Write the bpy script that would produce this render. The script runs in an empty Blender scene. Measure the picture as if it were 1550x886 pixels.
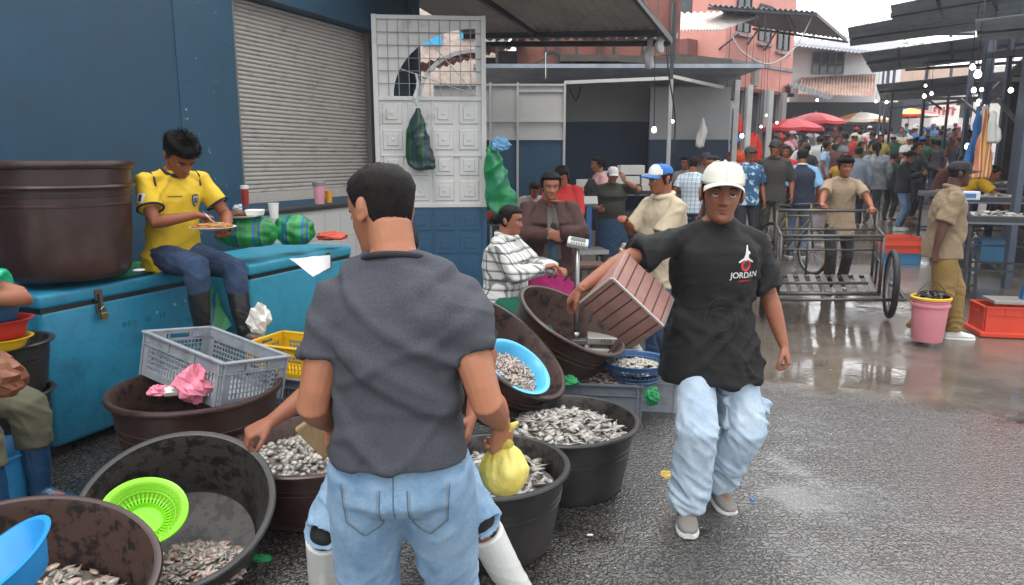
import bpy, bmesh, math, random
import numpy as np
from mathutils import Vector, Matrix, Euler, noise
from mathutils.bvhtree import BVHTree
random.seed(7); R=math.radians; PI=math.pi
S=bpy.context.scene; COL=S.collection
# ---------------------------------------------------------------- camera
PITCH=R(10.45); CZ=1.72; FPX=1100.0
cam=bpy.data.cameras.new('camera'); camo=bpy.data.objects.new('camera',cam); COL.objects.link(camo)
camo.location=(0,0,CZ); camo.rotation_euler=(R(90)-PITCH,0,0)
cam.sensor_width=36; cam.lens=36*FPX/1550; cam.clip_start=0.05; cam.clip_end=600
S.camera=camo
# ---------------------------------------------------------------- sky, sun, exposure
W=bpy.data.worlds.new("World"); S.world=W; W.use_nodes=True
wn=W.node_tree.nodes; wl=W.node_tree.links; wn.clear()
sky=wn.new('ShaderNodeTexSky'); sky.sky_type='NISHITA'; sky.sun_disc=False
sky.sun_elevation=R(62); sky.sun_rotation=R(25); sky.air_density=1; sky.dust_density=4; sky.ozone_density=1
hs=wn.new('ShaderNodeHueSaturation'); hs.inputs['Saturation'].default_value=0.16; hs.inputs['Value'].default_value=1.35
mxs=wn.new('ShaderNodeMix'); mxs.data_type='RGBA'; mxs.inputs[0].default_value=0.6; mxs.inputs[7].default_value=(9.5,9.7,10,1)
bg=wn.new('ShaderNodeBackground'); bg.inputs[1].default_value=0.15; wo=wn.new('ShaderNodeOutputWorld')
wl.new(sky.outputs[0],hs.inputs['Color']); wl.new(hs.outputs[0],mxs.inputs[6]); wl.new(mxs.outputs[2],bg.inputs[0]); wl.new(bg.outputs[0],wo.inputs[0])
sl=bpy.data.lights.new('sun','SUN'); sl.energy=0.9; sl.angle=R(25); sl.color=(1,.97,.93)
so=bpy.data.objects.new('sun',sl); COL.objects.link(so); so.rotation_euler=(R(28),0,R(-25))
S.view_settings.view_transform='Standard'; S.view_settings.look='None'; S.view_settings.gamma=1
S.view_settings.use_curve_mapping=False; S.view_settings.exposure=0.95
S.render.engine='CYCLES'
try:
    S.cycles.max_bounces=6; S.cycles.diffuse_bounces=3; S.cycles.glossy_bounces=3; S.cycles.transmission_bounces=4
except Exception: pass
# ---------------------------------------------------------------- mapping from photograph pixels to real points
CP,SP=math.cos(PITCH),math.sin(PITCH)
def ray(px,py):
    u=(px-775)/FPX; v=(443-py)/FPX
    return Vector((u,CP+v*SP,-SP+v*CP))
def at(px,py,Y):
    r=ray(px,py); return Vector((0,0,CZ))+r*(Y/r.y)
def atz(px,py,z=0.0):
    r=ray(px,py); return Vector((0,0,CZ))+r*((z-CZ)/r.z)
def ss(a,b,x):
    t=min(1,max(0,(x-a)/(b-a))); return t*t*(3-2*t)
GP=[(-50,0),(7,0),(8.5,.05),(11.5,.16),(14.6,.30),(20,.62),(28,1.15),(36,1.65),(60,2.4),(400,2.4)]
def gz(Y):
    return float(np.interp(Y,[p[0] for p in GP],[p[1] for p in GP]))
def gpt(px,py):
    r=ray(px,py); t=.5
    while t<300:
        p=Vector((0,0,CZ))+r*t
        if p.z<=gz(p.y): return Vector((p.x,p.y,gz(p.y)))
        t+=.02
    return p
WA=Vector((math.sin(R(22)),math.cos(R(22)),0)); WN=Vector((WA.y,-WA.x,0))     # along / out of the blue wall
SA=Vector((math.sin(R(29)),math.cos(R(29)),0)); SM=Vector((SA.y,-SA.x,0))     # along / across the street
def wf(a,n,z=0): return WA*a+WN*n+Vector((0,0,z))
def sf(a,m,z=0): return SA*a+SM*m+Vector((0,0,z))
# ---------------------------------------------------------------- materials
MC={}
def lin(c):
    if isinstance(c,str):
        c=[int(c[i:i+2],16)/255 for i in (0,2,4)]
        return tuple((x/12.92 if x<=.04045 else ((x+.055)/1.055)**2.4) for x in c)+(1,)
    return tuple(c)[:3]+(1,)
def mat(name,col,rough=.6,metal=0,var=.15,vs=6,bump=0,bs=60,col2=None,c2s=8,c2t=.55,c2w=.12,coat=0,emit=None,es=0,sss=0,alpha=1,spec=None,objcol=False,stretch=(1,1,1),detail=6,trans=0):
    if name in MC: return MC[name]
    m=bpy.data.materials.new(name); m.use_nodes=True; nt=m.node_tree; n=nt.nodes; l=nt.links
    b=n['Principled BSDF']; tc=n.new('ShaderNodeTexCoord'); mp=n.new('ShaderNodeMapping'); mp.inputs['Scale'].default_value=stretch
    l.new(tc.outputs['Object'],mp.inputs[0])
    nz=n.new('ShaderNodeTexNoise'); nz.inputs['Scale'].default_value=vs; nz.inputs['Detail'].default_value=detail; nz.inputs['Roughness'].default_value=.65
    l.new(mp.outputs[0],nz.inputs[0])
    hv=n.new('ShaderNodeHueSaturation'); mr=n.new('ShaderNodeMapRange')
    mr.inputs[1].default_value=.25; mr.inputs[2].default_value=.75; mr.inputs[3].default_value=1-var; mr.inputs[4].default_value=1+var
    l.new(nz.outputs[0],mr.inputs[0]); l.new(mr.outputs[0],hv.inputs['Value'])
    if objcol:
        oi=n.new('ShaderNodeObjectInfo'); src=oi.outputs['Color']
    else:
        rg=n.new('ShaderNodeRGB'); rg.outputs[0].default_value=lin(col); src=rg.outputs[0]
    if col2 is not None:
        n2=n.new('ShaderNodeTexNoise'); n2.inputs['Scale'].default_value=c2s; n2.inputs['Detail'].default_value=8; n2.inputs['Roughness'].default_value=.7
        l.new(mp.outputs[0],n2.inputs[0]); m2=n.new('ShaderNodeMapRange'); m2.inputs[1].default_value=c2t-c2w; m2.inputs[2].default_value=c2t+c2w
        l.new(n2.outputs[0],m2.inputs[0]); mx=n.new('ShaderNodeMix'); mx.data_type='RGBA'
        l.new(m2.outputs[0],mx.inputs[0]); l.new(src,mx.inputs[6]); mx.inputs[7].default_value=lin(col2); src=mx.outputs[2]
    l.new(src,hv.inputs['Color']); l.new(hv.outputs[0],b.inputs['Base Color'])
    b.inputs['Roughness'].default_value=rough; b.inputs['Metallic'].default_value=metal
    if spec is not None: b.inputs['Specular IOR Level'].default_value=spec
    if coat: b.inputs['Coat Weight'].default_value=coat; b.inputs['Coat Roughness'].default_value=.15
    if sss:
        b.inputs['Subsurface Weight'].default_value=sss; b.inputs['Subsurface Radius'].default_value=(.012,.005,.003); b.inputs['Subsurface Scale'].default_value=1
    if trans: b.inputs['Transmission Weight'].default_value=trans
    if alpha<1: b.inputs['Alpha'].default_value=alpha
    if emit is not None: b.inputs['Emission Color'].default_value=lin(emit); b.inputs['Emission Strength'].default_value=es
    if bump:
        n3=n.new('ShaderNodeTexNoise'); n3.inputs['Scale'].default_value=bs; n3.inputs['Detail'].default_value=4
        l.new(mp.outputs[0],n3.inputs[0]); bp=n.new('ShaderNodeBump'); bp.inputs['Strength'].default_value=bump; bp.inputs['Distance'].default_value=.01
        l.new(n3.outputs[0],bp.inputs['Height']); l.new(bp.outputs[0],b.inputs['Normal'])
    MC[name]=m; return m
def stripes(name,cols,axis=0,scale=10,rough=.5,axis2=None,cols2=None,bump=.3,soft=False,coord='Object'):
    """hard colour bands along one local axis (woven bags, checks)"""
    if name in MC: return MC[name]
    m=bpy.data.materials.new(name); m.use_nodes=True; nt=m.node_tree; n=nt.nodes; l=nt.links; b=n['Principled BSDF']
    tc=n.new('ShaderNodeTexCoord'); sx=n.new('ShaderNodeSeparateXYZ'); l.new(tc.outputs[coord],sx.inputs[0])
    def band(ax,sc,cs):
        mu=n.new('ShaderNodeMath'); mu.operation='MULTIPLY'; mu.inputs[1].default_value=sc; l.new(sx.outputs[ax],mu.inputs[0])
        fr=n.new('ShaderNodeMath'); fr.operation='FRACT'; l.new(mu.outputs[0],fr.inputs[0])
        cr=n.new('ShaderNodeValToRGB'); cr.color_ramp.interpolation='LINEAR' if soft else 'CONSTANT'
        e=cr.color_ramp.elements
        for i,(p,c) in enumerate(cs):
            if i<2: el=e[i]; el.position=p
            else: el=e.new(p)
            el.color=lin(c)
        l.new(fr.outputs[0],cr.inputs[0]); return cr.outputs[0]
    o=band(axis,scale,cols)
    if axis2 is not None:
        o2=band(axis2,scale,cols2); mx=n.new('ShaderNodeMix'); mx.data_type='RGBA'; mx.blend_type='MULTIPLY'; mx.inputs[0].default_value=1
        l.new(o,mx.inputs[6]); l.new(o2,mx.inputs[7]); o=mx.outputs[2]
    l.new(o,b.inputs['Base Color']); b.inputs['Roughness'].default_value=rough
    nz=n.new('ShaderNodeTexNoise'); nz.inputs['Scale'].default_value=25; l.new(tc.outputs['Object'],nz.inputs[0])
    bp=n.new('ShaderNodeBump'); bp.inputs['Strength'].default_value=bump; bp.inputs['Distance'].default_value=.01; l.new(nz.outputs[0],bp.inputs['Height']); l.new(bp.outputs[0],b.inputs['Normal'])
    MC[name]=m; return m
# ---------------------------------------------------------------- mesh collector
class MB:
    def __init__(s): s.v=[]; s.f=[]; s.mi=[]
    def add(s,v,f,mi=0):
        o=len(s.v); s.v+= [tuple(p) for p in v]; s.f+=[tuple(i+o for i in q) for q in f]; s.mi+=[mi]*len(f); return s
    def box(s,c,d,rot=None,mi=0,taper=1.0):
        c=Vector(c); hx,hy,hz=d[0]/2,d[1]/2,d[2]/2; vs=[]
        for z in (-1,1):
            k=1 if z>0 else taper
            for x,y in ((-1,-1),(1,-1),(1,1),(-1,1)):
                p=Vector((x*hx*k,y*hy*k,z*hz)); p=(rot@p) if rot is not None else p; vs.append(c+p)
        return s.add(vs,[(3,2,1,0),(4,5,6,7),(0,1,5,4),(1,2,6,5),(2,3,7,6),(3,0,4,7)],mi)
    def bar(s,a,b,w,h=None,up=(0,0,1),mi=0):
        a=Vector(a); b=Vector(b); d=(b-a); L=d.length
        if L<1e-6: return s
        d/=L; up=Vector(up)
        if abs(d.dot(up))>.98: up=Vector((1,0,0))
        x=d.cross(up).normalized(); z=x.cross(d); h=h or w
        M=Matrix((x,d,z)).transposed()
        return s.box((a+b)/2,(w,L,h),M,mi)
    def tube(s,pts,r,n=8,mi=0,cap=True,closed=False):
        pts=[Vector(p) for p in pts]; k=len(pts); rr=r if isinstance(r,(list,tuple)) else [r]*k
        vs=[]; fs=[]; prev=None
        for i,p in enumerate(pts):
            if closed: d=(pts[(i+1)%k]-pts[i-1])
            else: d=(pts[min(i+1,k-1)]-pts[max(i-1,0)])
            d=d.normalized() if d.length>1e-9 else Vector((0,0,1))
            if prev is None:
                u=Vector((0,0,1)) if abs(d.z)<.9 else Vector((1,0,0)); x=d.cross(u).normalized()
            else:
                x=(prev-d*prev.dot(d)); x=x.normalized() if x.length>1e-6 else d.orthogonal().normalized()
            prev=x; y=d.cross(x); ri=rr[i]
            ra,rb=(ri if isinstance(ri,(tuple,list)) else (ri,ri))
            for j in range(n):
                a=2*PI*j/n; vs.append(p+x*(math.cos(a)*ra)+y*(math.sin(a)*rb))
        m=k if closed else k-1
        for i in range(m):
            for j in range(n):
                a=i*n+j; b=i*n+(j+1)%n; c=((i+1)%k)*n+(j+1)%n; d=((i+1)%k)*n+j; fs.append((a,b,c,d))
        if cap and not closed:
            fs.append(tuple(range(n-1,-1,-1))); fs.append(tuple((k-1)*n+j for j in range(n)))
        return s.add(vs,fs,mi)
    def lathe(s,prof,n=40,M=None,mi=0,wob=0):
        """prof: list of (r,z)"""
        vs=[]; fs=[]; M=M or Matrix.Identity(4)
        for i,(r,z) in enumerate(prof):
            for j in range(n):
                a=2*PI*j/n; q=r*(1+wob*math.sin(2*a+.7)+wob*.5*math.sin(3*a)); vs.append(M@Vector((q*math.cos(a),q*math.sin(a),z)))
        for i in range(len(prof)-1):
            for j in range(n):
                fs.append((i*n+j,i*n+(j+1)%n,(i+1)*n+(j+1)%n,(i+1)*n+j))
        if prof[0][0]>1e-4: pass
        return s.add(vs,fs,mi)
    def ell(s,c,r,n=16,m=10,rot=None,mi=0):
        c=Vector(c); vs=[]; fs=[]
        r=r if isinstance(r,(tuple,list)) else (r,r,r)
        for i in range(m+1):
            t=PI*i/m
            for j in range(n):
                a=2*PI*j/n; p=Vector((r[0]*math.sin(t)*math.cos(a),r[1]*math.sin(t)*math.sin(a),r[2]*math.cos(t)))
                vs.append(c+(rot@p if rot is not None else p))
        for i in range(m):
            for j in range(n): fs.append((i*n+j,(i+1)*n+j,(i+1)*n+(j+1)%n,i*n+(j+1)%n))
        return s.add(vs,fs,mi)
    def loft(s,secs,mi=0,cap=True):
        n=len(secs[0]); vs=[p for q in secs for p in q]; fs=[]
        for i in range(len(secs)-1):
            for j in range(n): fs.append((i*n+j,i*n+(j+1)%n,(i+1)*n+(j+1)%n,(i+1)*n+j))
        if cap: fs.append(tuple(range(n-1,-1,-1))); fs.append(tuple((len(secs)-1)*n+j for j in range(n)))
        return s.add(vs,fs,mi)
    def mesh(s,name='m',merge=0):
        me=bpy.data.meshes.new(name); me.from_pydata([tuple(v) for v in s.v],[],s.f)
        if any(s.mi): me.polygons.foreach_set('material_index',s.mi)
        if merge:
            bm=bmesh.new(); bm.from_mesh(me); bmesh.ops.remove_doubles(bm,verts=bm.verts,dist=merge)
            bmesh.ops.recalc_face_normals(bm,faces=bm.faces); bm.to_mesh(me); bm.free()
        me.update(); return me
    def build(s,name,m,parent=None,smooth=False,bev=0,merge=0,loc=None,rot=None):
        return link(name,s.mesh(name,merge or (1e-5 if bev else 0)),m,parent,smooth,bev,loc,rot)
def link(name,me,m,parent=None,smooth=False,bev=0,loc=None,rot=None):
    o=bpy.data.objects.new(name,me); COL.objects.link(o)
    for q in (m if isinstance(m,(list,tuple)) else [m]): me.materials.append(q)
    if smooth:
        me.polygons.foreach_set('use_smooth',[True]*len(me.polygons))
        if smooth=='auto':
            try: me.set_sharp_from_angle(angle=R(40))
            except Exception: pass
    if bev:
        b=o.modifiers.new('b','BEVEL'); b.width=bev; b.segments=2; b.limit_method='ANGLE'
    if parent is not None: o.parent=parent
    if loc is not None: o.location=loc
    if rot is not None: o.rotation_euler=rot
    return o
def remesh(mb,vox,smooth=2,sf_=.5,disp=None):
    me=mb.mesh('t') if isinstance(mb,MB) else mb
    o=bpy.data.objects.new('t',me); COL.objects.link(o)
    r=o.modifiers.new('r','REMESH'); r.mode='VOXEL'; r.voxel_size=vox
    if smooth:
        k=o.modifiers.new('s','SMOOTH'); k.iterations=smooth; k.factor=sf_
    dg=bpy.context.evaluated_depsgraph_get(); dg.update(); out=bpy.data.meshes.new_from_object(o.evaluated_get(dg))
    bpy.data.objects.remove(o); bpy.data.meshes.remove(me)
    if disp:
        nv=len(out.vertices); co=np.empty(nv*3,'f'); out.vertices.foreach_get('co',co); co=co.reshape(-1,3)
        nr=np.empty(nv*3,'f'); out.vertices.foreach_get('normal',nr); nr=nr.reshape(-1,3)
        d=np.array([disp(Vector(c)) for c in co],'f'); co=co+nr*d[:,None]; out.vertices.foreach_set('co',co.reshape(-1)); out.update()
    return out
def bvh(me):
    me.calc_loop_triangles()
    return BVHTree.FromPolygons([v.co[:] for v in me.vertices],[p.vertices[:] for p in me.polygons])
# ---------------------------------------------------------------- things
def tag(o,label=None,cat=None,group=None,kind=None):
    if label: o['label']=label
    if cat: o['category']=cat
    if group: o['group']=group
    if kind: o['kind']=kind
    return o
def empty(name,loc=(0,0,0),rz=0,label=None,cat=None,group=None):
    o=bpy.data.objects.new(name,None); COL.objects.link(o); o.location=loc; o.rotation_euler=(0,0,rz); o.empty_display_size=.1
    return tag(o,label,cat,group)
KIDS={}
def kids(o): return [c for c in COL.objects if c.parent==o]
def dup(o,parent=None,tree=None):
    c=o.copy(); COL.objects.link(c)
    if parent is not None: c.parent=parent
    for ch in tree(o) if tree else kids(o): dup(ch,c,tree)
    return c
def corrugated(p00,p10,p01,p11,mb=None,amp=.02,waves=20,thick=.004,nv=1,mi=0):
    """sheet; waves run across the p0->p1 (u) direction"""
    mb=mb or MB(); p00,p10,p01,p11=map(Vector,(p00,p10,p01,p11)); n=waves*4
    nr=(p10-p00).cross(p01-p00).normalized(); vs=[]; fs=[]
    for lay in (0,1):
        for i in range(n+1):
            u=i/n; h=amp*(1 if (i%4) in (1,) else (-1 if (i%4)==3 else 0))
            for j in range(nv+1):
                v=j/nv; p=(p00*(1-u)+p10*u)*(1-v)+(p01*(1-u)+p11*u)*v; vs.append(p+nr*(h+lay*thick))
    q=nv+1; L=(n+1)*q
    for i in range(n):
        for j in range(nv):
            a=i*q+j; fs.append((a,a+q,a+q+1,a+1)); fs.append((L+a,L+a+1,L+a+q+1,L+a+q))
        a=i*q; fs.append((a,L+a,L+a+q,a+q)); a=i*q+nv; fs.append((a,a+q,L+a+q,L+a))
    for j in range(nv):
        fs.append((j,j+1,L+j+1,L+j)); a=n*q+j; fs.append((a,L+a,L+a+1,a+1))
    return mb.add(vs,fs,mi)
# ---------------------------------------------------------------- people (local frame: facing -Y, own left hand at +X)
HZ=[(-.117,.012,-.060,-.030),(-.112,.028,-.078,-.015),(-.100,.040,-.089,.005),(-.085,.047,-.092,.03),(-.066,.054,-.0895,.052),(-.048,.060,-.0925,.064),
(-.030,.0655,-.0905,.076),(-.012,.070,-.0875,.086),(.005,.0725,-.0865,.092),(.026,.0750,-.0945,.097),(.045,.0765,-.0925,.099),(.063,.075,-.087,.097),(.080,.067,-.076,.088),(.094,.054,-.059,.072),(.105,.038,-.040,.052),(.1115,.022,-.02,.034),(.115,.008,.0,.018)]
def hsec(z):
    a=[p[0] for p in HZ]; return tuple(float(np.interp(z,a,[p[i] for p in HZ])) for i in (1,2,3))
def hpt(th,z,off=0.0,feat=True):
    w,yf,yb=hsec(z); y0=.018 if z>-.1 else .018+(z+.1)*2.2
    c,s=math.cos(th),math.sin(th); e=2/2.25
    x=(w+off)*math.copysign(abs(c)**e,c); ry=(y0-yf+off) if s<0 else (yb-y0+off); y=y0+ry*math.copysign(abs(s)**e,s)
    if feat and s<0:
        g=lambda v,m,q: math.exp(-((v-m)/q)**2)
        if z<.016 and z>-.046:
            t=(.016-z)/.054; amp=.004+.021*min(1,t)**1.2; sx=.0085+.006*min(1,t)
            if z<-.038: amp*=max(0,1-(-.038-z)/.009)
            y-=amp*g(x,0,sx)
            if z<-.022: y-=.007*g(z,-.034,.009)*(g(x,.0135,.006)+g(x,-.0135,.006))
        y+=.010*g(z,-.001,.011)*(g(x,.031,.014)+g(x,-.031,.014))
        y-=.0045*g(z,.021,.008)*(g(x,.026,.017)+g(x,-.026,.017))
        y-=.0045*g(z,-.026,.014)*(g(x,.043,.013)+g(x,-.043,.013))
        y-=.0045*g(z,-.0575,.0042)*g(x,0,.019); y-=.0055*g(z,-.069,.0050)*g(x,0,.017); y+=.003*g(z,-.0632,.0024)*g(x,0,.021)
        y+=.0035*g(z,-.079,.006)*g(x,0,.02); y-=.004*g(z,-.098,.010)*g(x,0,.018)
    return Vector((x,y,z))
def head_mb(mb,M,k=1,n=64,m=60):
    zs=[-.117+.232*(1-math.cos(PI*i/(m-1)))/2 for i in range(m)]
    secs=[[M@(hpt(2*PI*j/n,z)*k) for j in range(n)] for z in zs]
    mb.loft(secs)
    for s in (1,-1):   # ears
        q=Euler((R(-12),0,R(s*22))).to_matrix()
        mb.ell(M@(Vector((s*.0765,.022,-.008))*k),(.008*k,.019*k,.033*k),12,8,(M.to_3x3()@q))
        mb.ell(M@(Vector((s*.082,.029,.004))*k),(.006*k,.014*k,.022*k),10,6,(M.to_3x3()@q))
def ik(A,T,l1,l2,pole):
    A=Vector(A); T=Vector(T); d=T-A; L=d.length
    if L>(l1+l2)*.995: T=A+d*((l1+l2)*.995/L); d=T-A; L=d.length
    L=max(L,abs(l1-l2)+.01); u=d.normalized(); a=(l1*l1-l2*l2+L*L)/(2*L); h=math.sqrt(max(0,l1*l1-a*a))
    p=Vector(pole); p=(p-u*p.dot(u)); p=p.normalized() if p.length>1e-5 else u.orthogonal()
    return A+u*a+p*h,T
def hand_mb(mb,wr,d,pn,side,curl=25,k=1,thumb=20,grip=None,spread=1,n=8):
    d=Vector(d).normalized(); pn=Vector(pn); pn=(pn-d*pn.dot(d)).normalized(); t=(d.cross(pn))*(-side)
    secs=[]
    for s_,a,b in ((-.012,.026,.021),(.012,.030,.019),(.045,.041,.016),(.08,.042,.0135),(.094,.037,.010)):
        c=wr+d*(s_*k)+t*(0.002 if s_>.03 else 0)*k
        secs.append([c+t*(math.copysign(abs(math.cos(2*PI*j/12))**.8,math.cos(2*PI*j/12))*a*k)+pn*(math.sin(2*PI*j/12)*b*k) for j in range(12)])
    mb.loft(secs)
    cs=curl if isinstance(curl,(list,tuple)) else [curl*.9,curl,curl*1.05,curl*1.1]
    for i,(o,L,r) in enumerate(((.030,.072,.0090),(.0105,.080,.0092),(-.010,.074,.0088),(-.029,.058,.0078))):
        p=wr+d*((.083-abs(i-1.2)*.004)*k)+t*(o*k); dd=(d+t*(o*1.6*spread)).normalized(); pts=[p-dd*.015*k,p]; a=0
        for f in (.46,.30,.24):
            a+=R(cs[i]); v=dd*math.cos(a)+pn*math.sin(a); p=p+v*(L*f*k); pts.append(p)
        mb.tube(pts,[r*k,r*1.05*k,r*k,r*.92*k,r*.7*k],n)
    b=wr+d*.022*k+t*.024*k+pn*.004*k; q=(d*.62+t*.72+pn*.35).normalized(); p1=b+q*.036*k
    q2=(d*.85+t*(.45-thumb*.012)+pn*(.35+thumb*.014)).normalized(); p2=p1+q2*.032*k; q3=(d*.9+t*(.2-thumb*.02)+pn*(.35+thumb*.02)).normalized(); p3=p2+q3*.024*k
    mb.tube([b-q*.012*k,b,p1,p2,p3],[.012*k,.0155*k,.0115*k,.0105*k,.0075*k],n)
def ell_sec(c,x,y,a,b,n=28,p=2.0):
    e=2/p; o=[]
    for j in range(n):
        t=2*PI*j/n; cc,s=math.cos(t),math.sin(t)
        o.append(c+x*(a*math.copysign(abs(cc)**e,cc))+y*(b*math.copysign(abs(s)**e,s)))
    return o
class Sk: pass
def skeleton(sp):
    s=Sk(); k=s.k=sp.get('h',1.72)/1.72; w=s.w=sp.get('fat',1.0)
    s.pel=Vector(sp.get('pel',(0,0,.935*k))); lean=R(sp.get('lean',3)); side=R(sp.get('side',0)); tw=R(sp.get('twist',0)); curve=sp.get('curve',1.0)
    def fr(f):
        M=Euler((lean*f,side*f,tw*f),'XYZ').to_matrix(); return M
    s.F=[]
    d=[(0,-.11),(0,0),(.55*curve,.15),(1.0,.16),(1.12,.13),(1.2,.10)]
    fl=[.0,.15,.55,1.0,1.15,1.25]; seg=[0,.135,.155,.14,.095]
    p=s.pel.copy(); s.sp=[]; M=fr(fl[0]); s.sp.append((p.copy(),M))
    for i in range(1,5):
        M=fr(fl[i]); p=p+M@Vector((0,0,seg[i]*k)); s.sp.append((p.copy(),M))
    p,M=s.sp[-1]; s.M=M; s.neck=p
    s.sh={}; sw=sp.get('shw',.172)*k*(.5+.5*w)
    sz=sp.get('shz',(0,0))
    for q,i in ((1,0),(-1,1)): s.sh[q]=p+M@Vector((q*sw,.008,-.062*k+sz[i]))
    hy,hp,hr=[R(v) for v in sp.get('head',(0,0,0))]     # yaw (+ = to own left), pitch (+ = down), roll
    HM=Euler((hp,hr,hy),'XYZ').to_matrix(); 
    nk=M@Vector((0,-.010,.062*k)) ; hc=p+nk+Vector(sp.get('hoff',(0,0,0))); nm=Euler((hp*.5,hr*.5,hy*.5)).to_matrix(); s.hc=hc+ (HM@Vector((0,-.020*k,.083*k))) ; s.HM=Matrix.Translation(s.hc)@HM.to_4x4()
    s.hand={}; s.el={}
    ua,fa=.285*k,.255*k
    for q,n in ((1,'L'),(-1,'R')):
        t=sp.get('hand'+n)
        if t is None: t=(q*.27*k,-.03,s.sh[q].z-.50*k)
        pole=sp.get('elb'+n,(q*.6,1,-.3)); e,t2=ik(s.sh[q],t,ua,fa,pole); s.el[q]=e; s.hand[q]=t2
    s.kn={}; s.an={}; s.hip={}
    for q,n in ((1,'L'),(-1,'R')):
        s.hip[q]=s.pel+Vector((q*.088*k*(.6+.4*w),0,-.035*k)); t=sp.get('foot'+n,(q*.10*k,0.02,.085*k))
        kp=sp.get('kn'+n,(q*.12,-1,.15)); s.kn[q],s.an[q]=ik(s.hip[q],t,.425*k,.425*k,kp)
    return s
def torso(mb,s,off,lo=-.12,hi=True,flare=0,belly=0,neckr=.062,sections=28,bust=0,tuck=None):
    k,w=s.k,s.w; rows=[(-.21,.165,.122,0),(-.12,.168,.122,0),(0,.168,.120,.0),(.13,.150,.106+belly*.7,-belly*.5),(.21,.155,.110+belly*.6,-belly*.4),(.28,.165,.117+belly*.2,0),(.36,.178,.120+bust*.5,-bust*.5),(.415,.182,.112+bust*.2,0),(.455,.160,.094,.004),(.49,.112,.078,.008),(.518,.078,.068,.006),(.545,neckr,.064,.0)]
    cum=[0,.135,.29,.43,.525]
    secs=[]
    rr=[r for r in rows if r[0]>lo+.02]; zz=[r[0] for r in rows]; rr=[(lo,)+tuple(float(np.interp(lo,zz,[r[c] for r in rows])) for c in (1,2,3))]+rr
    for (z,a,b,yo) in rr:
        i=0
        while i<3 and z>cum[i+1]: i+=1
        f=max(-1,min(1.3,(z-cum[i])/(cum[i+1]-cum[i]))); p0,M0=s.sp[i]; p1,M1=s.sp[i+1]
        if z<=0: c=s.pel+Vector((0,0,z*k)); M=M0
        else: c=p0+(p1-p0)*f; M=M0.lerp(M1,min(1,max(0,f)))
        fl=flare*max(0,(.10-z)/.2)
        ww=w if z<.43 else (.5+.5*w)
        of=off*(1-.6*ss(.36,.47,z)) if off>0 else off*(1+1.6*ss(.05,-.05,z))
        secs.append(ell_sec(c+M@Vector((0,yo*k,0)),M@Vector((1,0,0)),M@Vector((0,1,0)),a*k*ww+of+fl,b*k*ww+of+fl,sections,2.35 if z<.46 else 2.0))
    mb.loft(secs)
def pts_lerp(P,Q,n): return [P+(Q-P)*(i/n) for i in range(n+1)]
def armpath(s,q): return [s.sh[q]+s.M@Vector((-q*.05*s.k,0,.01)),s.sh[q],s.sh[q].lerp(s.el[q],.5),s.el[q].lerp(s.sh[q],.12),s.el[q]+ (s.el[q]-s.sh[q]).normalized()*0,s.el[q].lerp(s.hand[q],.25),s.el[q].lerp(s.hand[q],.6),s.hand[q]]
def body_mb(s,sp,n=14):
    mb=MB(); k=s.k; w=s.w; th=sp.get('arm',1.0)*(.6+.4*w)
    torso(mb,s,-.012)
    # neck
    a=s.neck+s.M@Vector((0,.004,-.02*k)); b=s.hc+(s.HM.to_3x3()@Vector((0,.028*k,-.045*k))); mb.tube([a,a.lerp(b,.5),b],[.066*k*(.6+.4*w),.059*k*(.6+.4*w),.060*k],20)
    tz=s.M@Vector((0,.02,0))
    for q in (1,-1): mb.tube([s.sh[q]+s.M@Vector((-q*.03,.01,-.01)),s.neck+s.M@Vector((q*.050*k,.016,-.012)),a.lerp(b,.5)+s.M@Vector((q*.022,.015,0))],[.035*k,.038*k,.024*k],10)
    head_mb(mb,s.HM,k*sp.get('hk',1.0))
    for q,nm in ((1,'L'),(-1,'R')):
        P=armpath(s,q); mb.tube(P,[.045*k,.056*k*th,.050*k*th,.042*k*th,.041*k*th,.044*k*th,.036*k*th,(.026*k,.023*k)],n)
        d=(s.hand[q]-s.el[q]).normalized(); hd=sp.get('hd'+nm); hp=sp.get('hp'+nm,(-q,0,0))
        hand_mb(mb,s.hand[q],Vector(hd) if hd else d,hp,q,sp.get('curl'+nm,22),k*1.0,sp.get('thumb'+nm,15))
        h,kn,an=s.hip[q],s.kn[q],s.an[q]
        mb.tube([h,h.lerp(kn,.4),h.lerp(kn,.85),kn,kn.lerp(an,.3),kn.lerp(an,.7),an],[.072*k*w,.070*k*w,.057*k,.054*k,.056*k,.042*k,.036*k],n)
        fy=R(sp.get('fy'+nm,q*8)); fd=Vector((math.sin(fy),-math.cos(fy),0)); fz=sp.get('fz'+nm,0)
        fd=(fd+Vector((0,0,-fz))).normalized()
        mb.tube([an+Vector((0,0,0))-fd*.04,an-Vector((0,0,.035))+fd*.03,an-Vector((0,0,.055))+fd*.12,an-Vector((0,0,.06))+fd*.17],[.035*k,.038*k,.03*k,.018*k],n)
    return mb
def fold(amp,seed=0,fx=5.5,fz=2.0,diag=4.5,hem=None):
    o=seed*13.7
    def f(p):
        w1=noise.noise(Vector((p.x*2.5+o,p.y*2.5,p.z*2.5)))*.5
        u=(p.x*.72+p.z*.69); v=(p.x*.69-p.z*.72)
        a=noise.noise(Vector((v*9+w1*1.6+o,u*1.7+w1,p.y*4)))
        b=noise.noise(Vector((u*10-o,v*2.2+w1,p.y*5+w1)))
        c=noise.noise(Vector((p.x*5+o,p.y*5,p.z*17+w1*3)))
        m=.35+1.1*max(0,noise.noise(Vector((p.x*2.6-o,p.y*2.4,p.z*2.6+o)))+.3)
        r1=max(0,1-(a*3.6)**2)**2; r2=max(0,1-(b*4)**2)**2; r3=max(0,1-(c*4)**2)**2
        return amp*m*(r1*1.0+r2*.45+r3*.25-.45)
    return f
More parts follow.
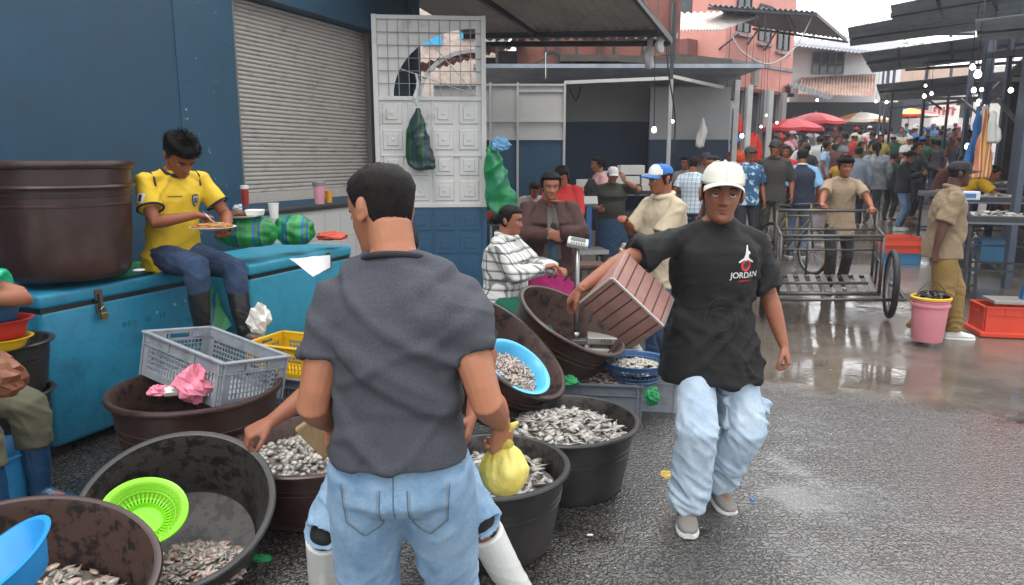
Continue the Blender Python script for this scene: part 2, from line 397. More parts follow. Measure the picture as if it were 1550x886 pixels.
def bunch(amp,seed,zc,knee=None):
    o=seed*7.3
    def f(p):
        w1=math.exp(-((p.z-zc)/.12)**2)+.5*(math.exp(-((p.z-knee)/.08)**2) if knee else 0)+.12
        q=noise.noise(Vector((p.x*4+o,p.y*4,p.z*4)))*.6
        a=noise.noise(Vector((p.x*5+o,p.y*5+q,p.z*17+p.x*12+q))); b=noise.noise(Vector((p.x*13+p.z*5+o,p.y*13,p.z*5+q)))
        c=noise.noise(Vector((p.x*4-o,p.y*4,p.z*3)))
        return amp*(w1*(max(0,1-(a*3.4)**2)**2*1.1-.35)+max(0,1-(b*4)**2)**2*.28-.1+.5*c)
    return f
def shirt_mb(s,sp,off=.014,sleeve=.62,cuff=.014,lo=-.11,flare=.01,belly=0,bust=0,n=18,long=False,neckr=.07):
    mb=MB(); k,w=s.k,s.w; th=sp.get('arm',1.0)*(.6+.4*w)
    torso(mb,s,off,lo,flare=flare,belly=belly,neckr=neckr,bust=bust)
    for q in (1,-1):
        P=armpath(s,q); r=[.052*k,.064*k*th,.058*k*th,.050*k*th,.049*k*th,.050*k*th,.042*k*th,.033*k*th]
        if long:
            e=P[-1]; P[-1]=P[-1]-(P[-1]-P[-2])*.12; mb.tube(P,[x+off*.6+(.004 if i>2 else 0) for i,x in enumerate(r)],n)
        else:
            a=s.sh[q]; b=s.el[q]; e=a.lerp(b,sleeve)
            mb.tube([P[0],a,a.lerp(e,.55),e],[.050*k,.059*k*th+off*.25,.059*k*th+off*.75,.058*k*th+cuff+off*.4],n)
    # shoulders slope
    for q in (1,-1): mb.tube([s.sh[q]+s.M@Vector((-q*.01,.005,.004)),s.neck+s.M@Vector((q*.062*k,.010,-.020))],[.048*k,.044*k],14)
    return mb
def trouser_mb(s,sp,r=(.098,.088,.072,.070,.066,.066),end=1.0,off=0,top=.03,n=18,waist=.0,bag=0):
    mb=MB(); k,w=s.k,s.w
    c=s.pel; mb.loft([ell_sec(c+Vector((0,.0,z*k)),Vector((1,0,0)),Vector((0,1,0)),a*k*w+(.002+off*.7 if z<-.05 else 0),b*k*w+(.002+off*.7 if z<-.05 else 0),28,2.3) for z,a,b in ((-.13,.11,.085),(-.09,.165,.118),(-.02,.168,.118),(.05,.160,.110),(top+.055,.150,.10))])
    for q in (1,-1):
        h,kn,an=s.hip[q],s.kn[q],s.an[q]; e=kn.lerp(an,end)
        rr=[x*k*(.5+.5*w)+off for x in r]
        mb.tube([h+Vector((0,0,.03)),h.lerp(kn,.3),h.lerp(kn,.8),kn,kn.lerp(e,.35),kn.lerp(e,.75),e],[rr[0]*.95,rr[0]*.97,rr[1]*.92,rr[2]*1.02,rr[3],rr[4],rr[5]],n)
    return mb
def shoe_mb(s,sp,q,k=1,sole=False):
    nm='L' if q>0 else 'R'; an=s.an[q]; fy=R(sp.get('fy'+nm,q*8)); fz=sp.get('fz'+nm,0); X=Vector((math.cos(fy),math.sin(fy),0)); D=Vector((math.sin(fy),-math.cos(fy),0))
    D2=(D+Vector((0,0,-fz))).normalized(); U=X.cross(D2)*-1
    if U.z<0: U=-U
    mb=MB(); base=an-U*.085*s.k
    rows=[(-.075,.020,.030,.05),(-.062,.034,.036,.085),(-.03,.040,.042,.115),(.01,.040,.045,.115),(.05,.042,.036,.088),(.10,.049,.030,.066),(.14,.048,.026,.056),(.175,.038,.022,.048),(.195,.018,.016,.036)]
    secs=[]
    for y,a,b,t in rows:
        y*=s.k; z0=.022 if not sole else 0.0; z1=t if not sole else .026; g=a+(0.004 if sole else 0)
        c=base+D2*y; secs.append([c+X*(g*cx)+U*(z0+(z1-z0)*cz) for cx,cz in ((-1,.0),(-1,.35),(-.86,.72),(-.5,.96),(0,1),(.5,.96),(.86,.72),(1,.35),(1,0),(.5,-.02),(0,-.02),(-.5,-.02))])
    mb.loft(secs); return mb
def hair_mb(s,style='short',k=1,tuft=0,thick=.010,seed=1,hl=.066,back=-.075,zmax=.1148):
    """scalp shell: hairline differs with the angle"""
    mb=MB(); n=56; m=20; rnd=random.Random(seed); M=s.HM
    def low(th):
        f=-math.sin(th)              # 1 = front
        x=abs(math.cos(th))
        if f>0: 
            z=hl if f>.62 else (hl-((.075 if style in('short','top','fade','spiky') else .092)*ss(.50,.10,f)))
        else: z0_=-.009 if style in('short','top','fade','spiky') else -.049; z=min(back,z0_) if style not in('short','top','fade','spiky') else back+(z0_-back)*ss(.75,.05,-f)
        return z
    secs=[]
    for i in range(m+1):
        row=[]
        for j in range(n):
            th=2*PI*j/n; z0=low(th); v=i/m; z=z0+(zmax-z0)*math.sin(v*PI/2)
            t=.0035+thick*min(1,v*5+.1)*(1 if style!='fade' else (.1+.9*ss(-.01,.06,z)))
            t+=.004*noise.noise(Vector((th*3,z*60,seed)))*min(1,v*4)
            if zmax<.1 and z0>zmax-.03: t=-.006; z=min(z,zmax)
            if style in('top','spiky') : t+=.010*ss(.05,.10,z)*(1+.6*noise.noise(Vector((th*2,z*20,seed))))
            p=hpt(th,z,t-.002,False); p.z+= t*.9*ss(.04,.115,z); row.append(M@(p*k))
        secs.append(row)
    mb.loft(secs,cap=True)
    if tuft:
        for _ in range(tuft):
            th=rnd.uniform(0,2*PI); z0=low(th)
            if zmax<.1 and z0>zmax-.03: continue
            z0=z0; z=rnd.uniform(z0+.002,.113) if zmax>.1 else rnd.uniform(min(z0,zmax-.01),zmax); t=thick*(1 if style!='fade' else (.25+.75*ss(.0,.06,z)))+(.014*ss(.05,.10,z) if style in('top','spiky') else 0)
            p=hpt(th,z,t-.004,False); 
            if z>.095: r_=rnd.random()**.5; p=Vector((p.x*r_/1,p.y*r_,.113+t*.9-.01*r_))
            o=(p-Vector((0,.01,.0))).normalized(); L=(.009 if style!='fade' else .0055)*rnd.uniform(.6,1.4)*(3.0 if style in('top','spiky') and z>.05 else 1)
            dn=Vector((rnd.uniform(-.5,.5),-.4 if z>.05 else 0,-.9 if z<.06 else -.1)); d=(o*.55+dn*.55).normalized(); side=d.cross(o).normalized()*.0012
            a=M@((p-side)*k); b=M@((p+side)*k); c=M@((p+d*L)*k); mb.add([a,b,c],[(0,1,2)])
    if style=='bun': mb.ell(M@(Vector((0,.130,-.008))*k),.046*k,14,10,M.to_3x3())
    if style=='pony': mb.tube([M@(Vector(v)*k) for v in ((0,.095,.02),(0,.13,.0),(0,.135,-.07),(0,.12,-.15))],[.02*k,.026*k,.022*k,.008*k],10)
    if style=='long': mb.tube([M@(Vector(v)*k) for v in ((0,.07,.02),(0,.085,-.06),(0,.09,-.14),(0,.085,-.2))],[(.07*k,.035*k),(.075*k,.035*k),(.07*k,.03*k),(.04*k,.02*k)],14)
    return mb
def cap_mb(s,k=1,part='crown'):
    M=s.HM; mb=MB(); n=40
    T=Matrix.Rotation(R(-7),4,'X')
    def P(v): return M@((T@Vector(v))*k)
    if part=='crown':
        secs=[]
        for i in range(13):
            v=i/12; z=.034+.084*math.sin(v*PI/2); row=[]
            for j in range(n):
                th=2*PI*j/n; w,yf,yb=.0825,-.106,.110; c=math.cos(v*PI/2)**.56 if v<1 else .02
                c=max(c,.02); row.append(P((w*c*math.cos(th),.004+(.108*c)*math.sin(th),z+(.012*math.sin(th) if v<.3 else 0)*(1-v))))
            secs.append(row)
        mb.loft(secs); mb.ell(P((0,.004,.1225)),.006*k,8,6)
        for q in range(6):
            a=PI/6+q*PI/3; mb.tube([P(((.0825*max(.02,math.cos(v*PI/2)**.56)+.0008)*math.cos(a),.004+(.108*max(.02,math.cos(v*PI/2)**.56)+.0008)*math.sin(a),.034+.088*math.sin(v*PI/2))) for v in [i/14 for i in range(14)]],.0012*k,4)
    else:
        top=[];N=20;rows=5
        for lay in (0,1):
            for i in range(rows):
                for j in range(N+1):
                    a=-PI/2+(j/N-.5)*R(128); r=i/(rows-1); x=.0830*math.cos(a)*(1+.03*r); y=.004+.108*math.sin(a)-.084*r*max(0,math.cos((j/N-.5)*R(150)))
                    z=.044-.024*r-.012*(abs(j/N-.5)*2)**2*1.6+(-.004 if lay else 0)+.012*math.sin(a)*(1-r); top.append(P((x,y,z)))
        q=N+1; L=rows*q; fs=[]
        for i in range(rows-1):
            for j in range(N): a=i*q+j; fs.append((a,a+1,a+q+1,a+q)); fs.append((L+a,L+a+q,L+a+q+1,L+a+1))
        for j in range(N): a=(rows-1)*q+j; fs.append((a,a+1,L+a+1,L+a))
        for i in range(rows-1):
            a=i*q; fs.append((a,a+q,L+a+q,L+a)); a+=N; fs.append((a,L+a,L+a+q,a+q))
        mb.add(top,fs)
    return mb
def drape(bv,pts,d,lift=.002):
    out=[]
    for p in pts:
        h=bv.ray_cast(Vector(p)-Vector(d)*1.0,Vector(d))
        out.append((h[0]+h[1]*lift) if h[0] is not None else Vector(p))
    return out
SKINS={'tan':'855640','brown':'7e4c32','dark':'5a3524','light':'94644a','deep':'462a1c'}
def soft(me,it):
    if not it: return me
    n=len(me.vertices); co=np.empty(n*3,'f'); me.vertices.foreach_get('co',co); co=co.reshape(-1,3); e=np.empty(len(me.edges)*2,'i'); me.edges.foreach_get('vertices',e); e=e.reshape(-1,2)
    cnt=np.bincount(e.ravel(),minlength=n).astype('f')[:,None]; cnt[cnt==0]=1
    for _ in range(it):
        sm=np.zeros_like(co)
        for c in range(3): sm[:,c]=np.bincount(e[:,0],co[e[:,1],c],n)+np.bincount(e[:,1],co[e[:,0],c],n)
        co=co*.5+sm/cnt*.5
    me.vertices.foreach_set('co',co.reshape(-1)); me.update(); return me
def skin(t): return mat('skin_'+t,SKINS[t],.55,var=.16,vs=8,bump=.10,bs=180,sss=.06,spec=.35,col2=tuple(x*f for x,f in zip(lin(SKINS[t])[:3],(1.12,.86,.80))),c2s=9,c2t=.58,c2w=.18)
HAIR=mat('hair_black','080606',.7,var=.35,vs=90,bump=.5,bs=220,spec=.2)
HAIRB=mat('hair_dark_brown','120d0b',.7,var=.4,vs=120,bump=.5,bs=220,spec=.2)
EYEW=mat('eye_white','cfc4bc',.2,var=.02); EYED=mat('eye_iris','160c08',.15,var=.02); LIP=mat('lips','6e3a30',.45,var=.1)
LIPD=mat('mouth_line','2c130e',.6)
def face(root,s,sp,lod):
    M=s.HM; k=s.k*sp.get('hk',1.0); down=sp.get('lookdown',0)
    for q in (1,-1):
        bm=MB(); bm.tube([M@(hpt(-PI/2+q*a,z,.0012)*k) for a,z in ((.16,.0195),(.34,.0245),(.52,.0235),(.68,.0165))],[.0022*k,.0034*k,.003*k,.0014*k],6); bm.build('eyebrow',HAIR,root,True)
    for q in (1,-1):
        e=MB(); c=M@(Vector((q*.031,-.0725,-.002))*k); e.ell(c,(.0135*k,.0105*k,.0105*k),12,8,M.to_3x3())
        eo=e.build('eye',[EYEW,EYED],root,True)
        for p in eo.data.polygons:
            v=M.inverted()@p.center; 
            if (v.x-q*.031*k)**2+(v.z+(.002+.003*down)*k)**2<(.0062*k)**2: p.material_index=1
        l=MB(); l.ell(M@(Vector((q*.031,-.0718,.0035-.004*down))*k),(.0155*k,.0120*k,.0085*k),12,8,M.to_3x3()); l.build('eyelid',skin(sp['skin']),root,True)
        l=MB(); l.tube([M@(Vector((q*x_,y_,z_))*k) for x_,y_,z_ in ((.019,-.0785,-.003),(.025,-.0825,.0005-.003*down),(.032,-.084,.0015-.003*down),(.039,-.0815,.0-.003*down),(.044,-.076,-.0025))],.0011*k,5); l.build('eyelash',HAIR,root,True)
    l=MB(); l.tube([M@(hpt(-PI/2+a,-.063-abs(a)*.004,.0006)*k) for a in (-.30,-.2,-.1,0,.1,.2,.30)],[.0008*k,.0013*k,.0015*k,.0015*k,.0015*k,.0013*k,.0008*k],6); l.build('mouth',LIPD,root,True)
    for z,r in ((-.0585,.0022),(-.0685,.0029)):
        l=MB(); l.tube([M@(hpt(-PI/2+a,z+(abs(a)*.012 if z<-.063 else -abs(a)*.008),.0002-.001)*k) for a in (-.24,-.15,-.06,0,.06,.15,.24)],[.0007*k,r*.8*k,r*k,r*.9*k,r*k,r*.8*k,.0007*k],6); l.build('lip',LIP,root,True)
def person(sp,loc,rz,label,group=None,lod=1):
    """lod 0: close, 1: middle distance, 2: far template"""
    s=skeleton(sp); k=s.k; root=empty('person',loc,rz,label,'person',group); root['_']=0; del root['_']
    vb=sp.get('vox',(.0042,.0065,.010)[lod]); vc=sp.get('voxc',(.0065,.009,.013)[lod])
    me=remesh(body_mb(s,sp),vb,3 if lod<2 else 1,.45); body=link('body',me,skin(sp['skin']),root,True)
    if lod<2 and sp.get('face',True): face(root,s,sp,lod)
    elif lod==2:
        pass
    hs=sp.get('hair','short')
    if hs: 
        ho=hair_mb(s,hs,k*sp.get('hk',1),sp.get('tuft',(5000,1200,0)[lod]),(.004 if sp.get('cap') else sp.get('hthick',.008 if hs in('short','top','spiky','fade') else .016)),sp.get('seed',1),sp.get('hl',.066) if not sp.get('cap') else .03,sp.get('hback',-.06),.042 if sp.get('cap') else .1148).build('hair',sp.get('hairmat',HAIR),root,True)
    if sp.get('cap'):
        cm=sp['cap']; cm=cm if isinstance(cm,(list,tuple)) else (cm,cm)
        cap_mb(s,k*sp.get('hk',1)).build('cap',cm[0],root,True); cap_mb(s,k*sp.get('hk',1),'brim').build('cap_brim',cm[1],root,'auto')
    s.shirt=None
    if sp.get('shirt'):
        kw=dict(sp.get('shirtkw',{})); f=sp.get('fold',.006)
        me=remesh(shirt_mb(s,sp,**kw),vc,4,.5,fold(f,sp.get('seed',1)) if lod<2 else fold(.006,sp.get('seed',1)))
        s.shirt_me=me=soft(me,1 if lod<2 else 0); s.shirt=link(sp.get('shirtname','shirt'),me,sp['shirt'],root,True)
        if sp.get('collar') and lod<2:
            cb=MB(); nr_=sp.get('shirtkw',{}).get('neckr',.07)*k; c=s.neck+s.M@Vector((0,.002,.010*k)); cb.tube([c+s.M@Vector((math.cos(a)*(nr_+.006),math.sin(a)*(.072*k),.014*math.sin(a))) for a in [2*PI*i/28 for i in range(28)]],sp.get('collarr',.006)*1.25,8,closed=True)
            cb.build('collar',sp['collar'],root,True)
    if sp.get('trousers'):
        me=remesh(trouser_mb(s,sp,**sp.get('troukw',{})),vc,3,.5,bunch(sp.get('tfold',.006),sp.get('seed',1)+5,s.an[1].z+.05,(s.kn[1].z+s.kn[-1].z)/2))
        s.trou_me=me=soft(me,2 if lod<2 else 0); link(sp.get('trouname','trousers'),me,sp['trousers'],root,True)
    if sp.get('skirt'):
        L=sp.get('skirtlen',.55); mb=MB(); ks=(s.kn[1]+s.kn[-1])/2; secs=[]
        for t,a,b in ((0,.155,.115),(.2,.185,.135),(.5,.20,.15),(1,.215,.165)):
            c=(s.pel+Vector((0,0,.06))).lerp(ks+Vector((0,0,.06-.0)),min(1,t*L/.45)) ; c.z=s.pel.z+.07-t*L*k if abs(ks.y-s.pel.y)<.2 else c.z
            secs.append(ell_sec(c,Vector((1,0,0)),Vector((0,1,0)),a*k*s.w+.01,b*k*s.w+.01,28,2.2))
        mb.loft(secs); link('skirt',remesh(mb,vc,2,.5,fold(.010,3,9,1,0)),sp['skirt'],root,True)
    sh=sp.get('shoe')
    if sh:
        for q in (1,-1):
            if sp.get('boot'):
                mb=shoe_mb(s,sp,q); an=s.an[q]; kn=s.kn[q]; top=an.lerp(kn,sp.get('boott',.72)); mb.tube([an-Vector((0,0,.03)),an+Vector((0,0,.03)),an.lerp(top,.5),top],[.046*k,.050*k,.062*k,.068*k],18)
                link('boot',remesh(mb,max(.006,vc*.8),3,.5,bunch(.003,3,an.z+.05)),sh,root,True)
            else: 
                b=link('shoe',remesh(shoe_mb(s,sp,q),.006 if lod<2 else .012,2,.5),sh,root,True)
                if lod<2: shoe_mb(s,sp,q,sole=True).build('shoe_sole',sp.get('sole',mat('rubber_sole_white','b8b8b4',.6)),root,'auto')
    s.root=root; s.body=body; return s
# ================================================================ SETTING
def ground():
    xs=np.concatenate([np.arange(-12,16,.5),np.array([16,20,30,60,150,400])]); xs=np.concatenate([np.array([-400,-150,-60,-30,-18]),xs])
    ys=np.concatenate([np.array([-40,-10,-3]),np.arange(0,44,.5),np.array([46,52,60,90,180,400])])
    vs=[];fs=[]
    for y in ys:
        for x in xs: vs.append((x,y,gz(y)+(.006*noise.noise(Vector((x*.6,y*.6,0))) if abs(x)<12 and 0<y<40 else 0)))
    n=len(xs)
    for j in range(len(ys)-1):
        for i in range(n-1): a=j*n+i; fs.append((a,a+1,a+n+1,a+n))
    m=bpy.data.materials.new('wet_street'); m.use_nodes=True; nt=m.node_tree; N=nt.nodes; L=nt.links; b=N['Principled BSDF']
    geo=N.new('ShaderNodeNewGeometry'); sep=N.new('ShaderNodeSeparateXYZ'); L.new(geo.outputs['Position'],sep.inputs[0])
    def noi(sc,det=6,rg=.6,dim='3D'):
        z=N.new('ShaderNodeTexNoise'); z.inputs['Scale'].default_value=sc; z.inputs['Detail'].default_value=det; z.inputs['Roughness'].default_value=rg; L.new(geo.outputs['Position'],z.inputs[0]); return z.outputs[0]
    def mth(op,a,b_=None,c=None):
        q=N.new('ShaderNodeMath'); q.operation=op
        for i,v in enumerate((a,b_,c)):
            if v is None: continue
            if isinstance(v,(int,float)): q.inputs[i].default_value=v
            else: L.new(v,q.inputs[i])
        return q.outputs[0]
    def mrng(v,a,b_,c=0,d=1):
        q=N.new('ShaderNodeMapRange'); q.inputs[1].default_value=a; q.inputs[2].default_value=b_; q.inputs[3].default_value=c; q.inputs[4].default_value=d; L.new(v,q.inputs[0]); return q.outputs[0]
    def mix(f,a,b_):
        q=N.new('ShaderNodeMix'); q.data_type='RGBA'
        if isinstance(f,float): q.inputs[0].default_value=f
        else: L.new(f,q.inputs[0])
        for i,v in ((6,a),(7,b_)):
            if isinstance(v,tuple): q.inputs[i].default_value=v
            else: L.new(v,q.inputs[i])
        return q.outputs[2]
    # slab line: concrete lies beyond  Y + .415x = 6.22
    line=mth('ADD',mth('ADD',sep.outputs[1],mth('MULTIPLY',sep.outputs[0],.415)),mth('MULTIPLY',mth('SUBTRACT',noi(1.6,3),.5),.30))
    slab=mrng(line,6.0,6.34)
    edge=mth('MULTIPLY',mrng(line,6.05,6.20),mrng(line,6.30,6.22))
    pud=mrng(noi(.55,4,.55),.47,.56); pud2=mrng(noi(.9,5,.6),.50,.62)
    big=noi(1.2,5,.6); fine=noi(85,4,.7); mid=noi(62,3,.6)
    worm=mrng(mth('ABSOLUTE',mth('SUBTRACT',noi(30,2,.5),.5)),.0,.10)
    asp=mix(mrng(fine,.36,.62),(.010,.0095,.009,1),(.105,.098,.088,1)); asp=mix(mrng(mth('ADD',mth('MULTIPLY',worm,.6),mth('MULTIPLY',mid,.4)),.30,.62),(.010,.0095,.009,1),asp); asp=mix(mrng(big,.4,.65,0,.35),asp,(.030,.026,.021,1))
    con=mix(mrng(big,.35,.65),(.075,.062,.050,1),(.135,.112,.092,1)); con=mix(mrng(noi(7,6,.7),.52,.7,0,.6),con,(.03,.026,.022,1))
    L.new(mix(slab,asp,con),b.inputs['Base Color'])
    ra=mrng(noi(3,4),.35,.7,.05,.12); rc=mix(pud,(.26,.26,.26,1),(.06,.06,.06,1))
    rf=N.new('ShaderNodeMix'); L.new(slab,rf.inputs[0]); L.new(ra,rf.inputs[2]); L.new(rc,rf.inputs[3]); L.new(rf.outputs[0],b.inputs['Roughness'])
    b.inputs['Specular IOR Level'].default_value=.9
    h1=mth('ADD',mth('MULTIPLY',mid,.45),mth('ADD',mth('MULTIPLY',worm,.32),mth('MULTIPLY',fine,.22))); ha=mth('MULTIPLY',h1,mrng(pud2,0,1,.85,.12))
    h2=mth('MULTIPLY',mth('ADD',mth('MULTIPLY',noi(18,4),.30),mth('MULTIPLY',noi(4,3),.8)),mrng(pud,0,1,.5,.14))
    hm=N.new('ShaderNodeMix'); L.new(slab,hm.inputs[0]); L.new(ha,hm.inputs[2]); L.new(h2,hm.inputs[3])
    bp=N.new('ShaderNodeBump'); bp.inputs['Strength'].default_value=.62; bp.inputs['Distance'].default_value=.018; L.new(hm.outputs[0],bp.inputs['Height'])
    L.new(bp.outputs[0],b.inputs['Normal'])
    mb=MB(); mb.add(vs,fs); o=mb.build('ground',m,smooth=True); tag(o,kind='structure')
ground()
STEEL=mat('dark_steel','33363a',.5,.6,var=.25,bump=.15,bs=40); GALV=mat('galvanised_sheet','7a8088',.45,.5,var=.18,vs=3,col2='3a3f46',c2s=2.5,bump=.1,bs=30,stretch=(1,1,.3))
DARKSHEET=mat('dark_roof_sheet','7f8892',.55,.1,var=.2,vs=2,col2='98a0a8',c2s=3)
WHITESHEET=mat('white_roof_sheet','cfcdc8',.5,.1,var=.08,vs=2,col2='9f9386',c2s=4,c2t=.62)
BLUEW=mat('blue_wall_paint','0a3a50',.62,var=.2,vs=1.6,col2='082f43',c2s=1.3,bump=.18,bs=35,c2w=.2)
BLUEC=mat('blue_wall_chipped','0b3b50',.6,var=.12,vs=3,col2='8d9aa2',c2s=16,c2t=.66,c2w=.012,bump=.2,bs=40)
WHT=mat('white_gate_paint','b5b4af',.5,var=.08,vs=5,col2='8a857d',c2s=5,c2t=.62,c2w=.12,bump=.1,bs=60)
GREYW=mat('grey_plaster','8f8f8e',.8,var=.1,vs=3,col2='6d6c6a',c2s=2)
# blue shop building with the roller shutter
bld=empty('shop_building',wf(5,-4.8,0),0,'dark blue painted shop wall with a pale roller shutter behind the freezers','building')
def rel(o,root): 
    for v in o.data.vertices: v.co=v.co-root.location
    return o
def bpart(mb,name,m,root,**k):
    o=mb.build(name,m,root,**k); return rel(o,root)
def wbox(mb,a0,a1,n0,n1,z0,z1,mi=0,F=(WA,WN)):
    M=Matrix((F[0],F[1],Vector((0,0,1)))).transposed()
    c=F[0]*((a0+a1)/2)+F[1]*((n0+n1)/2)+Vector((0,0,(z0+z1)/2)); mb.box(c,(a1-a0,n1-n0,z1-z0),M,mi)
mb=MB(); wbox(mb,-2.0,5.2,-5.0,-4.70,0,4.6); bpart(mb,'wall',BLUEW,bld)
mb=MB(); wbox(mb,4.55,5.2,-4.7,-4.694,0,3.3); bpart(mb,'pier_face',BLUEC,bld)
mb=MB(); wbox(mb,7.4,8.25,-5.0,-4.68,0,3.12); wbox(mb,8.1,8.25,-9,-5.0,0,4.6); bpart(mb,'wall',BLUEW,bld)
mb=MB(); wbox(mb,5.2,8.3,-5.0,-4.60,3.12,4.6); bpart(mb,'lintel',BLUEW,bld)
mb=MB(); mb.tube([wf(8.05,-4.52,2.2),wf(8.05,-4.52,4.5)],.07,12); mb.tube([wf(8.05,-4.52,3.3),wf(8.05,-4.52,3.36)],.085,12); bpart(mb,'downpipe',BLUEW,bld,smooth=True)
mb=MB()
nsl=44
prof=[]
for i in range(nsl):
    z=1.40+1.72*i/nsl; dz=1.72/nsl
    for f,d in ((0,0),(.12,.012),(.35,.020),(.65,.020),(.88,.012)): prof.append((z+f*dz,d))
prof.append((3.12,0))
vs=[];fs=[]; K=14
rnd=random.Random(4)
for i,(z,d) in enumerate(prof):
    for j in range(K+1): vs.append(wf(5.2+2.2*j/K,-4.80+d+.006*noise.noise(Vector((j*.5,z*3,1))),z))
for i in range(len(prof)-1):
    for j in range(K): a=i*(K+1)+j; fs.append((a,a+1,a+K+2,a+K+1))
mb.add(vs,fs); sh=bpart(mb,'roller_shutter',mat('shutter_paint','a6a19b',.5,.2,var=.07,vs=3,col2='6f6a64',c2s=6,c2t=.64,c2w=.1,stretch=(1,1,3),bump=.1,bs=30),bld)
mb=MB(); wbox(mb,5.22,7.38,-4.79,-4.745,1.31,1.405); rel(mb.build('bottom_rail',mat('shutter_rail','a7a39c',.5,.3,var=.1),sh,bev=.004),bld)
for a_ in (5.2,7.35): mb=MB(); wbox(mb,a_,a_+.05,-4.80,-4.72,1.30,3.12); bpart(mb,'guide_rail',mat('rail_metal','77736d',.5,.5),bld)
mb=MB(); wbox(mb,5.2,7.4,-5.0,-4.66,0,1.20); bpart(mb,'sill_wall',mat('sill_plaster','a8a5a0',.7,var=.1),bld)
mb=MB(); 
for j in range(8):
    for i in range(3): wbox(mb,5.22+j*.272,5.22+j*.272+.266,-4.66,-4.652,1.16-(i+1)*.272+.006,1.16-i*.272)
bpart(mb,'wall_tiles',mat('white_tiles','b9b8b3',.25,var=.06,vs=3,coat=.3),bld)
mb=MB(); wbox(mb,5.2,7.4,-4.9,-4.63,1.20,1.235); bpart(mb,'sill_ledge',mat('sill_black','1d1c1b',.7),bld)
# white and blue gate leaf
g0=Vector((-1.545,8.38,0)); g1=Vector((-.295,8.50,0)); gd=(g1-g0).normalized(); gn=Vector((gd.y,-gd.x,0)); GW=(g1-g0).length; GH=3.275
gate=empty('metal_gate',g0,math.atan2(gd.y,gd.x),'tall open metal gate leaf, white embossed panels above and blue below','gate')
def gb(mb,x0,x1,z0,z1,y0=-.02,y1=.02): mb.box(((x0+x1)/2,(y0+y1)/2,(z0+z1)/2),(x1-x0,y1-y0,z1-z0))
GWH=mat('gate_white','b9b9b6',.5,var=.07,vs=5,col2='8f8b84',c2s=4,c2t=.66,c2w=.1,bump=.1,bs=60)
GBL=mat('gate_blue','164460',.5,var=.1,vs=4,bump=.12,bs=50)
mb=MB(); zt=GH; zb=1.165
for x in (0,GW-.055): gb(mb,x,x+.055,zb,zt,-.03,.03)
for z in (zt-.05,2.36,zb): gb(mb,.055,GW-.055,z,z+.045,-.026,.026)
gb(mb,GW*.52-.012,GW*.52+.012,zb+.045,2.36,-.016,.016); gb(mb,.055,GW-.055,1.74,1.765,-.022,.0)
mb.build('frame',GWH,gate,bev=.004)
mb=MB()
gb(mb,.055,GW-.055,zb+.045,2.36,-.004,.004); mb.build('sheet_panel',GWH,gate)
cw=(GW-.11)/4; rh=(2.36-zb-.045)/4
mb=MB()
for i in range(4):
    for j in range(4):
        cx=.055+cw*(i+.5); cz=zb+.045+rh*(j+.5)
        for (w_,h_,y0,y1) in ((cw*.80,rh*.82,-.016,-.004),(cw*.46,rh*.48,-.027,-.016),(cw*.28,rh*.30,-.022,-.027)):
            lo,hi=min(y0,y1),max(y0,y1)
            # raised bevelled field
            k=.90; a=(cx-w_/2,cz-h_/2,cx+w_/2,cz+h_/2); bx=(cx-w_/2*k,cz-h_/2*k,cx+w_/2*k,cz+h_/2*k)
            vs=[(a[0],y1,a[1]),(a[2],y1,a[1]),(a[2],y1,a[3]),(a[0],y1,a[3]),(bx[0],y0,bx[1]),(bx[2],y0,bx[1]),(bx[2],y0,bx[3]),(bx[0],y0,bx[3])]
            if y0>y1: vs=[(v[0],v[1]-.006 if False else v[1],v[2]) for v in vs]
            mb.add(vs,[(4,5,6,7),(0,1,5,4),(1,2,6,5),(2,3,7,6),(3,0,4,7)])
        mb.ell((cx,-.024,cz),(.022,.012,.022),10,6)
mb.build('embossed_panels',GWH,gate)
# fan light: sheet outside a quarter arch, with spokes
mb=MB(); x0,x1,z0,z1=.055,GW-.055,2.405,zt-.05; cxx,czz=x1-.06,z0; rad=.92
arc=[(cxx-rad*math.cos(t),czz+rad*.80*math.sin(t)) for t in [PI/2*i/16 for i in range(17)]]
poly=[(max(x0,a),min(z1,b)) for a,b in arc]
for i in range(16):
    a,b=poly[i],poly[i+1]
    mb.add([(a[0],.006,a[1]),(b[0],.006,b[1]),(b[0],.006,z1),(a[0],.006,z1),(a[0],.012,a[1]),(b[0],.012,b[1]),(b[0],.012,z1),(a[0],.012,z1)],[(0,1,2,3),(7,6,5,4),(0,4,5,1)])
gb(mb,x0,poly[0][0],z0,z1,.006,.012); gb(mb,cxx,x1,z0,z1,.006,.012)
for t,w_ in ((24,.055),(56,.055)):
    t=R(t); mb.bar((cxx,.009,czz+.02),(cxx-rad*math.cos(t),.009,czz+rad*.8*math.sin(t)),.006,w_,up=(0,1,0))
def arcband(rr,wd):
    for i in range(12):
        a,b=[PI/2*q/12 for q in (i,i+1)]
        P=[(cxx-r_*math.cos(t),.009,czz+r_*.8*math.sin(t)) for r_,t in ((rr,a),(rr,b),(rr+wd,b),(rr+wd,a))]; mb.add([(p[0],.005,p[2]) for p in P]+[(p[0],.013,p[2]) for p in P],[(0,1,2,3),(7,6,5,4),(0,4,5,1),(3,2,6,7)])
arcband(.60,.05)
mb.build('fanlight_sheet',GWH,gate)
mb=MB()
for i in range(1,10): x=x0+(x1-x0)*i/10; mb.tube([(x,-.012,z0),(x,-.012,z1)],.0045,5)
for i in range(1,6): z=z0+(z1-z0)*i/6; mb.tube([(x0,-.018,z),(x1,-.018,z)],.0045,5)
mb.build('security_grille',mat('grille_metal','8d8a84',.5,.4),gate)
mb=MB(); gb(mb,0,GW,.06,zb,-.012,.012)
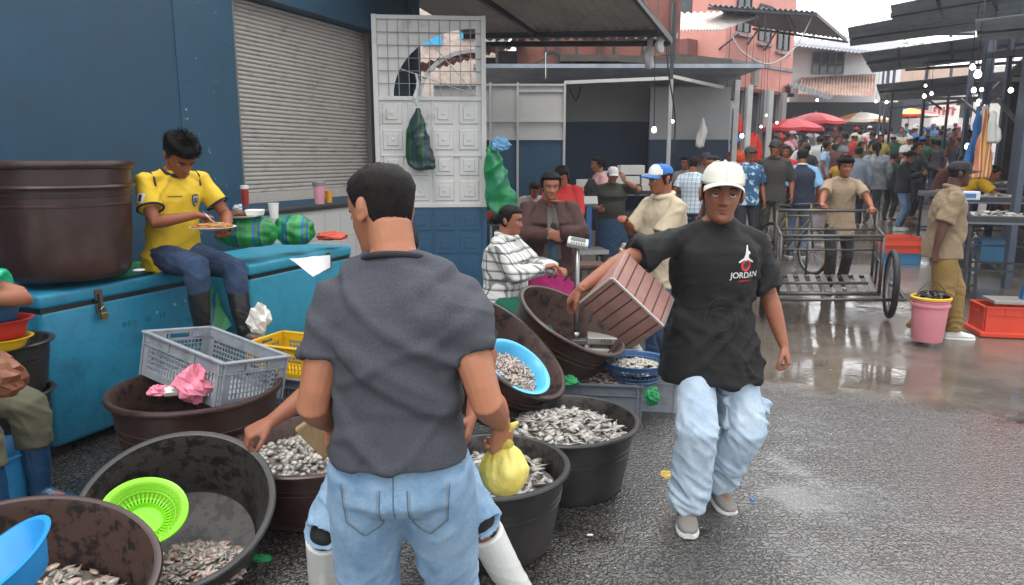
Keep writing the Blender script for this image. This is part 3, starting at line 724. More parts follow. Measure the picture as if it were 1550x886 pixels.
for i in range(4):
    for j in range(4):
        cx=.055+cw*(i+.5); cz=.06+.27*(j+.5); mb.box((cx,-.016,cz),(cw*.78,.010,.21)); mb.box((cx,-.024,cz),(cw*.4,.008,.10))
for x in (0,GW-.05): gb(mb,x,x+.05,.02,zb,-.028,.028)
gb(mb,GW*.52-.012,GW*.52+.012,.06,zb,-.028,.0)
mb.build('blue_lower_panel',GBL,gate,bev=.003)
# roof over the freezer corner, seen from below
def canopy(label,sheets,m,beams=(),posts=(),cat='market roof',group=None,waves=26,amp=.018,bw=.07,bm=None,sname='roof_sheet'):
    base=Vector(sheets[0][0]); base=Vector((base.x,base.y,gz(base.y)))
    root=empty('stall_roof',base,0,label,cat,group)
    for q in sheets: bpart(corrugated(*q,amp=amp,waves=waves),sname,m,root)
    for a,b in beams: mb=MB(); mb.bar(a,b,bw*.7,bw); bpart(mb,'beam',bm or STEEL,root)
    for a,b in posts: mb=MB(); mb.bar(a,b,bw,bw); bpart(mb,'post',bm or STEEL,root)
    return root
UND=mat('roof_underside_grey','98958c',.6,.1,var=.12,vs=2,col2='77746d',c2s=2)
canopy('wide grey corrugated roof over the corner beside the white gate',[(wf(6.7,-4.65,3.72),wf(6.7,-1.80,3.52),wf(10.1,-4.65,3.42),wf(10.1,-1.80,3.28))],UND,
 beams=[(wf(9.6,-4.6,3.40),wf(9.6,-1.8,3.27)),(wf(6.7,-1.85,3.50),wf(10.1,-1.82,3.24)),(wf(6.7,-3.6,3.60),wf(10.1,-3.55,3.34)),(wf(10.05,-4.6,3.35),wf(10.05,-1.8,3.21))],posts=[],waves=22)
# white/blue partition and the dark stall behind
stall=empty('market_stall',(0.8,12.5,gz(12.5)),0,'dark open stall with white over blue partition walls behind the women','market stall')
def xbox(mb,x0,x1,y0,y1,z0,z1,mi=0): mb.box(((x0+x1)/2,(y0+y1)/2,(z0+z1)/2),(x1-x0,y1-y0,z1-z0),None,mi)
PW=mat('partition_white','a9a8a5',.6,var=.07,vs=2); PB=mat('partition_blue','164058',.6,var=.1,vs=2)
mb=MB(); xbox(mb,-1.2,.82,11.5,11.54,2.02,2.83); bpart(mb,'white_panel',PW,stall)
mb=MB(); xbox(mb,-1.2,.80,11.5,11.54,.1,2.02); bpart(mb,'blue_panel',PB,stall)
mb=MB()
for x in (-.35,.07,.79): xbox(mb,x,x+.035,11.46,11.5,.15,2.86)
for z in (2.81,2.27,2.0): xbox(mb,-1.2,.82,11.465,11.5,z,z+.03)
xbox(mb,.09,.78,11.47,11.5,2.72,2.745); bpart(mb,'panel_frame',PW,stall)
mb=MB(); xbox(mb,.5,3.85,14.0,14.1,2.40,3.15); bpart(mb,'back_wall_white',mat('stall_wall_grey','757573',.8,var=.1,vs=2),stall)
mb=MB(); xbox(mb,.5,3.85,14.0,14.12,.2,2.395); bpart(mb,'back_wall_blue',mat('stall_wall_blue','10293d',.7,var=.12,vs=2),stall)
mb=MB(); xbox(mb,-.6,3.9,11.7,14.2,3.10,3.16); bpart(mb,'stall_ceiling',DARKSHEET,stall)
mb=MB(); mb.bar((.8,11.5,2.86),(2.42,11.45,2.92),.05,.05); bpart(mb,'front_beam',WHT,stall)
mb=MB(); mb.bar((2.42,11.45,.16),(2.42,11.45,2.9),.055,.055); bpart(mb,'post',mat('post_grey','8f8f8c',.5,.3),stall)
mb=MB(); mb.bar((2.42,11.45,2.9),(2.42,11.45,4.0),.05,.05); bpart(mb,'upper_post',STEEL,stall)
mb=MB(); xbox(mb,2.44,3.85,13.2,13.25,2.05,2.95); bpart(mb,'side_panel_white',mat('side_panel','8b8b8a',.7,var=.06),stall)
mb=MB(); xbox(mb,2.44,3.85,13.19,13.25,.2,2.05); bpart(mb,'side_panel_blue',mat('stall_wall_blue','10293d'),stall)
mb=MB(); mb.bar((2.44,11.5,2.95),(3.45,12.3,2.86),.05,.05); bpart(mb,'side_beam',WHT,stall)
for x,y in ((3.95,13.2),(4.5,14.2),(5.35,15.5)):
    mb=MB(); mb.bar((x,y,gz(y)),(x,y,3.0+gz(y)*.3),.09,.09); bpart(mb,'pale_column',mat('pale_column','a3a3a2',.6),stall)
mb=MB(); 
for i,(x,y,w,h) in enumerate(((1.2,12.1,.9,.10),(2.4,12.6,1.6,.14),(1.9,12.3,1.3,.07),(3.0,13,1.4,.2))): mb.box((x,y,3.2+h/2),(w,.8,h),Euler((0,0,i*.2)).to_matrix())
bpart(mb,'roof_clutter',mat('roof_clutter','4a443f',.9,var=.3),stall)
mb=MB(); v=[]
for i in range(9):
    for j in range(5): v.append((.25+i*.09,11.9+j*.1,3.18+.20*math.exp(-((i-4.4)/2.1)**2)*(1+.3*noise.noise(Vector((i*.8,j,0))))+.02*noise.noise(Vector((i*3,j*3,0)))))
mb.add(v,[(i*5+j,i*5+5+j,i*5+6+j,i*5+j+1) for i in range(8) for j in range(4)]); bpart(mb,'roof_tarp',mat('tarp_grey','8b8985',.6),stall,smooth=True)
mb=MB(); mb.bar((-.6,14.3,.2),(4.2,14.3,.2),.1,.1); 
# upper roof strip (bright sheets) with thin posts
canopy('bright white corrugated roof strip above the dark stall',[((-1.2,12.6,4.02),(2.35,12.2,3.78),(-1.2,14.6,4.98),(2.35,14.2,4.72))],WHITESHEET,
 beams=[((-1.2,12.55,3.92),(2.42,12.15,3.72))],posts=[((-.25,12.5,3.16),(-.25,12.5,3.95)),((.55,12.45,3.16),(.55,12.45,3.9)),((1.05,12.3,3.16),(1.05,12.4,3.86)),((1.65,12.3,3.16),(1.65,12.3,3.82)),((2.1,12.2,3.16),(2.1,12.2,3.78))],waves=20,bw=.045,cat='roof')
# salmon buildings
PINK=mat('salmon_plaster','cf9084',.8,var=.07,vs=1.2,col2='c07f73',c2s=1.0,c2w=.2); PINKD=mat('brown_band','6b4038',.8,var=.15); RED=mat('orange_brick','7d4c40',.85,var=.15,vs=3,col2='653d34',c2s=2)
sal=empty('rear_building',(2.5,17,gz(17)),0,'long orange plastered building seen above the dark stall roof','building')
mb=MB(); xbox(mb,.10,3.75,17,19,.5,5.2); bpart(mb,'wall',RED,sal)
mb=MB()
for x in (.95,1.9,3.5): xbox(mb,x,x+.14,16.93,17,3.5,5.2)
bpart(mb,'pilaster',mat('pilaster_dark','4e322b',.8),sal)
mb=MB(); xbox(mb,1.6,3.7,16.95,17,4.35,4.47); bpart(mb,'ledge',GREYW,sal)
mb=MB(); xbox(mb,.1,4.95,16.3,17.0,3.0,3.55); bpart(mb,'lean_to_roof',mat('old_asbestos','3d3835',.9,var=.3,vs=3),sal)
bb=empty('brick_house',(-1.2,18,gz(18)),0,'small pale brick house behind the top of the gate','building')
mb=MB(); xbox(mb,-3.2,-.1,19,21,.5,6.0); bpart(mb,'wall',mat('pale_brick','c4b8ae',.85,var=.15,vs=6,bump=.4,bs=30,col2='a89488'),bb)
for c_,d_ in (((-1.1,18.94,4.9),(.36,.05,.5)),((-2.0,18.94,4.7),(.5,.05,.4))): mb=MB(); mb.box(c_,d_); bpart(mb,'window',mat('cyan_tarp','2f9fd0',.6),bb)
mb=corrugated((-2.6,14.8,3.35),(.3,14.8,4.05),(-2.6,17.5,3.55),(.3,17.5,4.3),waves=18,amp=.03); bpart(mb,'lean_to_roof',mat('rust_red_roof','9b5348',.8,var=.2,vs=4),bb)
mb=MB(); xbox(mb,-.3,.1,14.9,15.1,2.9,3.8); xbox(mb,-.7,.05,15.1,16.9,2.9,3.7); bpart(mb,'dark_gable',mat('dark_gable','2a2624',.9),bb)
# pink corner building
f47=Vector((math.sin(R(47)),math.cos(R(47)),0)); l47=Vector((-f47.y,f47.x,0)); c0=Vector((6.75,24,0)); zg=gz(24)
pk=empty('corner_building',Vector((c0.x,c0.y,zg)),0,'salmon pink corner building with three windows and a corrugated awning','building')
F=(f47,-l47*1); 
def kb(mb,a0,a1,n0,n1,z0,z1): 
    M=Matrix((f47,l47,Vector((0,0,1)))).transposed(); c=c0+f47*((a0+a1)/2)+l47*((n0+n1)/2)+Vector((0,0,(z0+z1)/2)); mb.box(c,(a1-a0,n1-n0,z1-z0),M)
mb=MB(); kb(mb,0,4.5,0,9,4.0,9.4); bpart(mb,'wall',PINK,pk)
mb=MB(); kb(mb,-.05,4.55,-.05,9,4.75,4.86); kb(mb,1.75,2.0,-.1,0,4.1,5.0); bpart(mb,'ledge',GREYW,pk)
mb=MB(); kb(mb,-.08,4.6,-.10,9,3.9,4.02); bpart(mb,'cornice',mat('brown_band','6b4038'),pk)
mb=MB(); kb(mb,-.6,-.05,1.0,9,4.6,5.5); bpart(mb,'balcony_wall',mat('balcony_brown','744740',.8,var=.1),pk)
GL=mat('window_glass_dark','20262b',.08,var=.1,spec=.6)
for a,z,h in ((.55,5.75,1.05),(1.95,5.6,1.1),(3.25,5.45,1.15),(.5,7.6,1.0),(1.9,7.6,1.0),(3.2,7.6,1.0)):
    mb=MB(); kb(mb,a,a+.8,-.04,.0,z,z+h); w_=bpart(mb,'window',GL,pk)
    mb=MB()
    for q in (a-.03,a+.38,a+.78): kb(mb,q,q+.05,-.07,-.04,z,z+h)
    kb(mb,a-.03,a+.83,-.07,-.04,z+h,z+h+.05); rel(mb.build('frame',STEEL,w_),pk)
    mb=MB(); kb(mb,a-.08,a+.88,-.12,.0,z-.16,z-.08); rel(mb.build('sill',GREYW,w_),pk)
mb=MB(); kb(mb,-.04,0,1.3,2.1,6.1,7.0); w_=bpart(mb,'window',GL,pk)
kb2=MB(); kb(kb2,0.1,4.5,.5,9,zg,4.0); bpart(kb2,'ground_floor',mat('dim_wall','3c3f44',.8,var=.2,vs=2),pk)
for i,a in enumerate((.15,1.2,2.3,3.6)):
    mb=MB(); kb(mb,a,a+.28,-.2,.05,zg,4.0); bpart(mb,'column',mat('column_grey','8c8e90',.7,var=.1),pk)
mb=MB(); kb(mb,.5,1.1,.42,.5,zg,3.1); kb(mb,1.6,2.2,.42,.5,zg,3.1); bpart(mb,'doorway',mat('door_blue_dark','15263a',.6),pk)
mb=corrugated(at(1003,20,20),at(1177,17,21.5),at(1003,46,17.5),at(1090,46,18.6),waves=18,amp=.03); bpart(mb,'awning_sheet',mat('awning_sheet_white','d8d2cc',.5,var=.1,vs=3,col2='b8a79c',c2s=3),pk)
mb=corrugated(at(1072,8,19),at(1235,18,19.5),at(1140,40,24),at(1283,60,25),waves=20,amp=.03); bpart(mb,'awning_sheet',mat('awning_dark','4a4f57',.55,.3,var=.15),pk)
for a,b in (((1072,9,18.95),(1235,19,19.45)),((1235,19,19.45),(1283,61,24.9)),((1140,41,23.9),(1283,61,24.9)),((1190,15,19.3),(1205,50,24.3)),((1110,12,19.1),(1150,33,24))):
    mb=MB(); mb.bar(at(*a)-Vector((0,0,.06)),at(*b)-Vector((0,0,.06)),.06,.06); bpart(mb,'awning_beam',STEEL,pk)
for q in ((1118,62,22.6,1088,75,24.2),(1150,52,23,1130,70,25.2),(1180,50,23.4,1155,80,26)):
    mb=MB(); mb.bar(at(q[0],q[1]-10,q[2]),at(q[3],q[4],q[5]),.04,.04); bpart(mb,'awning_bracket',STEEL,pk)
# white building further on
wb=empty('white_building',(14.2,33,gz(33)),0,'white house with a dark barred window at the end of the left row','building')
mb=MB(); xbox(mb,12.2,17.0,33,38,1.4,6.75); bpart(mb,'wall',mat('white_plaster','d2d3d4',.8,var=.04,vs=1.5),wb)
mb=MB(); p,q=at(1228,112,33),at(1277,80,33); xbox(mb,p.x,q.x,32.94,33.0,p.z,q.z); w_=bpart(mb,'window',GL,wb)
mb=MB()
for i in range(5): x=p.x+(q.x-p.x)*i/4; mb.bar((x,32.9,p.z),(x,32.9,q.z),.04,.04)
for i in range(3): z=p.z+(q.z-p.z)*i/2; mb.bar((p.x,32.88,z),(q.x,32.88,z),.04,.04)
rel(mb.build('bars',mat('bars_grey','5b626a',.5),w_),wb)
mb=corrugated(at(1192,68,31),at(1330,84,31),at(1192,60,36),at(1322,72,36),waves=24,amp=.03); bpart(mb,'roof_edge',GALV,wb)
mb=corrugated(at(1212,118,33),at(1326,112,33),at(1208,142,29.5),at(1324,146,29.5),waves=26,amp=.04); bpart(mb,'awning_sheet',mat('rusty_awning','b9a294',.7,var=.12,vs=2,col2='96705e',c2s=1.5,c2t=.52),wb)
mb=corrugated(at(1190,120,28),at(1262,146,27),at(1190,130,26.5),at(1255,152,26),waves=12,amp=.03); bpart(mb,'awning_sheet',mat('dark_awning2','3b3d42',.6,var=.1),wb)
mb=MB(); xbox(mb,11.0,17.2,32.9,33.0,1.4,4.15); bpart(mb,'shopfront',mat('dark_shopfront','1d2126',.7,var=.2),wb)
# market hall on the right: roofs, posts, beams
def rs(px1,py1,px2,py2,Y1,pyb1,pyb2,Y2,pxb1=None,pxb2=None):
    return (at(px1,py1,Y1),at(pxb1 or px1+4,pyb1,Y2),at(px2,py2,Y1*.93),at(pxb2 or px2,pyb2,Y2*.93))
canopy('dark corrugated roof sheet nearest the camera at the upper right',[rs(1348,8,1640,-52,11,42,4,12.8)],DARKSHEET,beams=[(at(1348,24,11.8),at(1640,-25,11)),(at(1420,-2,11),at(1428,26,12.4)),(at(1500,-15,10.7),at(1510,14,12.1))],waves=7,amp=.022)
canopy('long dark roof sheet reaching furthest left over the street',[rs(1283,42,1640,-26,13,70,26,14.8)],DARKSHEET,beams=[(at(1290,58,14),at(1640,8,13.2)),(at(1380,28,13),at(1386,50,14.3))],waves=7,amp=.022)
canopy('second row dark roof sheet below the long one, with gaps of light',[rs(1303,80,1640,34,16,110,74,18.6,pxb1=1320)],DARKSHEET,beams=[(at(1312,96,17),at(1640,56,16)),(at(1360,74,16),at(1362,100,18)),(at(1440,64,15.6),at(1442,90,17.6))],waves=7,amp=.022)
canopy('low dark roof sheet above the distant stalls at the right',[rs(1326,128,1640,96,21,154,130,25,pxb1=1334)],DARKSHEET,beams=[(at(1330,140,22),at(1640,112,21)),(at(1400,124,21),at(1402,146,23.5))],waves=7,amp=.022)
canopy('narrow pale grey skylight roof strip between the dark market roofs',[(at(1412,40,22),at(1476,28,21),at(1412,52,24),at(1476,52,23))],WHITESHEET,beams=[(at(1412,52,22),at(1476,52,21.5)),(at(1430,37,22),at(1440,55,23))],waves=6,amp=.03)
canopy('dark roof sheet in the top right corner over the fish tables',[rs(1476,30,1640,12,9.5,62,50,10.6)],DARKSHEET,beams=[(at(1480,48,10),at(1640,34,9.6))],waves=7,amp=.022)
mh=empty('market_hall',(8.5,12,gz(12)),0,'open sided steel market hall along the right of the street','market hall')
def hp(px,Y,zt,w=.11,m=None,name='post'):
    u=(px-775)/FPX; g=gz(Y); x=u*Y/1.0
    r=ray(px,250); x=r.x/r.y*Y
    mb=MB(); mb.bar((x,Y,g),(x,Y,zt),w,w); bpart(mb,name,m or mat('blue_grey_steel','3d4654',.5,.3,var=.15),mh); return x
for px,Y,zt,w in ((1478,15,4.0,.16),(1540,11,4.2,.14),(1509,13,4.0,.07),(1455,19,4.4,.10),(1389,24,4.6,.08),(1332,26,4.8,.08),(1325,28,4.9,.06),(1425,24,4.6,.06),(1341,23,4.4,.06),(1545,9.2,3.6,.08)):
    hp(px,Y,zt,w)
for a,b,w in (((1400,150,22),(1640,146,15),.08),((1372,106,19),(1640,88,13),.06),((1360,98,19),(1640,78,13),.05),((1478,120,15),(1640,122,11),.08),((1478,86,15),(1640,70,10),.10),((1340,165,30),(1500,150,20),.07),((1400,148,22),(1425,165,22),.05),((1455,150,19),(1480,172,18),.05),((1510,150,13),(1540,185,12),.05)):
    mb=MB(); mb.bar(at(*a),at(*b),w,w); bpart(mb,'roof_beam',STEEL,mh)
mb=MB(); p=sf(9,3.9); 
def sbox(mb,a0,a1,m0,m1,z0,z1): wbox(mb,a0,a1,m0,m1,z0,z1,F=(SA,SM))
sbox(mb,12,34,2.5,2.65,.0,3.5); bpart(mb,'back_wall',mat('stall_shade_dark','2a2a2d',.85,var=.3,vs=1.5,col2='4a3a33',c2s=1.2),mh)  # dark colour stands in for the shade inside the stalls
mb=MB(); xbox(mb,10.9,15,16.4,16.5,.5,3.5); bpart(mb,'side_wall',mat('stall_shade_dark','2a2a2d'),mh)  # dark wall added nearer, its colour standing for the shaded interior
mb=MB(); xbox(mb,9.6,14,13.6,13.7,.3,1.5); bpart(mb,'stall_counter_front',mat('stall_shade_dark','2a2a2d'),mh)  # same dark colour, the stall's shade put into the panel
mb=MB(); sbox(mb,11,30,1.5,2.6,3.55,3.6); bpart(mb,'hall_roof',DARKSHEET,mh)
# far end of the street
fe=empty('far_shop',(26,52,gz(52)),0,'pale shopfronts with red lettering closing the far end of the street','building')
mb=MB(); p,q=at(1325,215,52),at(1640,100,52); xbox(mb,p.x,q.x,52,54,1.5,q.z); bpart(mb,'wall',mat('far_wall','c9c5c2',.8,var=.06,col2='b3a9a3',c2s=.6),fe)
mb=MB(); p,q=at(1355,167,50),at(1408,140,50); xbox(mb,p.x,q.x,50,50.5,p.z,q.z); bpart(mb,'dark_awning',mat('far_dark','1b1e24',.7),fe)
mb=MB(); p,q=at(1452,178,50),at(1474,150,50); xbox(mb,p.x,q.x,50,50.5,p.z,q.z); bpart(mb,'dark_shutter',mat('far_dark','1b1e24',.7),fe)
mb=MB(); p,q=at(1408,190,49.9),at(1452,160,49.9); xbox(mb,p.x,q.x,49.8,50,p.z,q.z); sg=bpart(mb,'sign_board',mat('far_sign','e2d3cb',.6,var=.05),fe)
mb=MB()
for i in range(5):
    a=at(1414+i*7,174,49.75); mb.box((a.x,49.75,a.z+.25),(.12,.04,.55)); mb.box((a.x+.1,49.75,a.z+.45-.1*(i%3)),(.2,.04,.1))
rel(mb.build('lettering',mat('red_letter','b03a34',.6),sg),fe)
mb=MB(); p,q=at(1345,130,51),at(1470,100,51); xbox(mb,p.x,q.x,51.3,51.9,p.z,q.z); bpart(mb,'upper_wall',mat('far_wall_tan','b79c8a',.8,var=.2,vs=1.5),fe)
tr=empty('tree',at(1310,90,60),0,'pale hazy treetop above the white building roof','tree')
mb=MB(); rnd=random.Random(5)
for i in range(1800):
    c=Vector((rnd.gauss(0,2.6),rnd.gauss(0,1.5),rnd.gauss(0,1.1)-.3)); a=Vector((rnd.uniform(-1,1),rnd.uniform(-1,1),rnd.uniform(-1,1))).normalized()*.22; b_=a.orthogonal().normalized()*.12; mb.add([c-a,c+b_,c+a,c-b_],[(0,1,2,3)])
mb.build('crown',mat('far_leaves','7a8570',.8,var=.3),tr)
mb=MB(); mb.tube([(0,0,-7),(0,0,-3),(.2,0,-.5)],[.25,.2,.1],8); mb.build('trunk',mat('bark','4a3d31',.9),tr)
# pavement platform on the right with kerb
mb=MB(); k0=sf(11.5,1.0)
segs=[11.2,12,13,14,16,18,20,24,30]
for i in range(len(segs)-1):
    a0,a1=segs[i],segs[i+1]; 
    P=[sf(a0,1.12),sf(a0,4.2),sf(a1,4.2),sf(a1,1.12)]; P=[Vector((p.x,p.y,0)) for p in P]
    vs=[Vector((p.x,p.y,gz(p.y)-.05)) for p in P]+[Vector((p.x,p.y,gz(p.y)+.13)) for p in P]; mb.add(vs,[(4,5,6,7),(0,1,5,4),(3,0,4,7),(1,2,6,5),(2,3,7,6)])
o=mb.build('pavement',mat('wet_concrete_pavement','4c4741',.3,var=.2,vs=3,bump=.2,bs=12,col2='2f2b28',c2s=4)); tag(o,kind='structure')
# ================================================================ THINGS ON THE GROUND
def frame_to(n,spin=0):
    n=Vector(n).normalized(); q=Vector((0,0,1)).rotation_difference(n); return q.to_matrix().to_4x4()@Matrix.Rotation(spin,4,'Z')
TUBBR=mat('brown_tub_plastic','2e1a16',.38,var=.16,vs=4,col2='41302a',c2s=3,c2t=.6,bump=.06,bs=30)
TUBBK=mat('black_tub_plastic','1b1a1a',.42,var=.2,vs=5,col2='35312e',c2s=3,c2t=.6,bump=.06,bs=30)
INBR=mat('brown_tub_inside_scuffed','43302a',.5,var=.12,vs=5,col2='171010',c2s=15,c2t=.545,c2w=.03,bump=.08,bs=40)
INBK=mat('black_tub_inside_scuffed','393531',.5,var=.15,vs=4,col2='151313',c2s=16,c2t=.52,c2w=.035,bump=.08,bs=40)
def tub(center,n,Rr,H,label,black=False,group=None,spin=0,rb=.80,nested=False,hor=None):
    """center = middle of the rim, n = axis direction (out of the mouth)"""
    M=Matrix.Translation(center)@frame_to(n,spin)@Matrix.Translation((0,0,-H))
    root=empty('tub',(0,0,0),0,label,'tub',group or 'big round plastic tubs of the fish stalls'); root.matrix_world=M
    B=Rr*rb; t=.008; o=TUBBK if black else TUBBR; inn=INBK if black else INBR
    def ro(z): return B+(Rr-B)*(z/H)**.85
    P=[(.0,.0),(B*.55,.0),(B*.90,.004),(B*.97,.02),(ro(.05),.05)]
    for f in (.2,.4,.55,.62,.625,.64,.645,.70,.705,.72,.725,.80,.9):
        z=H*f; r=ro(z)+(.004 if f in(.625,.64,.705,.72) else 0); P.append((r,z))
    P+= [(ro(H*.93),H*.93),(Rr+.014,H*.935),(Rr+.022,H*.95),(Rr+.024,H*.975),(Rr+.018,H*.995),(Rr+.006,H),(Rr-.004,H-.003)]
    mb=MB(); mb.lathe(P,64,wob=.004); mb.build('shell',o,root,'auto')
    Q=[(Rr-.004,H-.003),(Rr-.010,H-.02)]+[(ro(H*f)-t,H*f) for f in (.9,.7,.5,.3,.15,.07)]+[(B*.85,.022),(0.0,.014)]
    mb=MB(); mb.lathe(Q,64,wob=.004); mb.build('inner_wall',inn,root,'auto')
    if nested:
        mb=MB(); z1=H*.80; mb.lathe([(ro(z1),z1-.03),(ro(z1)+.018,z1-.028),(ro(z1)+.026,z1-.012),(ro(z1)+.02,z1),(ro(z1)+.004,z1+.002)],64); mb.build('second_rim',o,root,'auto')
    return root,M
FM=[mat('fish_silver','77736c',.28,.1,var=.3,vs=40,coat=.4),mat('fish_grey','6f6862',.3,.1,var=.35,vs=40,coat=.4),mat('fish_pale_pink','a08a7e',.35,0,var=.3,vs=40,coat=.4),mat('fish_white','938e85',.3,0,var=.2,vs=40,coat=.4)]
def fish(mb,p,Rm,L,mi,fat=.22,flat=.45):
    n=8; secs=[(-.5,.03,.10),(-.42,.03,.16),(-.33,.05,.06),(-.15,.55,.8),(.08,1,1),(.30,.8,.82),(.44,.45,.45),(.5,.12,.15)]
    rows=[[p+Rm@Vector((x*L,math.cos(2*PI*j/n)*L*fat*b*(1),math.sin(2*PI*j/n)*L*fat*flat*a)) for j in range(n)] for x,a,b in secs]
    mb.loft(rows,mi)
def pile(name,label,M,rx,ry,z,h,count,L,cat='fish',seed=1,group=None,mix=(0,0,1,2,3),ex=2,peak=(0,0),rect=False,mats=None,fat=.22,flat=.45,base=None,tiltfill=0):
    rnd=random.Random(seed); mb=MB()
    def hz(x,y):
        r=max(abs(x/rx),abs(y/ry)) if rect else math.hypot((x-peak[0]*rx*.3)/rx,(y-peak[1]*ry*.3)/ry)
        return z+h*max(0,1-r**ex)+tiltfill*(x*peak[0]+y*peak[1])
    # core surface so that nothing shows between the fish
    K=18; vs=[]; fs=[]
    for i in range(K+1):
        for j in range(36):
            a=2*PI*j/36; r=i/K; x,y=rx*r*math.cos(a),ry*r*math.sin(a)
            if rect: q=r/max(abs(math.cos(a)),abs(math.sin(a))); x,y=rx*q*math.cos(a),ry*q*math.sin(a)
            vs.append((x,y,hz(x,y)-.012+.010*noise.noise(Vector((x*30,y*30,seed)))))
    for i in range(K):
        for j in range(36): fs.append((i*36+j,i*36+(j+1)%36,(i+1)*36+(j+1)%36,(i+1)*36+j)) if False else fs.append((i*36+j,(i+1)*36+j,(i+1)*36+(j+1)%36,i*36+(j+1)%36))
    mb.add(vs,fs,1)
    for _ in range(count):
        if rect: x,y=rnd.uniform(-rx,rx)*.95,rnd.uniform(-ry,ry)*.95
        else:
            r=rnd.random()**.5*.97; a=rnd.uniform(0,2*PI); x,y=rx*r*math.cos(a),ry*r*math.sin(a)
        e=Euler((rnd.uniform(-.7,.7),rnd.uniform(-.45,.45),rnd.uniform(0,2*PI)),'XYZ').to_matrix()
        fish(mb,Vector((x,y,hz(x,y)+rnd.uniform(-.004,.012))),e,L*rnd.uniform(.7,1.2),rnd.choice(mix),fat,flat)
    o=mb.build(name,mats or FM,None,True); o.matrix_world=M; tag(o,label,cat,group,'stuff'); return o
def px_center(px,py,Y): return at(px,py,Y)
# tubs
t1,M1=tub(at(35,866,2.02),(.22,-.16,.96),.36,.46,'brown tub at the bottom left corner with a blue bowl in it')
pile('fish_heap','heap of small pale fish in the brown tub at the bottom left corner',M1,.30,.30,.24,.05,360,.060,seed=2,peak=(.8,-.5),mix=(0,2,2,3,3),tiltfill=.16)
t2,M2=tub(at(266,765,2.74),(.14,-.50,.87),.362,.34,'large black tub tipped towards us with a green colander',True,rb=.78)
pile('fish_heap','heap of small silver fish in the tipped black tub beside the green colander',Matrix.Translation(M2@Vector((.095,-.135,.095)))@frame_to((.02,-.22,.97)),.20,.155,0,.05,420,.055,seed=3,mix=(0,0,2,2,3))
t3,M3=tub(at(297,583,3.80),(0,0,1),.425,.55,'brown upright tub holding a grey crate, beside the freezer')
t4,M4=tub(at(476,668,3.44),(0,0,1),.400,.335,'brown upright tub of shellfish left of the man in charcoal')
pile('clam_heap','heap of grey clams in the brown tub left of the man in charcoal',M4,.355,.355,.235,.05,420,.050,cat='clams',seed=4,mix=(0,1,1,3),fat=.40,flat=.7)
t5,M5=tub(at(742,700,3.05),(0,0,1),.335,.40,'black upright tub directly behind the yellow bag',True)
pile('fish_heap','heap of whitish fish in the black tub behind the yellow bag',M5,.29,.29,.31,.04,230,.085,seed=5,mix=(0,1,3,3),fat=.2)
t6,M6=tub(at(855,632,3.68),(0,0,1),.372,.40,'wide black upright tub heaped with silver fish, beside the walking man',True)
pile('fish_heap','mound of silver fish in the wide black tub beside the walking man',M6,.32,.32,.31,.08,420,.085,seed=6,mix=(0,0,1,3,3),fat=.2)
t7,M7=tub(at(772,522,4.15),(.60,-.22,.77),.40,.40,'empty brown tub leaning beside the blue basin')
t8,M8=tub(at(868,482,4.85),(.45,-.20,.87),.385,.42,'empty brown tub leaning furthest back, behind the scale pole')
t9,M9=tub(at(88,243,4.42),(0,0,1),.385,.70,'tall pair of nested brown tubs standing on the blue freezer',nested=True,rb=.86)
t10,M10=tub(at(5,515,3.75),(0,0,1),.21,.30,'small dark tub stacked on another at the left edge',True); t11,M11=tub(at(5,592,3.75),(0,0,1),.22,.28,'lower small dark tub under another at the left edge',True)
# freezers
CY=mat('freezer_blue_paint','156f8c',.5,var=.16,vs=5,col2='0e5068',c2s=4.5,c2t=.60,c2w=.12,bump=.22,bs=55)
CY2=mat('freezer_light_blue_paint','2b8aa3',.5,var=.16,vs=5,col2='1d6f86',c2s=5,c2t=.58,c2w=.12,bump=.22,bs=55)
def freezer(a0,a1,n0,n1,h,label,m,padlock):
    c=wf((a0+a1)/2,(n0+n1)/2,0); root=empty('chest_freezer',c,R(-22),label,'chest freezer')
    L=a1-a0; Dp=n1-n0   # local: x = out of wall (n), y = along wall (a)
    def b(name,c_,d,mm,bv=.0,par=root): mb=MB(); mb.box(c_,d); return mb.build(name,mm,par,True if bv else False,bv)
    o=b('body',(0,0,(h-.10)/2+.03),(Dp,L,h-.16),m,.03); o.modifiers[0].segments=4
    o=b('lid',(0,.0,h-.045),(Dp+.02,L+.02,.085),m,.022); o.modifiers[0].segments=4
    b('lid_seal',(0,0,h-.098),(Dp-.01,L-.01,.03),mat('seal_black','0c0c0d',.6))
    mb=MB()
    for y in (-L/2+.08,L/2-.08): mb.box((Dp/2-.08,y,.02),(.08,.08,.05)); mb.box((-Dp/2+.08,y,.02),(.08,.08,.05))
    mb.build('feet',mat('rubber_black','0e0e0e',.7),root)
    mb=MB(); hx=Dp/2+.012; hy=-L/2+padlock
    mb.box((hx,hy,h-.06),(.012,.05,.07)); mb.box((hx,hy,h-.14),(.012,.045,.05)); mb.box((hx+.014,hy,h-.10),(.02,.02,.10)); mb.build('hasp',mat('rusty_metal','5d544c',.45,.7,var=.3),root,bev=.002)
    if padlock<.5:
        mb=MB(); mb.box((hx+.03,hy,h-.185),(.022,.045,.042)); lk=mb.build('padlock',mat('brass','8f7a4a',.3,.9,var=.2),root,bev=.004)
        mb=MB(); mb.tube([(hx+.03,hy-.013,h-.165),(hx+.03,hy-.013,h-.14),(hx+.03,hy,h-.128),(hx+.03,hy+.013,h-.14),(hx+.03,hy+.013,h-.165)],.004,8); mb.build('shackle',mat('chrome','a5a5a5',.2,1),lk,True)
    return root
f1=freezer(2.70,3.86,-4.62,-3.94,.97,'large blue painted chest freezer with padlock, under the nested brown tubs',CY,.36)
f2=freezer(4.10,5.36,-4.42,-3.70,.97,'lighter blue chest freezer carrying the striped green bags',CY2,.92)
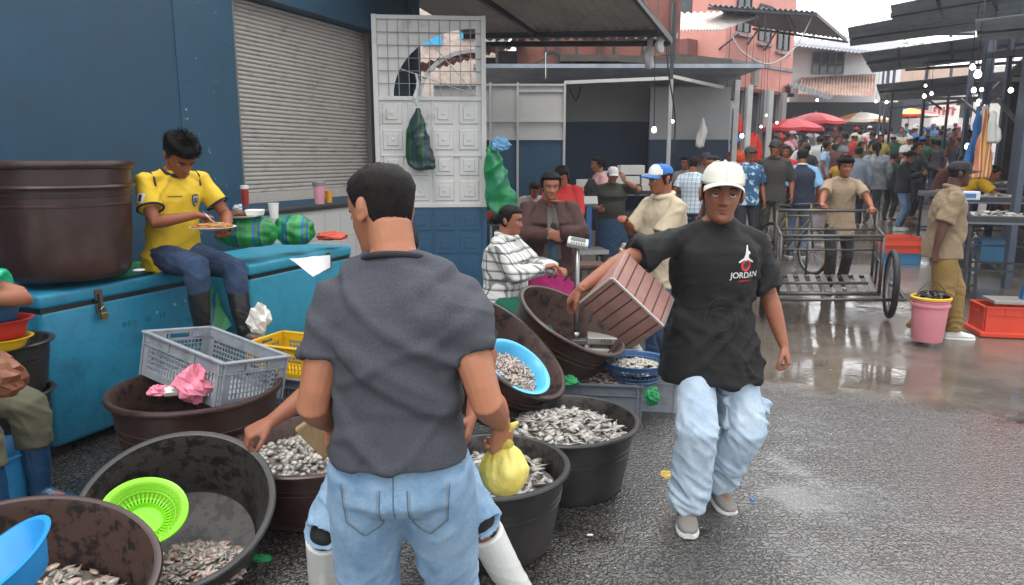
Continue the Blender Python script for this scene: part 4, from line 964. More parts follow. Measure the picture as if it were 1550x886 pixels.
mb=MB(); Mx=Matrix.Translation((.345,-.08,.27))@Matrix.Rotation(R(90),4,'Y'); mb.lathe([(0,.0),(.05,.0),(.058,.012),(.05,.028),(.034,.03),(.032,.06),(0,.062)],28,Mx); mb.build('drain_plug',mat('plug_white','b9b6ae',.4,var=.2,vs=20),f1,'auto')
# marks on the front of the freezer
def text_mesh(s,size,extr=.0,bold=False):
    cu=bpy.data.curves.new('t','FONT'); cu.body=s; cu.size=size; cu.extrude=extr; cu.align_x='CENTER'; cu.align_y='CENTER'
    if bold: cu.offset=size*.018
    o=bpy.data.objects.new('t',cu); COL.objects.link(o); dg=bpy.context.evaluated_depsgraph_get(); me=bpy.data.meshes.new_from_object(o.evaluated_get(dg)); bpy.data.objects.remove(o); return me
def text(s,size,M,m,name='lettering',parent=None,bold=False):
    me=text_mesh(s,size,.0006,bold); o=link(name,me,m,parent); 
    me.transform(M); return o
TF=Matrix(((0,0,1,0),(1,0,0,0),(0,1,0,0),(0,0,0,1)))   # text facing +x, reading along +y
for t_,y_ in (('INO',-.02),('10',.12),('19',.24)): text(t_,.055,Matrix.Translation((.3425,y_,.69))@TF,mat('pen_dark','115670',.6),'lettering',f1)
def spl(root,spots,m,nm):
    mb=MB()
    for (x,y,z,s,sd) in spots:
        c=[]; n=14
        for j in range(n): a=2*PI*j/n; r=s*(.6+.5*noise.noise(Vector((j*.7,sd,0)))+.3*math.sin(3*a+sd)); c.append((x,y+r*math.cos(a),z+r*math.sin(a)))
        mb.add(c,[tuple(range(n))])
    return mb.build(nm,m,root)
spl(f1,[(.342,.20,.72,.014,1),(.342,.35,.745,.016,2),(.342,.44,.755,.010,3)],mat('paint_chips','93b3bd',.7),'paint_chips')
# crates
CRG=mat('grey_crate_plastic','83888e',.45,var=.10,vs=5,col2='5f6266',c2s=7,c2t=.62,bump=.05,bs=60)
def perf(mb,o,ux,uz,W,H,nx,nz,bw,t):
    ux=Vector(ux);uz=Vector(uz);n=ux.cross(uz); M=Matrix((ux,n,uz)).transposed(); o=Vector(o)
    for i in range(nx+1): mb.box(o+ux*(W*i/nx)+uz*(H/2),(bw,t,H),M)
    for i in range(nz+1): mb.box(o+ux*(W/2)+uz*(H*i/nz),(W,t*.8,bw),M)
def crate(M,L,Wd,H,label,m,group=None,holes=True,nx=22,nz=5,solid=False,name='plastic_crate',cat='crate'):
    root=empty(name,(0,0,0),0,label,cat,group); root.matrix_world=M
    t=.012; mb=MB()
    mb.box((0,0,.006),(L-.03,Wd-.03,.012)); mb.build('floor',m,root)
    for (cx,cy,ax,ln) in ((0,-Wd/2,0,L),(0,Wd/2,0,L),(-L/2,0,1,Wd),(L/2,0,1,Wd)):
        mb=MB(); ux=Vector((1,0,0)) if ax==0 else Vector((0,1,0)); o=Vector((cx,cy,0))-ux*(ln/2); sg=1 if (cx>0 or cy>0) else -1; nn=Vector((0,sg,0)) if ax==0 else Vector((sg,0,0))
        def slab(u0,u1,z0,z1,th=t,off=0):
            c=o+ux*((u0+u1)/2)+Vector((0,0,(z0+z1)/2))+nn*off; d=(u1-u0,th,z1-z0) if ax==0 else (th,u1-u0,z1-z0); mb.box(c,d)
        if ax==1:
            slab(0,ln*.3,H*.78,H*.97); slab(ln*.7,ln,H*.78,H*.97); slab(ln*.3,ln*.7,H*.90,H*.97); slab(ln*.3,ln*.7,H*.74,H*.785)
        else: slab(0,ln,H*.74,H*.97)
        slab(0,ln,0,H*.16); slab(0,.05,H*.16,H*.78); slab(ln-.05,ln,H*.16,H*.78)
        if solid: slab(.05,ln-.05,H*.16,H*.78,t*.7)
        else: perf(mb,o+ux*.05+Vector((0,0,H*.16)),ux,(0,0,1),ln-.10,H*.58,max(4,int(nx*ln/L)),nz,.006,t*.6)
        slab(-.012,ln+.012,H*.965,H,.030,.006); slab(-.004,ln+.004,H*.72,H*.745,.02,.004)
        for q in (.0,.33,.66,.965): slab(ln*q,ln*q+.012,0 if q in(0,.965) else H*.74,H*.96,.02,.005)
        mb.build('side_wall',m,root)
    return root
def pose(px,py,Y,rz,rx=0,ry=0,dz=0): return Matrix.Translation(at(px,py,Y)+Vector((0,0,dz)))@Euler((R(rx),R(ry),R(rz)),'XYZ').to_matrix().to_4x4()
crate(pose(320,584,3.97,-32,-8,7),.68,.42,.25,'large grey perforated crate resting tilted in the brown tub',CRG)
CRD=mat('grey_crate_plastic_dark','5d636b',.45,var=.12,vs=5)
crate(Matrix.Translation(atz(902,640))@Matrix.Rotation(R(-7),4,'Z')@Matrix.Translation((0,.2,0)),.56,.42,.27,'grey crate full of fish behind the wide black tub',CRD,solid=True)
M=Matrix.Translation(atz(902,640))@Matrix.Rotation(R(-7),4,'Z')@Matrix.Translation((0,.2,0))
pile('fish_heap','heap of small tan fish in the grey crate behind the wide black tub',M,.255,.185,.225,.05,380,.055,seed=8,rect=True,mix=(0,1,2,2))
crate(Matrix.Translation(atz(965,622))@Matrix.Rotation(R(-9),4,'Z')@Matrix.Translation((0,.2,0)),.52,.40,.28,'pale grey crate standing under the blue basket',CRG,solid=True)
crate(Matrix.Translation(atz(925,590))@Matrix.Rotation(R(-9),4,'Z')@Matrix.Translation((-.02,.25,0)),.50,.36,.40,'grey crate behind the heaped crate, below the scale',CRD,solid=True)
YEL=mat('yellow_crate_plastic','c49a12',.4,var=.1,vs=6)
crate(pose(448,560,4.55,-22),.46,.34,.20,'yellow plastic crate between the freezers and the man in charcoal',YEL,nx=14,nz=4)
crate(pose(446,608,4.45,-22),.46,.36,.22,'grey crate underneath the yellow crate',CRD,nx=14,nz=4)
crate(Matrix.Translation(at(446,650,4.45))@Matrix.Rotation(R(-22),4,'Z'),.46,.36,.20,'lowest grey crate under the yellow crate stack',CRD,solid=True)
# blue basket on the crate
def basket(M,Rr,H,label,m,name='basket',rib=36,cat='basket',handles=True,base=.72):
    root=empty(name,(0,0,0),0,label,cat); root.matrix_world=M; Rb=Rr*base
    mb=MB(); mb.lathe([(Rr-.012,H-.035),(Rr,H-.03),(Rr+.004,H-.006),(Rr+.022,H),(Rr+.024,H-.006),(Rr+.008,H-.012),(Rr+.004,H-.04),(Rr-.010,H-.042)],48); mb.build('rim',m,root,'auto')
    mb=MB()
    for i in range(rib):
        a=2*PI*i/rib; mb.bar((Rb*math.cos(a),Rb*math.sin(a),.02),((Rr-.004)*math.cos(a),(Rr-.004)*math.sin(a),H-.03),.007,.004,up=(math.cos(a),math.sin(a),0))
    for z in (.33,.62): r=Rb+(Rr-Rb)*z; mb.tube([(r*math.cos(a),r*math.sin(a),H*z) for a in [2*PI*j/40 for j in range(40)]],.003,5,closed=True)
    mb.build('ribs',m,root)
    mb=MB(); mb.lathe([(0,0),(Rb*.98,0),(Rb+.006,.02),(Rb,.03),(Rb-.008,.012),(0,.008)],40); mb.build('base',m,root,'auto')
    if handles:
        for q in (1,-1):
            mb=MB(); mb.tube([((Rr+.01)*math.cos(a),(Rr+.01)*math.sin(a),H+.003+.03*math.sin((a-.0-(0 if q>0 else PI)+.35)/.7*PI)) for a in [(0 if q>0 else PI)-.35+.7*j/10 for j in range(11)]],.009,8); mb.build('handle',m,root,True)
    return root
BB=mat('blue_basket_plastic','2f4f78',.35,var=.1,vs=8)
Mb=Matrix.Translation(at(962,576,4.72)); basket(Mb,.205,.15,'blue ribbed basket of white shellfish on a grey crate',BB)
pile('clam_heap','white clams filling the blue ribbed basket',Mb,.17,.17,.09,.03,230,.045,cat='clams',seed=9,mix=(0,3,3),fat=.38,flat=.6)
# light blue basin with shrimps
def bowl(M,Rr,H,label,m,name='basin',rb=.6,cat='basin',n=48,ex=1.0,sx=1.0):
    o=MB(); P=[(0,0),(Rr*rb,.0),(Rr*rb+.01,.008),(Rr*(rb+(1-rb)*.6),H*.55),(Rr*.97,H*.93),(Rr+.016,H*.97),(Rr+.018,H),(Rr+.002,H+.002),(Rr*.955,H*.95),(Rr*(rb+(1-rb)*.6)-.006,H*.56),(Rr*rb,.010),(0,.006)]
    o.lathe(P,n); ob=o.build(name,m,None,'auto'); ob.matrix_world=M@Matrix.Diagonal((sx,1,1,1)); tag(ob,label,cat); return ob
Mq=Matrix.Translation(at(772,570,3.98))@frame_to((.50,-.32,.80)); bowl(Mq,.195,.09,'light blue basin of shrimps propped behind the black tubs',mat('sky_blue_plastic','3f9fc8',.3,var=.06,vs=5),rb=.75)
pile('shrimp_heap','heap of tiny pink shrimps in the light blue basin',Mq,.16,.16,.02,.035,420,.030,cat='shrimps',seed=11,mix=(2,2,3))
# green colander in the tipped tub and blue bowl
GRN=mat('lime_green_plastic','7fd018',.35,var=.06,vs=5)
Mc=Matrix.Translation(at(218,792,2.72))@frame_to((.28,-.42,.86)); basket(Mc,.140,.085,'lime green colander lying on the fish in the tipped black tub',GRN,'colander',40,'colander',False,.55)
mb=MB()
for r in (.03,.055,.078): mb.tube([(r*math.cos(a),r*math.sin(a),.010) for a in [2*PI*j/30 for j in range(30)]],.003,5,closed=True)
o=bowl(Mc@Matrix.Translation((0,0,.001)),.136,.082,'x',mat('lime_green_translucent','8fd62a',.4,var=.05,alpha=.42),'liner',rb=.6); o.parent=[q for q in COL.objects if q.name.startswith('colander')][0]; o.matrix_parent_inverse=o.parent.matrix_world.inverted() if False else Matrix.Identity(4); o.matrix_basis=Matrix.Translation((0,0,.003))
for k_ in ('label','category'): del o[k_]
BLB=mat('blue_bowl_plastic','2a86c4',.32,var=.08,vs=6)
bowl(Matrix.Translation(at(38,880,1.90))@frame_to((-.42,-.30,.85)),.135,.10,'blue plastic bowl lying in the brown tub at the bottom left',BLB,'bowl',rb=.5,cat='bowl')
# small stacked basins at the left edge
for (px,py,Y,r,h,c,l) in ((4,528,3.6,.125,.06,YEL,'yellow basin under the red one at the left edge'),(2,512,3.6,.135,.10,mat('red_plastic','a3261d',.4,var=.1),'red basin stacked on the yellow one at the left edge'),(-5,486,3.6,.115,.10,mat('dark_blue_plastic','1c4a66',.4,var=.1),'dark blue basin on top of the red one at the left edge')):
    bowl(Matrix.Translation(at(px,py,Y)),r,h,l,c,'basin',rb=.7)
bowl(Matrix.Translation(atz(-18,770)),.21,.30,'blue bucket at the left edge in front of the blue boots',mat('bucket_blue','2d7fb0',.4,var=.1),'bucket',rb=.85,cat='bucket')
# bags
def blob(name,c,r,label,cat,m,rot=(0,0,0),seed=1,amp=.12,fr=3,vox=None,ridg=False,flatb=True,top=None,group=None):
    mb=MB(); n,k=(48,32) if not ridg else (17,11); vs=[]; fs=[]; Rm=Euler([R(a) for a in rot]).to_matrix(); rnd=random.Random(seed)
    for i in range(k+1):
        t=PI*i/k
        for j in range(n):
            a=2*PI*(j+(.5*(i%2) if ridg else 0))/n; d=Vector((math.sin(t)*math.cos(a),math.sin(t)*math.sin(a),math.cos(t)))
            q=noise.noise(d*fr+Vector((seed,0,0))); q2=noise.noise(d*fr*3+Vector((0,seed,0)))
            s=(1+amp*.7*noise.noise(d*1.3+Vector((seed,3,0)))+amp*.42*rnd.uniform(-1,1)) if ridg else 1+amp*q+amp*.3*q2
            e=.75 if top is None else 1
            p=Vector((math.copysign(abs(d.x)**e,d.x)*r[0],math.copysign(abs(d.y)**e,d.y)*r[1],d.z*r[2]))*s
            if top is not None and d.z>0: sh=1-(d.z**1.3)*top; p.x*=sh; p.y*=sh; 
            if flatb and p.z<-r[2]*.8: p.z=-r[2]*.8
            vs.append(Rm@p)
    for i in range(k):
        for j in range(n): fs.append((i*n+j,(i+1)*n+j,(i+1)*n+(j+1)%n,i*n+(j+1)%n))
    mb.add(vs,fs); o=mb.build(name,m,None,False if ridg else True); o.location=c; tag(o,label,cat,group); return o
GREENST=[(0,'0c6b2c'),(.30,'14803a'),(.55,'1a4f92'),(.66,'0c6b2c'),(.80,'18327a'),(.88,'1c7a3a')]
WOV=stripes('green_blue_woven',GREENST,0,7.0,.45,bump=.6); WOVY=stripes('green_blue_woven_y',GREENST,1,6,.45,bump=.6)
F2=f2.location
blob('woven_bag',at(374,352,5.35)+Vector((0,0,0)),(.21,.15,.125),'plump green and blue striped woven bag on the freezer, left of its pair','bag',WOV,(0,0,25),3,.14,2.2,group=None)
blob('woven_bag',at(446,350,5.75),(.15,.14,.125),'smaller green and blue striped woven bag on the freezer nearer the shutter','bag',WOV,(0,0,30),5,.16,2.2)
# plates, cup, foam box, food
def plate(c,r,label,lift=0):
    root=empty('plate',c,0,label,'plate'); mb=MB(); mb.lathe([(0,0),(r*.62,0),(r*.72,.008),(r,.016),(r,.020),(r*.7,.012),(r*.6,.005),(0,.005)],36); mb.build('dish',mat('plate_white','c9c5bf',.35,var=.03),root,'auto'); return root
plate(at(366,330,5.30),.15,'white plate with grilled fish on the larger striped bag')
blob('grilled_fish',at(358,324,5.30),(.085,.05,.022),'brown grilled fish on the plate over the striped bag','food',mat('grilled_food','5d3a1e',.5,var=.5,vs=30,bump=.6,bs=60),(0,0,15),6,.3,3)
mb=MB(); c=at(386,322,5.28); mb.box((0,0,0),(.12,.10,.045),taper=.85); o=mb.build('foam_box',mat('foam_white','cfcdc9',.6,var=.03),None,bev=.008); o.location=c; tag(o,'white foam food box on the plate beside the grilled fish','box')
blob('crumpled_plastic',at(360,316,5.32),(.03,.03,.028),'crumpled clear plastic wrap on the plate of grilled fish','plastic wrap',mat('clear_film','a9b2b8',.15,var=.1,alpha=.7),(0,0,0),8,.5,3,ridg=True)
def cup(c,r,h,label,m,name='cup',lid=None):
    root=empty(name,c,0,label,name.replace('_',' ')); mb=MB(); mb.lathe([(0,0),(r*.72,0),(r*.74,.004),(r*.97,h*.97),(r*1.05,h*.98),(r*1.05,h),(r*.93,h),(r*.70,.01),(0,.008)],28); mb.build('body',m,root,'auto')
    if lid: mb=MB(); mb.lathe([(r*1.06,h*.86),(r*1.08,h),(r*.9,h*1.05),(0,h*1.06)],28); mb.build('lid',lid,root,'auto')
    return root
cup(at(415,331,5.7),.042,.12,'white foam cup beside the striped bags',mat('foam_white','cfcdc9'))
cup(at(484,309,6.75)+Vector((0,0,0)),.058,.20,'pink tumbler with grey lid on the sill below the shutter',mat('pink_tumbler','c0848e',.3,var=.05),'tumbler',mat('lid_grey','6c6c6e',.4))
cup(at(498,307,6.85),.038,.11,'orange juice glass beside the pink tumbler',mat('juice_orange','c98a2c',.15,var=.1),'glass')
cup(at(372,312,6.35),.035,.17,'red sauce bottle in the corner of the shutter sill',mat('red_sauce','8e2a1e',.3,var=.1),'bottle',mat('cap_white','b5b0aa',.4))
cup(at(182,402,4.75),.04,.15,'orange sauce bottle between the nested tubs and the boy',mat('orange_sauce','8b3d15',.25,var=.2),'bottle',mat('cap_white','b5b0aa',.4))
blob('net_bag',at(502,358,6.1),(.13,.10,.035),'flat red orange net bag on the light blue freezer','net bag',mat('orange_net','b6452c',.6,var=.4,vs=60,bump=.8,bs=90),(0,0,20),9,.3,3,ridg=True)
blob('white_bag',at(392,486,4.72),(.065,.05,.10),'white plastic bag hanging by the boots of the seated youth','plastic bag',mat('white_film','c4c2bd',.35,var=.05),(0,12,0),12,.5,2.4,ridg=True,flatb=False)
def sheetm(name,pts,nu,nv,label,cat,m,amp=.012,fr=8,seed=1,th=.002):
    p00,p10,p01,p11=[Vector(p) for p in pts]; vs=[];fs=[]; nr=(p10-p00).cross(p01-p00).normalized()
    for lay in (0,1):
        for i in range(nu+1):
            for j in range(nv+1):
                u,v=i/nu,j/nv; p=(p00*(1-u)+p10*u)*(1-v)+(p01*(1-u)+p11*u)*v; vs.append(p+nr*(amp*noise.noise(p*fr+Vector((seed,0,0)))*2+lay*th))
    q=nv+1; L=(nu+1)*q
    for i in range(nu):
        for j in range(nv): a=i*q+j; fs+= [(a,a+q,a+q+1,a+1),(L+a,L+a+1,L+a+q+1,L+a+q)]
    mb=MB(); mb.add(vs,fs); o=mb.build(name,m,None,True); c=sum((Vector(v) for v in o.data.vertices[0:0]),Vector()); 
    c=p00.copy(); 
    for v in o.data.vertices: v.co=v.co-c
    o.location=c; tag(o,label,cat); return o
sheetm('paper_sheet',(at(438,392,5.02),at(500,386,5.5),at(474,419,5.0),at(500,405,5.45)),10,8,'white paper sheet hanging over the front of the light blue freezer','paper',mat('paper_white','c2c2c0',.7,var=.04),.006,9)
sheetm('green_tarp',(wf(3.25,-3.98,.978),wf(3.25,-4.5,.978),wf(3.84,-3.93,.982),wf(3.84,-4.5,.982)),16,12,'green and blue tarp spread on the freezer under the seated youth','tarp',WOVY,.010,7,3,.006)
sheetm('green_cloth',(wf(3.9,-4.05,.93),wf(4.06,-4.05,.93),wf(3.9,-3.9,.45),wf(4.06,-3.9,.5)),10,14,'green striped cloth hanging in the gap between the two freezers','cloth',WOV,.03,6,5)
blob('lid_disc',at(210,409,4.50),(.035,.03,.008),'small white food tray lid on the green tarp','lid',mat('foam_white','cfcdc9'),(0,0,0),2,.05,3)
# pink and white bags in front of the grey crate in the tub
blob('pink_bag',at(292,580,3.64),(.095,.07,.085),'crumpled pink plastic bag in the brown tub in front of the grey crate','plastic bag',mat('pink_film','d2788c',.35,var=.1,sss=.05),(0,10,20),14,.6,2.2,ridg=True,top=.55,flatb=False)
blob('pink_bag',at(240,592,3.62),(.05,.04,.025),'small pink plastic scrap in the tub left of the larger pink bag','plastic scrap',mat('pink_film','d2788c'),(0,0,0),15,.5,3,ridg=True)
blob('white_bag',at(262,592,3.63),(.05,.035,.025),'white plastic scrap between the two pink ones in the tub','plastic scrap',mat('white_film','c4c2bd'),(0,0,0),16,.5,3,ridg=True)
blob('green_net',at(858,577,4.45),(.08,.06,.03),'green net bag at the left corner of the grey fish crate','net bag',mat('green_net','0f7a45',.5,var=.4,vs=50,bump=.8,bs=80),(0,0,10),17,.5,3,ridg=True)
blob('green_net',at(987,600,4.30),(.045,.03,.055),'green net hanging in front below the blue basket','net bag',mat('green_net','0f7a45'),(0,0,0),18,.4,3,ridg=True,flatb=False)
blob('green_rag',atz(392,846),(.05,.03,.012),'scrap of green rag on the wet ground by the brown clam tub','rag',mat('green_net','0f7a45'),(0,0,0),21,.4,3,ridg=True)
blob('yellow_scrap',atz(1012,719),(.045,.05,.010),'yellow leaf-like scrap on the ground left of the walking man','litter',mat('yellow_litter','b29a3a',.6,var=.3,vs=30),(0,0,0),22,.4,3,ridg=True)
blob('litter',atz(1139,757),(.012,.012,.010),'small blue plastic scrap on the ground right of the walking man','litter',mat('cap_blue','2a6fb0',.4),(0,0,0),2,.05,3)
blob('litter',atz(893,810),(.016,.008,.004),'white paper scrap on the ground beside the black tubs','litter',mat('paper_white','c2c2c0'),(0,0,0),2,.05,3)
# hanging woven bags on the gate
hb=empty('hanging_bag',at(633,212,8.25),0,'dark green and blue woven bag tied to the gate grille','bag')
mb=MB(); secs=[]
for z,a,b,x in ((.34,.012,.012,0),(.30,.03,.02,0),(.22,.065,.04,-.01),(.10,.105,.055,-.01),(-.05,.135,.06,.0),(-.2,.15,.05,.02),(-.30,.14,.035,.04),(-.335,.10,.01,.05)): secs.append(ell_sec(Vector((x,0,z)),Vector((1,0,0)),Vector((0,1,0)),a,b,24))
mb.loft(secs); me=remesh(mb,.012,1,.5,lambda p:.018*(1-3*abs(noise.noise(p*7)))); link('sack',me,stripes('dark_green_woven',[(0,'07321d'),(.35,'0a4a2a'),(.5,'0b2340'),(.7,'07321d'),(.85,'0a1c30')],0,7,.4,bump=.6),hb,True)
mb=MB(); mb.tube([(0,0,.33),(-.02,0,.45),(.01,.02,.60),(-.01,.03,.72)],[.012,.03,.018,.01],8); link('tie',remesh(mb,.008,1,.5,lambda p:.01*noise.noise(p*30)),mat('clear_film2','a8acb0',.3,var=.2),hb,True)
b2=empty('hanging_bag',at(756,270,8.3),0,'large bright green woven bag hung at the right edge of the gate','bag')
mb=MB(); secs=[]
for z,a,b,x in ((.42,.02,.02,-.10),(.30,.05,.04,-.08),(.12,.10,.07,-.05),(-.05,.14,.08,-.01),(-.22,.16,.08,.02),(-.36,.15,.06,.04),(-.40,.10,.03,.04)): secs.append(ell_sec(Vector((x,0,z)),Vector((1,0,0)),Vector((0,1,0)),a,b,24))
mb.loft(secs); link('sack',remesh(mb,.012,1,.5,lambda p:.03*(1-3*abs(noise.noise(p*6)))),mat('bright_green_woven','0c7a3f',.4,var=.25,vs=6,bump=.5,bs=30,col2='0a5a50',c2s=4),b2,True)
blob('blue_bag',at(757,218,8.2),(.10,.05,.07),'small pale blue plastic bag on top of the green hanging bag','plastic bag',mat('pale_blue_film','5f93b8',.4,var=.1),(0,0,0),25,.5,2.5,ridg=True,flatb=False)
# platform scale with pole
def scale(c,rz,pw,pd,zp,zh,label,mp,mpole,word=None,dpx=-.0,headt=25,headw=.22,poleside=-1):
    root=empty('weighing_scale',c,rz,label,'scale'); 
    mb=MB(); mb.box((0,0,zp-.03),(pw,pd,.05)); mb.build('platform',mp,root,bev=.006)
    mb=MB(); mb.box((0,0,zp-.075),(pw*.8,pd*.8,.04)); mb.box((poleside*(pw/2+.03),0,zp-.07),(.16,.07,.035)); mb.build('platform_frame',mat('scale_frame','6c6c6b',.4,.5),root,bev=.004)
    px=poleside*(pw/2+.08); mb=MB(); mb.tube([(px,0,zp-.08),(px,0,zh)],.017,12); mb.tube([(px,0,zp-.06),(px,0,zp+.0)],.026,12); mb.build('pole',mpole,root,True)
    hd=MB(); Rm=Euler((R(headt),R(10),0)).to_matrix(); hd.box((px,0,zh+.03),(headw,.05,headw*.5),Rm); h=hd.build('display_head',mat('head_pale','a9a9a5',.4,var=.05),root,bev=.012)
    hd=MB(); hd.box(Vector((px,0,zh+.03))+Rm@Vector((0,-.027,.010)),(headw*.7,.004,headw*.2),Rm); hd.build('display',mat('lcd','4d5a50',.2),h)
    hd=MB()
    for i in range(6): hd.box(Vector((px,0,zh+.03))+Rm@Vector((-headw*.3+headw*.12*i,-.027,-headw*.16)),(headw*.07,.006,headw*.07),Rm)
    hd.build('keypad',mat('keys','5a5c60',.5),h)
    if word: text(word,.045,Matrix.Translation((0,-pd/2-.003,zp-.03))@Matrix.Rotation(R(90),4,'X'),mat('stamped','45423f',.6),'lettering',root)
    return root
pc=at(927,508,5.1); scale(Vector((pc.x,pc.y,0)),R(-6),.36,.30,pc.z+.02,1.10,'steel platform scale with tall pole and display head among the tubs',mat('scale_plate','8c8a84',.4,.5,var=.15,vs=8),mat('chrome_dull','7d7d7c',.3,.9),'FEIR-ESH',headt=-50,headw=.15)
mb=MB(); mb.box((0,0,0),(.40,.34,.40)); o=mb.build('foam_crate',mat('old_foam','8f8b84',.7,var=.15,vs=6),None,bev=.012); o.location=(pc.x,pc.y+.02,.20); tag(o,'worn pale box supporting the steel platform scale','box')
# orange crates and scale at the right edge
ORG=mat('orange_crate_plastic','b8361c',.4,var=.1,vs=5)
pR=gpt(1522,512); crate(Matrix.Translation((pR.x+.10,pR.y+.18,0))@Matrix.Rotation(R(-12),4,'Z'),.50,.36,.30,'orange crate at the right edge carrying a blue scale',ORG,solid=True)
mb=MB(); mb.box((0,0,0),(.60,.46,.05)); o=mb.build('crate_lid',ORG,None,bev=.01); o.location=(pR.x+.10,pR.y+.18,.03); o.rotation_euler=(0,0,R(-12)); tag(o,'flat orange tray under the orange crate at the right edge','tray')
BLS=mat('scale_blue','1f4f80',.4,.2,var=.12)
r2=empty('weighing_scale',(pR.x+.16,pR.y+.16,.31),R(-12),'blue post scale standing on the orange crate at the right edge','scale')
mb=MB(); mb.box((-.05,0,.03),(.38,.30,.035)); mb.build('platform',mat('scale_plate','8c8a84'),r2,bev=.005)
mb=MB(); mb.bar((.06,0,.03),(.16,.02,.60),.075,.045); mb.build('post',BLS,r2,bev=.004)
mb=MB(); mb.box((.14,0,.64),(.22,.10,.10)); mb.build('display_head',mat('head_pale','a9a9a5'),r2,bev=.008)
# blue scale beside the khaki man, with its stand
ps=at(1462,296,8.7); g8=gz(8.7)
r3=empty('weighing_scale',(ps.x,8.7,g8),R(-20),'blue post scale with white display behind the man with the bucket','scale')
mb=MB(); mb.box((0,0,ps.z-g8),(.27,.14,.10)); mb.build('display_head',mat('head_white_blue','b4bcc6',.4,var=.1),r3,bev=.01)
mb=MB(); mb.box((0,-.073,ps.z-g8),(.18,.004,.05)); mb.build('display',mat('lcd_blue','2d5d92',.3),r3)
mb=MB(); mb.bar((0,0,.62),(0,0,ps.z-g8-.05),.07,.07); mb.build('post',BLS,r3)
mb=MB(); mb.box((0,0,.58),(.36,.36,.05)); mb.build('platform',STEEL,r3)
for x in (-.15,.15):
    for y in (-.15,.15): mb=MB(); mb.bar((x*1.15,y*1.15,0),(x,y,.57),.03,.03); mb.build('leg',STEEL,r3)
for z in (.18,): mb=MB(); mb.bar((-.16,-.16,z),(.16,-.16,z),.025,.025); mb.build('stretcher',STEEL,r3)
# orange and blue crates behind the khaki man
pO=gpt(1366,400)
for i,(c,l,h) in enumerate(((mat('blue_crate_plastic','1d6288',.4,var=.1),'blue crate at the bottom of the stack behind the bucket man',.16),(ORG,'orange crate in the middle of the stack behind the bucket man',.11),(mat('red_crate_plastic','c2401f',.4,var=.1),'red orange crate on top of the stack behind the bucket man',.13))):
    crate(Matrix.Translation(pO+Vector((0,.2,[0,.165,.28][i])))@Matrix.Rotation(R(-8),4,'Z'),.54-.02*i,.4,h,l,c,solid=True)
# metal market tables on the right with trays and fish
def table(c,rz,L,Wd,h,label,top,trays=3,legs=STEEL,shelf=True,name='market_table'):
    root=empty(name,c,rz,label,'table'); mb=MB(); mb.box((0,0,h-.02),(L,Wd,.03)); mb.build('tabletop',top,root,bev=.004)
    for q in (-1,1): mb=MB(); mb.box((0,q*Wd/2,h+.02),(L,.02,.06)); mb.build('edge_rail',legs,root)
    for x in (-1,1):
        for y in (-1,1): mb=MB(); mb.bar((x*(L/2-.05),y*(Wd/2-.04),0),(x*(L/2-.05),y*(Wd/2-.04),h-.03),.035,.035); mb.build('leg',legs,root)
    if shelf:
        for y in (-1,1): mb=MB(); mb.bar((-(L/2-.05),y*(Wd/2-.04),h*.35),((L/2-.05),y*(Wd/2-.04),h*.35),.025,.025); mb.build('stretcher',legs,root)
    return root
ALU=mat('wet_aluminium','6b6e72',.32,.7,var=.2,vs=4,bump=.1,bs=20)
def tray(M,L,Wd,label,fishseed=None,cat='tray',m=ALU,group=None):
    root=empty('tray',(0,0,0),0,label,cat,group); root.matrix_world=M; mb=MB(); mb.box((0,0,.004),(L,Wd,.008))
    for (x,y,a,b) in ((0,-Wd/2,L,.006),(0,Wd/2,L,.006),(-L/2,0,.006,Wd),(L/2,0,.006,Wd)): mb.box((x,y,.03),(a+.006,b+.006,.055))
    mb.build('pan',m,root,bev=.002); return root
for i,(px,py,Y,h,l,L) in enumerate(((1530,330,8.3,.86,'nearest long metal table at the right edge with fish trays',1.5),(1525,300,10.0,.92,'second long metal table at the right with shallow trays',1.7),(1535,285,12.0,.95,'third dark metal table further back at the right',2.0),(1440,300,12.6,.9,'steel table between the woman with the phone and the bending man',1.3))):
    u=(px-775)/FPX; x=u*Y; g=gz(Y)+(.13 if i<3 else 0); c=Vector((x+.25,Y,g)); rz=R(-20 if i<3 else 0)
    table(c,rz,L,.85,h,l,ALU)
    for k_ in range(2 if i<3 else 1):
        Mt=Matrix.Translation(c)@Matrix.Rotation(rz,4,'Z')@Matrix.Translation((-.38+.72*k_,0,h+.0)); tray(Mt,.6,.7,('left','right')[k_]+' metal tray on the '+('nearest','second','third','middle')[i]+' market table at the right',group='metal trays on the market tables')
        pile('fish_heap',('left','right')[k_]+' spread of silver fish on the '+('nearest','second','third','middle')[i]+' market table at the right',Mt,.27,.32,.02,.05,110,.12,seed=30+i*3+k_,rect=True,mix=(0,1,1,3))
crate(Matrix.Translation(gpt(1508,412)+Vector((.1,.25,.13)))@Matrix.Rotation(R(-20),4,'Z'),.42,.34,.32,'blue crate under the metal table at the right',mat('blue_crate_plastic','1d6288'),solid=True)
rnd=random.Random(9)
for i in range(12):
    p=gpt(rnd.uniform(1425,1490),rnd.uniform(383,432)); blob('litter',p+Vector((0,0,.02)),(rnd.uniform(.02,.06),rnd.uniform(.02,.05),.02),'scrap of paper or plastic litter on the wet ground by the tables','litter',mat(('paper_white','orange_crate_plastic','pale_blue_film')[i%3],'c2c2c0'),(0,0,0),40+i,.5,3,ridg=True,group='litter scraps by the tables at the right')
